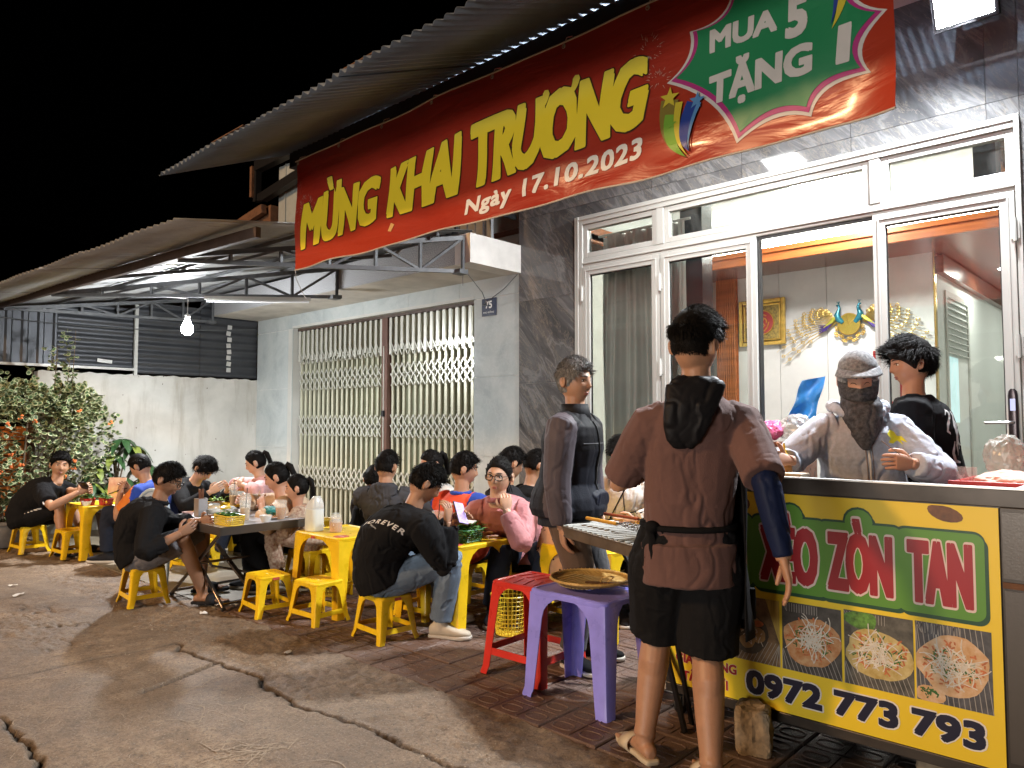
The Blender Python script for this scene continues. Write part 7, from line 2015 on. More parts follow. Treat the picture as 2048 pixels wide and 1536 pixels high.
            eb = MB(); eb.tube([hp(s_*(.014+.0085*i), .0315+.004*math.sin(i*.75), .001) for i in range(5)], [.0022*kh, .0034*kh, .0036*kh, .003*kh, .0012*kh], 6); finish(eb.mesh('eyebrow', bm_, 80), 'eyebrow', root, org)
            eb = MB(); eb.ball(hp(s_*.0062, -.0335, -.0012), (.0026*kh, .0022*kh, .0016*kh), 6, 4, R3); finish(eb.mesh('nostril', im, 80), 'nostril', root, org)
        eb = MB(); eb.tube([hp(x, -.0545-.0012*abs(x)*20*.3, -.0012) for x in (-.022, -.012, -.004, 0, .004, .012, .022)], [.0012*kh, .0036*kh, .0044*kh, .004*kh, .0044*kh, .0036*kh, .0012*kh], 6); eb.tube([hp(x, -.0635, -.0016) for x in (-.019, -.010, 0, .010, .019)], [.0012*kh, .0044*kh, .0055*kh, .0044*kh, .0012*kh], 6)
        finish(eb.mesh('lips', mat('lips_'+sk, {'tan': (.26, .10, .08), 'light': (.38, .12, .10), 'brown': (.20, .08, .065), 'rosy': (.35, .12, .10)}[sk], .4, 0, .1), 80), 'lips', root, org)
        if glasses:
            gm = mat('black_spectacle_frame', (.012, .012, .012), .25, 0, 0); gl = MB()
            for s_ in (-1, 1):
                ring = []
                for t in range(18):
                    a = t*math.pi/9; c_, s2 = math.cos(a), math.sin(a); ring.append(Mh @ (V((s_*.033+math.copysign(abs(c_)**.8, c_)*.024, .106-.12*abs(s_*.033+c_*.02)**1.3*1.6, .008+math.copysign(abs(s2)**.8, s2)*.019))*kh))
                gl.tube(ring, .0032*kh, 6, closed=True); gl.tube([Mh @ (V(q)*kh) for q in ((s_*.057, .092, .014), (s_*.077, .06, .012), (s_*.083, 0, .006), (s_*.083, -.02, -.008))], .0018*kh, 5)
            gl.tube([Mh @ (V(q)*kh) for q in ((-.010, .106, .012), (0, .110, .015), (.010, .106, .012))], .002*kh, 5)
            finish(gl.mesh('glasses', gm, 80), 'glasses', root, org)
    return dict(root=root, org=org, Mh=Mh, tor=tor, shl=shl, shr=shr, el=el_, er=er_, hl=hl, hr=hr, kl=kl, kr=kr, fl=fl, fr=fr, hj=hj, shirt=so, body=bo, S=S1, F=F1, pS=pS, nb=nb, hup=hup, k=k, kh=kh, pel=pel)
def wrap_text(P, target, vs, fs, center, right, up, nrm, mt, name='lettering', lift=.0025, par=None, bend=None):
    """print wrapped on a garment: points thrown on to it along the normal"""
    me = target.data; off = P['org']; tree = BVHTree.FromPolygons([v.co+off for v in me.vertices], [p.vertices[:] for p in me.polygons])
    bm = bmesh.new(); vv = [bm.verts.new((p[0], p[2] if len(p) > 2 else 0, p[1])) for p in vs]
    for f in fs:
        try: bm.faces.new([vv[i] for i in f])
        except Exception: pass
    for ax_, st_ in ((0, .012), (2, .012)):
        lo = min(v.co[ax_] for v in bm.verts); hi = max(v.co[ax_] for v in bm.verts); x = lo+st_
        while x < hi:
            no = [0, 0, 0]; no[ax_] = 1; co = [0, 0, 0]; co[ax_] = x; bmesh.ops.bisect_plane(bm, geom=bm.verts[:]+bm.edges[:]+bm.faces[:], plane_co=co, plane_no=no); x += st_
    nrm = V(nrm).normalized(); kill = []
    for v in bm.verts:
        x, z, ll = v.co.x, v.co.z, v.co.y
        if bend: x, z = bend(x, z)
        p = V(center)+V(right)*x+V(up)*z; hit, n, _, _ = tree.ray_cast(p+nrm*.5, -nrm)
        if hit is None: kill.append(v); continue
        v.co = hit+nrm*(lift+ll)-off
    bmesh.ops.delete(bm, geom=kill, context='VERTS')
    m2 = bpy.data.meshes.new(name); bm.to_mesh(m2); bm.free(); m2.materials.append(mt)
    o = bpy.data.objects.new(name, m2); COL.objects.link(o); o.parent = target
    o.location = (0, 0, 0); return o
def fabric(name, c, rough=.88, vary=.14, vs=9, bump=.25, bs=260, sheen=None, col2=None):
    dark = max(c) < .06
    return mat(name, c, rough, 0, vary, vs, bump, bs, sheen=(0 if dark else .08) if sheen is None else sheen, col2=col2, spec=.12 if dark else .3)
# ------------------------------------------------------------------ wardrobes
BLK = fabric('black_cotton', (.010, .010, .011)); BLK2 = fabric('faded_black_cotton', (.020, .020, .023)); CHAR = fabric('charcoal_fleece', (.045, .045, .050)); DNAVY = fabric('dark_navy_cotton', (.010, .014, .030))
MAUVE = fabric('brown_mauve_jersey', (.125, .066, .058), vary=.12, vs=5); PURG = fabric('purple_grey_nylon', (.075, .060, .072), .6); BROWNT = fabric('brown_trouser', (.10, .065, .045)); GREYT = fabric('grey_trouser', (.075, .075, .080))
LGREY = fabric('light_grey_marl', (.44, .47, .54), vs=60, vary=.12); MARL = fabric('grey_melange_knit', (.10, .105, .11), vs=70, vary=.5, col2=(.28, .29, .30)); DMARL = fabric('dark_melange_knit', (.035, .036, .040), vs=60, vary=.5, col2=(.11, .11, .12))
PINK = fabric('dusty_pink_nylon', (.46, .19, .20), .55); PINKH = fabric('pink_fleece', (.60, .34, .34)); CREAM = fabric('cream_satin', (.58, .42, .28), .5); WHT = fabric('off_white_nylon', (.52, .50, .47), .55)
REDV = fabric('orange_red_vest', (.60, .06, .018), .7); BLUE = fabric('royal_blue_cotton', (.015, .05, .30)); ORNG = fabric('orange_cotton', (.62, .17, .02)); GSH = fabric('grey_chambray', (.13, .125, .135), vs=30); DENIM = fabric('washed_denim', (.13, .175, .235), vs=5, vary=.35, bs=420); DDEN = fabric('dark_denim', (.02, .025, .04))
FLORAL = fabric('floral_cream_cotton', (.50, .40, .30), vs=45, col2=(.22, .10, .06)); SPOT = fabric('spotted_peach_cotton', (.62, .36, .20), vs=3); PLUMJ = fabric('plum_jersey', (.10, .02, .03))
WPR = mat('white_garment_print', (.62, .62, .62), .6, 0, 0)
def sleeves_other(c, x):           # 1 on the sleeves
    d = np.minimum(np.minimum(distseg(c, x['shl'], x['el']), distseg(c, x['el'], x['hl'])), np.minimum(distseg(c, x['shr'], x['er']), distseg(c, x['er'], x['hr'])))
    S = np.array(x['S'][:]); q = np.abs((c-np.array(x['tor'](.7)[0][:]))@S); return ((d < .095) & (q > .165)).astype(int)
def dirto(a, b): return V(b)-V(a)
def attach(P, b, name, mt, vox=.008, it=3, fold=.004, seed=1, remeshit=True, parent=None):
    if remeshit:
        me_ = remesh(b, vox, it, name, [mt]); 
        if fold: folds(me_, fold, seed)
    else: me_ = b.mesh(name, mt, 60)
    return finish(me_, name, parent or P['root'], P['org'])
def hood(P, mt, size=1.0, low=.0, back=.0, seed=3, collar=True):
    b = MB(); nb, F, S, up = P['nb'], P['F'], P['S'], P['hup']
    b.rings([(nb-F*(.045+back)+up*.05*size, S*.085*size, -F*.035*size), (nb-F*(.075+back)+up*.02, S*.115*size, -F*.045*size), (nb-F*(.085+back)-up*(.04+low*.3), S*.115*size, -F*.050*size), (nb-F*(.080+back)-up*(.09+low*.7), S*.085*size, -F*.040*size), (nb-F*(.06+back)-up*(.12+low), S*.04*size, -F*.02*size)], 20, 2.4)
    if collar: b.tube([nb+S*.085*math.cos(a)+F*(.085*math.sin(a)-.02)+up*(.01-.02*math.sin(a)) for a in [i*math.pi/8 for i in range(16)]], .024*size, 8, closed=True)
    return attach(P, b, 'hood', mt, .008, 3, .008, seed)

# 1 far left man
P = person('man in black tee and shorts seated far left looking round at the camera', (-8.72, 2.22, .36), (-8.27, 2.35, .875), body=50, hip=45, face=-12, pitch=4, roll=-6, hl=(-7.93, 2.50, .64), hr=(-7.90, 2.40, .63), fl=(-8.25, 2.60, .085), fr=(-8.22, 2.38, .085),
    shirt=BLK, sleeve='short', pants=BLK, legs='shorts', sandal=BLK2, sk='tan', hair='short', slouch=.08, girth=1.12, seed=2, handcurl=(.7, .6), vox=.010, e=.026)
t = thing('smartphone', 'dark phone held up by the far left man', 'phone', (-7.84, 2.44, .69)); b = MB(); b.box((0, 0, 0), (.075, .009, .15), Matrix.Rotation(R(48), 3, 'Z') @ Matrix.Rotation(R(55), 3, 'X')); b.build('phone_body', mat('black_phone', (.01, .01, .012), .2), t, bevel=.003)
b = MB(); S = P['S']   # white side stripe of the shorts and shoulder
for (a, c, o_) in ((P['hj'][1], P['kr'], .10),):
    for i in range(7): p = a.lerp(c, .12+.09*i)+S*o_+V((0, 0, .035)); b.ball(p, (.03, .012, .009), 8, 5, Matrix.Rotation(R(45), 3, 'Z'))
attach(P, b, 'side_stripe', WPR, remeshit=False)
b = MB(); b.tube([P['shr'].lerp(P['er'], .05*i)+S*.075+V((0, 0, .03-.004*i)) for i in range(1, 14)], .007, 6); attach(P, b, 'sleeve_stripe', WPR, remeshit=False)
# 2 orange and blue shirt
P = person('man in orange and blue polo looking down at his phone by the broad-leaved plant', (-7.22, 2.88, .37), (-7.34, 2.76, .88), body=215, face=212, pitch=32, hl=(-7.38, 2.60, .64), hr=(-7.42, 2.70, .63), fl=(-7.5, 2.55, .085), fr=(-7.6, 2.8, .085),
    shirt=BLUE, shirt_mats=[BLUE, ORNG], shirt_pick=lambda c, x: (((c-np.array(x['tor'](.85)[0][:]))@np.array(x['F'][:])) > .03).astype(int), sleeve='short', pants=DDEN, hair='short', seed=3, vox=.011, shoes=BLK2, sk='tan')
t = thing('smartphone', 'phone in the hands of the man in orange and blue', 'phone', (-7.44, 2.60, .66)); b = MB(); b.box((0, 0, 0), (.075, .009, .15), Matrix.Rotation(R(130), 3, 'Z') @ Matrix.Rotation(R(70), 3, 'X')); b.build('phone_body', mat('black_phone', (.01, .01, .012), .2), t, bevel=.003)
# 3 grey shorts man
P = person('man in black jacket and grey shorts bending over the steel table seen from behind', (-5.68, 2.17, .355), (-5.47, 2.24, .885), body=72, hip=52, face=48, pitch=26, roll=0, hl=(-5.22, 2.38, .60), hr=(-5.20, 2.22, .53), fl=(-5.62, 2.58, .10), fr=(-5.26, 2.42, .095), ffr=38, ffl=60,
    shirt=BLK, sleeve='34', pants=GSH, legs='shorts', sandal=BLK2, sk='brown', hair='short', slouch=.10, girth=1.12, e=.030, hem=.04, seed=5, vox=.008, glasses=True, fol=.008, kpr=(.3, -.2, 1), legcov=.98, epr=(-.2, -.9, -.5))
hood(P, BLK, .8, 0, 0, 5)
# 4 bowed boy
P = person('young man in black with head bowed over the far yellow table', (-7.46, 3.32, .36), (-7.06, 3.24, .855), body=25, face=20, pitch=48, hl=(-6.95, 3.42, .64), hr=(-6.80, 3.18, .65), fl=(-7.0, 3.6, .085), fr=(-6.95, 3.2, .085), shirt=BLK, sleeve='long', pants=DDEN, hair='bowl', seed=6, vox=.012, shoes=BLK2, slouch=.09, sk='light')
# 5 pink hoodie
P = person('woman in pale pink hoodie with tied hair eating by the pier', (-6.65, 3.72, .37), (-6.73, 3.60, .905), body=235, face=228, pitch=22, hl=(-6.55, 3.38, .72), hr=(-6.82, 3.42, .70), fl=(-6.7, 3.2, .085), fr=(-6.95, 3.35, .085), epl=(.8, -.3, -.1), epr=(-1, .3, .0), shirt=PINKH, sleeve='34', pants=DDEN, hair='tied', seed=7, vox=.011, shoes=BLK2, sk='light', k=.94, e=.03)
hood(P, PINKH, .8)
# 6 woman feeding girl
P = person('woman in shiny cream jacket with ponytail reaching over the steel table', (-5.42, 3.28, .37), (-5.43, 3.09, .86), body=232, face=222, pitch=20, hl=(-5.32, 2.90, .66), hr=(-5.56, 2.86, .69), fl=(-5.28, 2.95, .085), fr=(-5.50, 2.93, .085), epr=(-.8, .6, -.2), shirt=CREAM, sleeve='34', pants=BLK, hair='tied', seed=8, vox=.009, shoes=BLK2, sk='rosy', k=.95, e=.032, fol=.009)
# 7 little girl
P = person('little girl with tied hair in floral dress beside the woman in cream', (-5.10, 3.18, .42), (-5.13, 3.09, .79), body=232, face=226, pitch=8, k=.68, kh=.86, hl=(-5.08, 2.94, .60), hr=(-5.24, 2.96, .60), fl=(-5.12, 2.94, .18), fr=(-5.24, 3.00, .18), shirt=FLORAL, sleeve='long', pants=FLORAL, hair='tied', seed=9, vox=.009, sk='rosy', e=.028, hem=.14, slouch=.02, shoes=PLUMJ)
low('low yellow stool under the little girl', -5.10, 3.19, 8, .06)
# 8 boy
P = person('small boy in black tee with round back print facing the gate', (-5.42, 3.95, .36), (-5.36, 3.98, .80), body=133, face=128, pitch=4, k=.78, kh=.92, fl=(-5.6, 4.2, .085), fr=(-5.4, 4.3, .085), hl=(-5.6, 4.15, .5), hr=(-5.35, 4.2, .5), shirt=BLK2, sleeve='short', pants=DDEN, hair='kid', seed=10, vox=.012, facing=False, sk='tan', shoes=BLK2, slouch=.04)
vs, fs = text_fit('HOLLYWOOD', -.11, .11, 0, .028, .02); o_ = lambda x, z: (.075*math.sin(x/.065), .075*math.cos(x/.065)+z*.9-.04)
wrap_text(P, P['shirt'], vs, fs, P['tor'](.7)[0], P['S'], (0, 0, 1), -P['F'], WPR, bend=o_)
# 9 dark hoodie man
P = person('man in dark grey hoodie seated with his back turned in front of the gate post', (-4.75, 3.72, .38), (-4.68, 3.60, .95), body=128, face=112, pitch=14, fl=(-5.0, 4.0, .085), fr=(-4.7, 4.15, .085), hl=(-4.9, 4.0, .62), hr=(-4.55, 4.0, .62), shirt=CHAR, sleeve='long', pants=DDEN, hair='short', seed=11, vox=.009, facing=False, sk='tan', shoes=BLK2, e=.036, fol=.010, slouch=.06, epl=(-.9, -.3, -.4), epr=(.9, .5, -.4))
hood(P, CHAR, .95, .04, 0, 8)
# 10 sweatshirt man
P = person('man in black sweatshirt with white lettering and washed jeans reading his phone', (-3.70, 2.84, .365), (-3.40, 2.90, .935), body=88, hip=58, face=68, pitch=34, roll=4, hl=(-3.31, 3.06, .70), hr=(-3.25, 2.95, .71), fl=(-3.66, 3.30, .085), fr=(-3.42, 3.05, .085), ffr=28, ffl=50,
    shirt=BLK, sleeve='long', pants=DENIM, sk='tan', hair='short', slouch=.10, girth=1.12, e=.034, seed=12, vox=.007, fol=.010, kpr=(.3, .1, 1), kpl=(0, .3, 1), epr=(-.1, -.25, -1), epl=(-.3, .3, -1), handcurl=(.6, .7), shoes=mat('cream_clog', (.48, .42, .33), .6, 0, .1), wide=1.04, facing=True, hem=.04, hdens=2)
vs, fs = text_fit('FOREVER', -.17, .17, 0, .034, .035, spacing=1.35)
wrap_text(P, P['shirt'], vs, fs, P['tor'](.80)[0]+P['S']*.02, P['S'], P['tor'](.75)[1], (-P['F']*.9+P['tor'](.75)[1]*.25), WPR, bend=lambda x, z: (x*1.0, z-.02-1.7*(x+.02)**2))
vs, fs = text_fit('LOSE YOUR MEMORY', -.06, .03, 0, .008, .02)
wrap_text(P, P['shirt'], vs, fs, P['tor'](.80)[0]+P['S']*.02, P['S'], P['tor'](.75)[1], (-P['F']*.9+P['tor'](.75)[1]*.25), WPR, bend=lambda x, z: (x-.03, z-.058-.3*x))
t = thing('smartphone', 'phone with lit screen in the hands of the sweatshirt man', 'phone', (-3.215, 3.02, .765), 0); Mr = Matrix.Rotation(R(95), 3, 'Z') @ Matrix.Rotation(R(-38), 3, 'X') @ Matrix.Rotation(R(18), 3, 'Y')
b = MB(); b.box((0, 0, 0), (.076, .009, .158), Mr); b.build('phone_body', mat('black_phone', (.01, .01, .012), .2), t, bevel=.003)
b = MB(); b.box(Mr @ V((0, -.0055, 0)), (.068, .001, .146), Mr); b.box(Mr @ V((0, .0055, 0)), (.068, .001, .146), Mr); b.build('lit_screen', mat('phone_screen', (.12, .10, .3), .3, 0, 0, 60, col2=(.5, .3, .55), emit=(.40, .32, 1), estr=.22), t)
# 11 woman behind
P = person('woman with tied hair half hidden beyond the sweatshirt man', (-4.70, 4.15, .38), (-4.66, 4.05, .95), body=265, face=252, pitch=14, hl=(-4.55, 3.9, .66), hr=(-4.85, 3.9, .66), fl=(-4.5, 3.85, .085), fr=(-4.9, 3.9, .085), shirt=WHT, sleeve='34', pants=DDEN, hair='tied', seed=13, vox=.011, sk='rosy', k=.94, shoes=BLK2)
# 12 red vest
P = person('man in orange-red vest over blue shirt seated with his back turned', (-4.06, 3.84, .38), (-3.87, 3.66, .965), body=98, face=58, pitch=12, hl=(-3.98, 4.05, .62), hr=(-3.66, 3.86, .60), fl=(-4.1, 4.2, .085), fr=(-3.75, 4.1, .085), shirt=REDV, shirt_mats=[REDV, BLUE], shirt_pick=sleeves_other, sleeve='short', pants=DDEN, hair='short', seed=14, vox=.008, sk='tan', shoes=BLK2, e=.028, slouch=.07, epr=(.8, .3, -.5))
b = MB(); nb = P['nb']; b.tube([nb+P['S']*.066*math.cos(a)+P['F']*(.066*math.sin(a)-.01)+V((0, 0, .0)) for a in [i*math.pi/8 for i in range(16)]], .018, 8, closed=True); attach(P, b, 'collar', BLUE)
vs, fs = text_fit('VietNam', -.07, .07, 0, .022, .03); wrap_text(P, P['shirt'], vs, fs, P['tor'](.82)[0], P['S'], (0, 0, 1), -P['F'], WPR)
vs, fs = text_fit('dong hanh', -.045, .06, 0, .010, .02); wrap_text(P, P['shirt'], vs, fs, P['tor'](.77)[0], P['S'], (0, 0, 1), -P['F'], WPR)
# 13 pink jacket woman
P = person('woman in dusty pink quilted jacket and black glasses raising a hand to her mouth', (-3.50, 3.90, .38), (-3.39, 3.53, .945), body=-58, hip=-45, face=-66, pitch=4, roll=-3, hl=(-3.265, 3.47, .735), hr=(-3.50, 3.46, .52), fl=(-3.18, 3.62, .085), fr=(-3.42, 3.50, .085), epl=(.5, .4, -1), epr=(-.8, -.1, -.4), hdirs=((-.15, .05, 1), None), palm=((-.7, .6, 0), None), handcurl=(.9, .5),
    shirt=PINK, sleeve='long', pants=DDEN, legs='long', hair='tied', hairc='black', seed=15, vox=.0065, sk='light', k=.97, shoes=BLK2, e=.030, glasses=True, fol=.006, slouch=.05, kh=1.02)
b = MB()
for k_ in range(16):
    a = k_*.3927; b.tube([P['nb']+P['S']*.062*math.cos(a)+P['F']*(.060*math.sin(a)+.01)+P['hup']*.0, P['nb']+P['S']*.060*math.cos(a)+P['F']*(.058*math.sin(a)+.01)+P['hup']*.035], .013, 6)
attach(P, b, 'collar', fabric('rib_knit_mauve', (.32, .12, .13)), .007, 2)
b = MB(); c0 = P['hl']-(P['hl']-P['el']).normalized()*.03; s_, u_ = basis(P['hl']-P['el']); b.tube([c0+s_*.036*math.cos(i*.5236)+u_*.036*math.sin(i*.5236) for i in range(12)], .009, 6, closed=True); attach(P, b, 'wrist_band', BLK, remeshit=False)
# 14 black jacket man
P = person('man in black jacket behind the pink jacket woman reaching to the right', (-3.98, 4.33, .38), (-3.80, 4.08, .99), body=60, face=75, pitch=20, hl=(-3.6, 4.45, .66), hr=(-3.36, 3.98, .70), fl=(-3.8, 4.7, .085), fr=(-3.5, 4.4, .085), shirt=BLK2, sleeve='long', pants=DDEN, hair='short', seed=16, vox=.009, facing=False, sk='tan', shoes=BLK2, e=.034, fol=.009, slouch=.08)
# 15 dark figure by the marble
P = person('dark clad person seated beside the marble behind the old man', (-4.15, 4.72, .38), (-3.98, 4.56, .95), body=70, face=80, pitch=20, shirt=BLK, pants=BLK, hair='short', seed=17, vox=.012, facing=False, hl=(-3.9, 4.9, .6), hr=(-3.75, 4.7, .6), fl=(-4, 5, .085), fr=(-3.8, 4.9, .085), shoes=BLK2)
# child in spotted pyjamas
P = person('small child in spotted peach pyjamas half hidden by the old man', (-3.10, 3.80, .42), (-2.97, 3.80, .86), body=60, face=60, k=.66, kh=.85, hl=(-2.9, 3.9, .62), hr=(-2.85, 3.8, .62), fl=(-2.9, 3.9, .16), fr=(-2.85, 3.75, .16), shirt=SPOT, sleeve='long', pants=SPOT, hair='kid', seed=18, vox=.009, facing=False, e=.03, hem=.12, girth=1.2, shoes=PLUMJ, sk='rosy')
b = MB(); rr = random.Random(2); me_ = P['shirt'].data; P3 = coords(me_)
for k_ in range(70):
    q = V(P3[rr.randrange(len(P3))])+P['org']; b.ball(q, .006, 6, 4)
attach(P, b, 'spots', BLK, remeshit=False)['kind'] = 'stuff'

# 16 the old man
def oldpick(c, x):
    T0 = np.array(x['tor'](.60)[0][:]); up = np.array(x['tor'](.6)[1][:]); hi = ((c-T0)@up) > .035
    sl = sleeves_other(c, x) > 0; nb = np.array(x['nb'][:]); col_ = np.linalg.norm(c-nb, axis=1) < .10
    return np.where(sl, 1, np.where(hi | col_, 0, np.where(((c-T0)@np.array(x['F'][:])) > -.2, 2, 1)))
P = person('grey-haired old man in black and purple-grey zip jacket standing by the marble column', (-2.53, 3.18, .87), (-2.455, 3.14, 1.515), body=12, hip=12, face=2, pitch=3, roll=0, hl=(-2.52, 3.42, .80), hr=(-2.42, 2.985, .735), fl=(-2.50, 3.33, .085), fr=(-2.47, 3.13, .085), ffl=35, ffr=-5, epr=(-.5, -.6, -.2), epl=(-.6, .6, -.2), k=.96,
    shirt=BLK, shirt_mats=[fabric('black_nylon', (.012, .012, .014), .6), PURG, fabric('blue_black_nylon', (.018, .020, .028), .6)], shirt_pick=oldpick, sleeve='long', pants=GREYT, pants_mats=[GREYT, BROWNT], legpick=lambda c, x: ((distseg(c, x['hj'][1], x['kr']) < .14) & (c[:, 2] > .45) & (((c-np.array(x['hj'][1][:]))@np.array(x['S'][:])) > -.06)).astype(int),
    hair='grey', hairc='grey', seed=19, vox=.0065, sk='tan', shoes=BLK, e=.032, fol=.004, slouch=.0, hem=.13, girth=1.08, handcurl=(.6, .5), kpl=(1, .4, 0), kpr=(1, .4, 0), palm=(None, (.4, .6, 0)), wide=.96, hdens=2.2)
nb, F, S, hup = P['nb'], P['F'], P['S'], P['hup']
b = MB()
b.rings([(nb-hup*.045-F*.0, S*.085, F*.085), (nb+hup*.01, S*.074, F*.076), (nb+hup*.045-F*.004, S*.070, F*.074)], 20, cap=False); me_ = b.mesh('collar', fabric('black_nylon', (.012, .012, .014), .6), 60); o = finish(me_, 'collar', P['root'], P['org']); md = o.modifiers.new('t', 'SOLIDIFY'); md.thickness = .006
b = MB(); b.rings([(nb-hup*.035+F*.012, S*.060, F*.068), (nb+hup*.028+F*.008, S*.056, F*.064)], 18, cap=False); o = finish(b.mesh('shirt_collar', fabric('pale_check_cotton', (.46, .45, .42), vs=60), 60), 'shirt_collar', P['root'], P['org']); md = o.modifiers.new('t', 'SOLIDIFY'); md.thickness = .004
tree = BVHTree.FromPolygons([v.co+P['org'] for v in P['shirt'].data.vertices], [p.vertices[:] for p in P['shirt'].data.polygons])
def on_shirt(P, tree, t, sx, lift=.004, side=None, nrm=None):
    p, T, S_ = P['tor'](t); n = (nrm or P['F']); q = p+S_*sx; h = tree.ray_cast(q+n*.5, -n); return (h[0]+n*lift) if h[0] is not None else q+n*.15
b = MB(); b.tube([on_shirt(P, tree, t, 0) for t in np.linspace(.06, .90, 16)], .0045, 6); attach(P, b, 'zip', mat('dark_zip', (.05, .05, .05), .4, .5), remeshit=False)
b = MB(); b.tube([on_shirt(P, tree, .66, sx, .001) for sx in np.linspace(-.13, .13, 16)], .0025, 5); attach(P, b, 'piping', mat('pale_piping', (.12, .12, .13), .6), remeshit=False)
b = MB(); p, T, S_ = P['tor'](.04); D = T.cross(S_).normalized()*-1; b.rings([(p-V((0, 0, .035)), S_*.205, D*.168), (p+V((0, 0, .0)), S_*.212, D*.175), (p+V((0, 0, .035)), S_*.205, D*.168)], 24, 2.2); b.rings([(p+F*(.15+.012*i)-S_*.02, S_*(.10-.012*abs(i-1.5)*.6), V((0, 0, .062-.01*abs(i-1.5)))) for i in range(5)], 16, 3)
attach(P, b, 'waist_bag', fabric('navy_nylon_bag', (.010, .012, .022), .5), .007, 3, .004)
# 17 white track jacket
P = person('person in off-white track jacket with black piping seated behind the grill', (-2.96, 4.42, .40), (-2.93, 4.28, 1.08), body=-62, face=-75, pitch=30, hl=(-2.72, 4.12, .66), hr=(-3.08, 4.08, .64), fl=(-2.8, 4.1, .085), fr=(-3.1, 4.1, .085), shirt=WHT, sleeve='long', pants=BLK, hair='short', seed=20, vox=.008, sk='light', shoes=BLK2, e=.036, fol=.010, slouch=.04, epl=(.9, .3, -.2))
tree = BVHTree.FromPolygons([v.co+P['org'] for v in P['shirt'].data.vertices], [p.vertices[:] for p in P['shirt'].data.polygons])
b = MB(); b.tube([on_shirt(P, tree, .9-.045*i, -.02+.014*i, .003) for i in range(12)], .004, 5); b.tube([on_shirt(P, tree, .62-.02*i, -.15+.03*i, .003) for i in range(11)], .004, 5); b.tube([on_shirt(P, tree, .88-.05*i, .01, .003) for i in range(15)], .003, 5); attach(P, b, 'piping', BLK, remeshit=False)
b = MB(); b.tube([P['shl'].lerp(P['el'], .1*i)+P['S']*-.062+V((0, 0, .035)) for i in range(11)], .005, 5); b.tube([P['shl'].lerp(P['el'], .1*i)+P['S']*-.058+V((0, 0, .048))+P['F']*.015 for i in range(11)], .005, 5); attach(P, b, 'sleeve_piping', BLK, remeshit=False)

# 18 the cook in front
P = person('young man in mauve-brown tee, black apron and shorts walking past the cart, seen from behind', (-1.42, 2.50, .875), (-1.345, 2.435, 1.578), body=124, hip=128, face=90, pitch=3, roll=3, hl=(-1.56, 2.60, 1.15), hr=(-1.015, 2.40, .86), fl=(-1.60, 2.47, .105), fr=(-1.305, 2.44, .09), ffl=150, ffr=128, epl=(-.8, -.6, -.9), epr=(.45, -.6, .1), k=.985,
    shirt=MAUVE, sleeve='elbow', pants=BLK, legs='shorts', legcov=1.02, legw=.038, hair='fade', seed=22, vox=.006, sk='tan', sandal=mat('cream_rubber_slipper', (.55, .46, .33), .55, 0, .08), e=.024, fol=.006, hem=.17, cinch=.022, shp=.85, shd=.045, slouch=.0, girth=.96, wide=.98, kpl=(-.4, .8, 0), kpr=(-.5, .7, 0), handcurl=(.5, .32), palm=(None, (-.8, -.4, 0)), legr=1.16, facing=True, hdens=2.6, kh=1.0)
nb, F, S, hup, tor = P['nb'], P['F'], P['S'], P['hup'], P['tor']
b = MB(); b.tube([nb+S*.075*math.cos(a)+F*(.075*math.sin(a)-.012)+hup*(.012-.015*math.sin(a)) for a in [i*math.pi/8 for i in range(16)]], .026, 8, closed=True)
b.rings([(nb-F*.062+hup*.050, S*.070, -F*.026), (nb-F*.088+hup*.02-S*.01, S*.104, -F*.026), (nb-F*.122-hup*.05-S*.03, S*.096, -F*.028), (nb-F*.136-hup*.12-S*.05, S*.082, -F*.024), (nb-F*.137-hup*.18-S*.06, S*.060, -F*.018), (nb-F*.130-hup*.21-S*.065, S*.03, -F*.010)], 22, 2.5)
attach(P, b, 'hood', fabric('glossy_black_nylon', (.010, .010, .012), .5, bump=.1), .006, 3, .005, 31)
cv = MB()
b = MB()
for t0, wz in ((.085, .012),):
    p, T, S_ = tor(t0); D = T.cross(S_).normalized()*-1; b.rings([(p+T*z_, S_*(.160+.018+x_), D*(.122+.018+x_)) for z_, x_ in ((-.011, -.004), (-.006, .003), (.006, .003), (.011, -.004))], 26, 2.2)
attach(P, b, 'apron_tie', fabric('black_apron_cloth', (.008, .008, .009)), .006, 1, 0)
b = MB(); p, T, S_ = tor(.085); q = p-S_*.135-F*.085
for (dx, dz, l) in ((-.01, 0, .20), (.04, 0, .15), (.10, .01, .10)):
    b.rings([(q+S_*dx-F*.01, S_*.012, F*.006), (q+S_*(dx+.02)-V((0, 0, l*.5))-F*.012, S_*.022, F*.006), (q+S_*(dx+.035)-V((0, 0, l))-F*.008, S_*.024, F*.005)], 10, 3)
b.ball(q, (.03, .03, .022), 10, 8); attach(P, b, 'apron_knot', fabric('black_apron_cloth', (.008, .008, .009)), .006, 1, .003)
b = MB()    # apron flap wrapped round the right hip and front
pts = []
for j, z in enumerate(np.linspace(1.16, .52, 16)):
    row = []
    for i in range(15):
        a = R(-30+i*11); rad = .190+.010*math.sin(i*1.1+j*.3)+.03*(j/15); c_ = V((tor(.3)[0].x, tor(.3)[0].y, 0)).lerp(V((-1.42, 2.50, 0)), min(1, j/6))
        row.append(c_+S*rad*math.cos(a)*1.03+F*rad*math.sin(a)*.92+V((0, 0, z-.05*math.cos(a*1.5)*(1-j/15))))
    pts.append(row)
vs = [p for r_ in pts for p in r_]; b.add(vs, [(j*15+i, j*15+i+1, (j+1)*15+i+1, (j+1)*15+i) for j in range(15) for i in range(14)])
o = attach(P, b, 'apron', fabric('black_apron_cloth', (.008, .008, .009)), remeshit=False); md = o.modifiers.new('t', 'SOLIDIFY'); md.thickness = .004
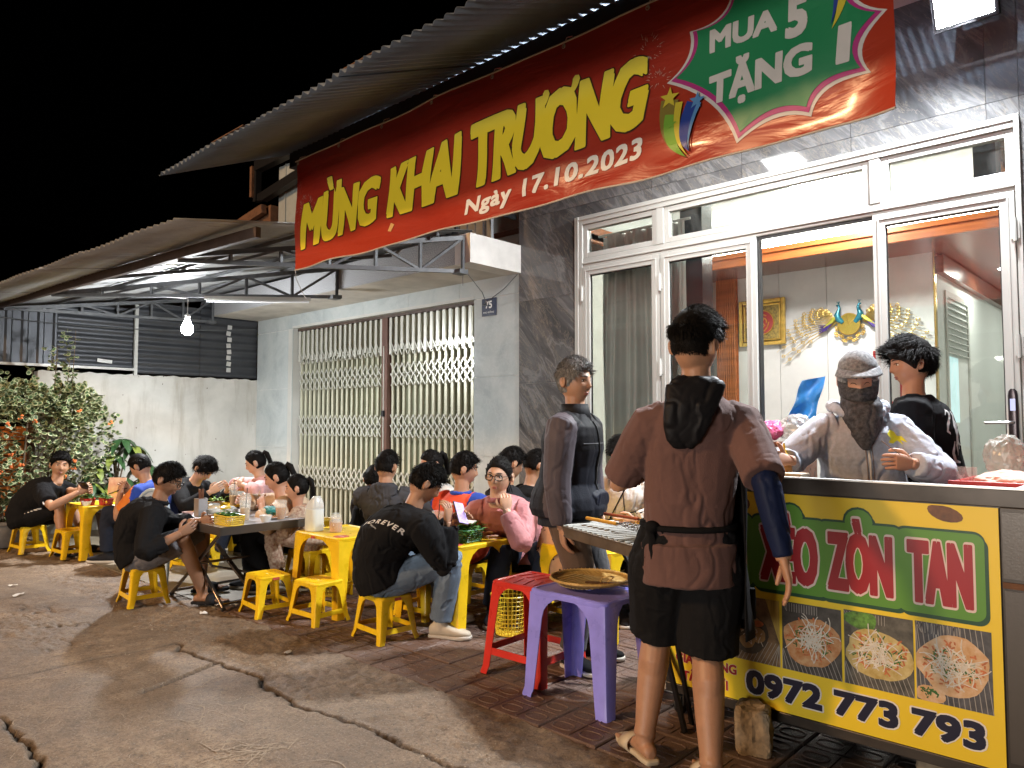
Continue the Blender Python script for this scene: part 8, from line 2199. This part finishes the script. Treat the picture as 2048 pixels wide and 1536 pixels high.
b = MB(); er, hr, shr = P['er'], P['hr'], P['shr']
pts = [shr.lerp(er, .92), er, er.lerp(hr, .2), er.lerp(hr, .5), er.lerp(hr, .8), er.lerp(hr, .99)]; b.tube(pts, [.046, .0455, .046, .041, .035, .031], 16)
attach(P, b, 'arm_sleeve', fabric('navy_lycra', (.008, .014, .045), .5, bump=.1), .005, 2, .003, 3)
b = MB(); q = P['hj'][1].lerp(P['kr'], .55)+S*.115-F*.03; b.box(q, (.02, .10, .12), Matrix.Rotation(R(124), 3, 'Z')); attach(P, b, 'cargo_pocket', BLK, .006, 3, .003)

# 19 the vendor
P = person('vendor in light grey zip hoodie with grey cap and face-covering mask behind the cart', (-1.20, 3.82, .87), (-1.185, 3.70, 1.50), body=-60, hip=-60, face=-66, pitch=17, roll=2, hl=(-.935, 3.60, 1.12), hr=(-1.37, 3.32, 1.13), fl=(-1.1, 3.85, .085), fr=(-1.3, 3.85, .085), epl=(.9, .3, -.9), epr=(-.9, .5, -.6), k=.96,
    shirt=LGREY, sleeve='long', pants=DDEN, hair=None, seed=23, vox=.0065, sk='rosy', shoes=BLK2, e=.034, fol=.009, hem=.14, slouch=.03, girth=1.12, handcurl=(.9, .6), hdirs=((-.55, -.75, .1), (-.45, -.85, .15)), wide=1.02, closed_eyes=True)
Mh, nb, F, S, hup, tor = P['Mh'], P['nb'], P['F'], P['S'], P['hup'], P['tor']
b = MB(); n, m = 60, 46; vs = []
def cover(nn):
    p = head_pt(nn, 1.0); r = p.normalized(); x, y, z = nn
    slot = sstep(.15, .42, y)*sstep(.10, .0, max(0, abs(z-.135)-.215))*sstep(.0, .12, .80-abs(x)); out = .016+.014*sstep(.25, .6, z)
    if z < -.1 and y > 0: out += .010*sstep(-.1, -.5, z)
    return p*(1-.10*slot)+r*(out*(1-slot))
for j in range(1, m):
    ph = math.pi*j/m
    for i in range(n): a = 2*math.pi*i/n; vs.append(Mh @ cover((math.sin(ph)*math.cos(a), math.sin(ph)*math.sin(a), math.cos(ph))))
vs += [Mh @ cover((0, 0, 1)), Mh @ cover((0, 0, -1))]
fs = [(j*n+i, (j+1)*n+i, (j+1)*n+(i+1) % n, j*n+(i+1) % n) for j in range(m-2) for i in range(n)]; T_, B_ = (m-1)*n, (m-1)*n+1
for i in range(n): fs += [(T_, i, (i+1) % n), (B_, (m-2)*n+(i+1) % n, (m-2)*n+i)]
b.add(vs, fs); me_ = b.mesh('face_mask_hood', [MARL, DMARL], 70)
c = np.empty(len(me_.polygons)*3); me_.polygons.foreach_get('center', c); c = c.reshape(-1, 3); Mi = np.array(Mh.inverted()); lc = c@Mi[:3, :3].T+Mi[:3, 3]
me_.polygons.foreach_set('material_index', (lc[:, 2] < .012).astype(np.int32)); finish(me_, 'face_mask_hood', P['root'], P['org'])
b = MB()
for s_ in ((.115, .02, .045), ):
    rows = []
    for j in range(5):
        t = j/4; rows.append([Mh @ V(((.092+.014*t)*math.sin(a), (.096+.062*t)*math.cos(a)+.004, 0.074-.020*t-.018*math.sin(a)**2*t)) for a in [R(-78+i*9.75) for i in range(17)]])
    b.add([p for r_ in rows for p in r_], [(j*17+i, j*17+i+1, (j+1)*17+i+1, (j+1)*17+i) for j in range(4) for i in range(16)])
o = attach(P, b, 'cap_brim', MARL, remeshit=False); md = o.modifiers.new('t', 'SOLIDIFY'); md.thickness = .004
b = MB()
b.rings([(Mh @ V((0, .035, -.075)), S*.085, (Mh.to_3x3() @ V((0, .075, 0)))), (nb+F*.045+hup*.045, S*.090, F*.085), (nb+F*.065-V((0, 0, .02)), S*.085, F*.085), (nb+F*.105-V((0, 0, .10)), S*.055, F*.05), (nb+F*.125-V((0, 0, .165)), S*.015, F*.02)], 22, 2.2)
attach(P, b, 'neck_gaiter', DMARL, .006, 3, .004, 12)
b = MB(); b.tube([nb+S*(.115*math.cos(a))+F*(.10*math.sin(a)-.01)+V((0, 0, .035*math.cos(a)**2+.045*(1-math.sin(a))*.5-.02)) for a in [R(-250+i*20) for i in range(17)]], [.018+.016*math.sin(math.pi*i/16) for i in range(17)], 10); attach(P, b, 'hood', LGREY, .007, 2, .008, 9)
tree = BVHTree.FromPolygons([v.co+P['org'] for v in P['shirt'].data.vertices], [p.vertices[:] for p in P['shirt'].data.polygons])
b = MB(); b.tube([on_shirt(P, tree, t, .0, .003) for t in np.linspace(-.1, .80, 22)], .0055, 6); attach(P, b, 'zip', mat('white_zip', (.6, .58, .56), .4), remeshit=False)
b = MB(); 
for d_ in (-.014, .014): b.tube([on_shirt(P, tree, t, d_, .0005) for t in np.linspace(-.1, .80, 22)], .003, 5)
attach(P, b, 'zip_placket', fabric('taupe_placket', (.26, .21, .20)), remeshit=False)
pts_ = [(-.035, .02), (-.02, .04), (0, .03), (.01, .012), (.03, .01), (.05, -.02), (.025, -.008), (.035, -.03), (.01, -.01), (-.01, -.025), (-.03, -.02), (-.02, 0)]
wrap_text(P, P['shirt'], pts_, [tuple(range(12))], tor(.76)[0]-S*.125, -S, (0, 0, 1), F, mat('yellow_chest_print', (.75, .70, .03), .6, 0, 0), name='chest_emblem', lift=.004)
t = thing('skewer', 'thin dark skewer held in the vendor left hand', 'skewer', (-.96, 3.52, 1.16)); b = MB(); b.tube([(0, 0, 0), (-.07, -.02, .06)], .002, 5); b.build('stick', mat('dark_wood', (.16, .08, .03), .6, 0, .3, 20), t)

# 20 boy in black
P = person('tousle-haired young man in black tee with blackletter print facing left in the doorway', (-1.03, 4.32, .88), (-1.085, 4.22, 1.60), body=188, hip=190, face=212, pitch=8, hl=(-1.25, 4.12, 1.06), hr=(-1.30, 4.38, 1.06), fl=(-1.0, 4.22, .085), fr=(-1.05, 4.42, .085), kpl=(-1, 0, 0), kpr=(-1, 0, 0),
    shirt=BLK, sleeve='elbow', pants=BLK, hair='mop', seed=24, vox=.007, sk='tan', shoes=BLK2, e=.044, fol=.008, hem=.15, slouch=.01, k=.98, hdens=2.0)
S, F = P['S'], P['F']; nn = (-F*.8-S*.6).normalized(); rt_ = (S*.8-F*.6).normalized()
ctr = P['tor'](.55)[0]
def curve2(pts, wd):
    V2, F2 = [], []
    n = len(pts)
    for i, (x, z) in enumerate(pts):
        a = pts[min(i+1, n-1)]; c = pts[max(0, i-1)]; t = V((a[0]-c[0], a[1]-c[1])).normalized(); w_ = wd*(.35+.65*math.sin(math.pi*i/(n-1))); V2 += [(x-t.y*w_, z+t.x*w_), (x+t.y*w_, z-t.x*w_)]
    return V2, [(2*i, 2*i+1, 2*i+3, 2*i+2) for i in range(n-1)]
for pts_, wd in (([(-.06, .15), (-.045, .175), (-.02, .16), (-.03, .13), (-.05, .10), (-.055, .07), (-.03, .055)], .010), ([(.0, .17), (.02, .15), (.01, .10), (.03, .05), (.02, 0), (.035, -.05)], .012), ([(.04, .16), (.055, .10), (.05, .04), (.06, -.02)], .008), ([(.0, .02), (-.01, -.04), (.01, -.08), (.05, -.085)], .010), ([(-.01, -.11), (.0, -.14), (.03, -.16), (.07, -.15)], .012), ([(-.02, -.13), (-.005, -.165), (.03, -.185), (.07, -.175)], .006), ([(.02, .08), (.05, .07)], .012), ([(.01, .0), (.05, .015), (.075, .0)], .010)):
    vs, fs = curve2(pts_, wd); wrap_text(P, P['shirt'], vs, fs, ctr-S*.0, rt_, (0, 0, 1), nn, WPR, name='blackletter_print', lift=.004)

# ------------------------------------------------------------------ last things
for o in [o for o in COL.objects if o.type == 'MESH' and o.parent is None and not o.get('label') and o.get('kind') != 'structure']: print('UNTAGGED', o.name)
tri = 0
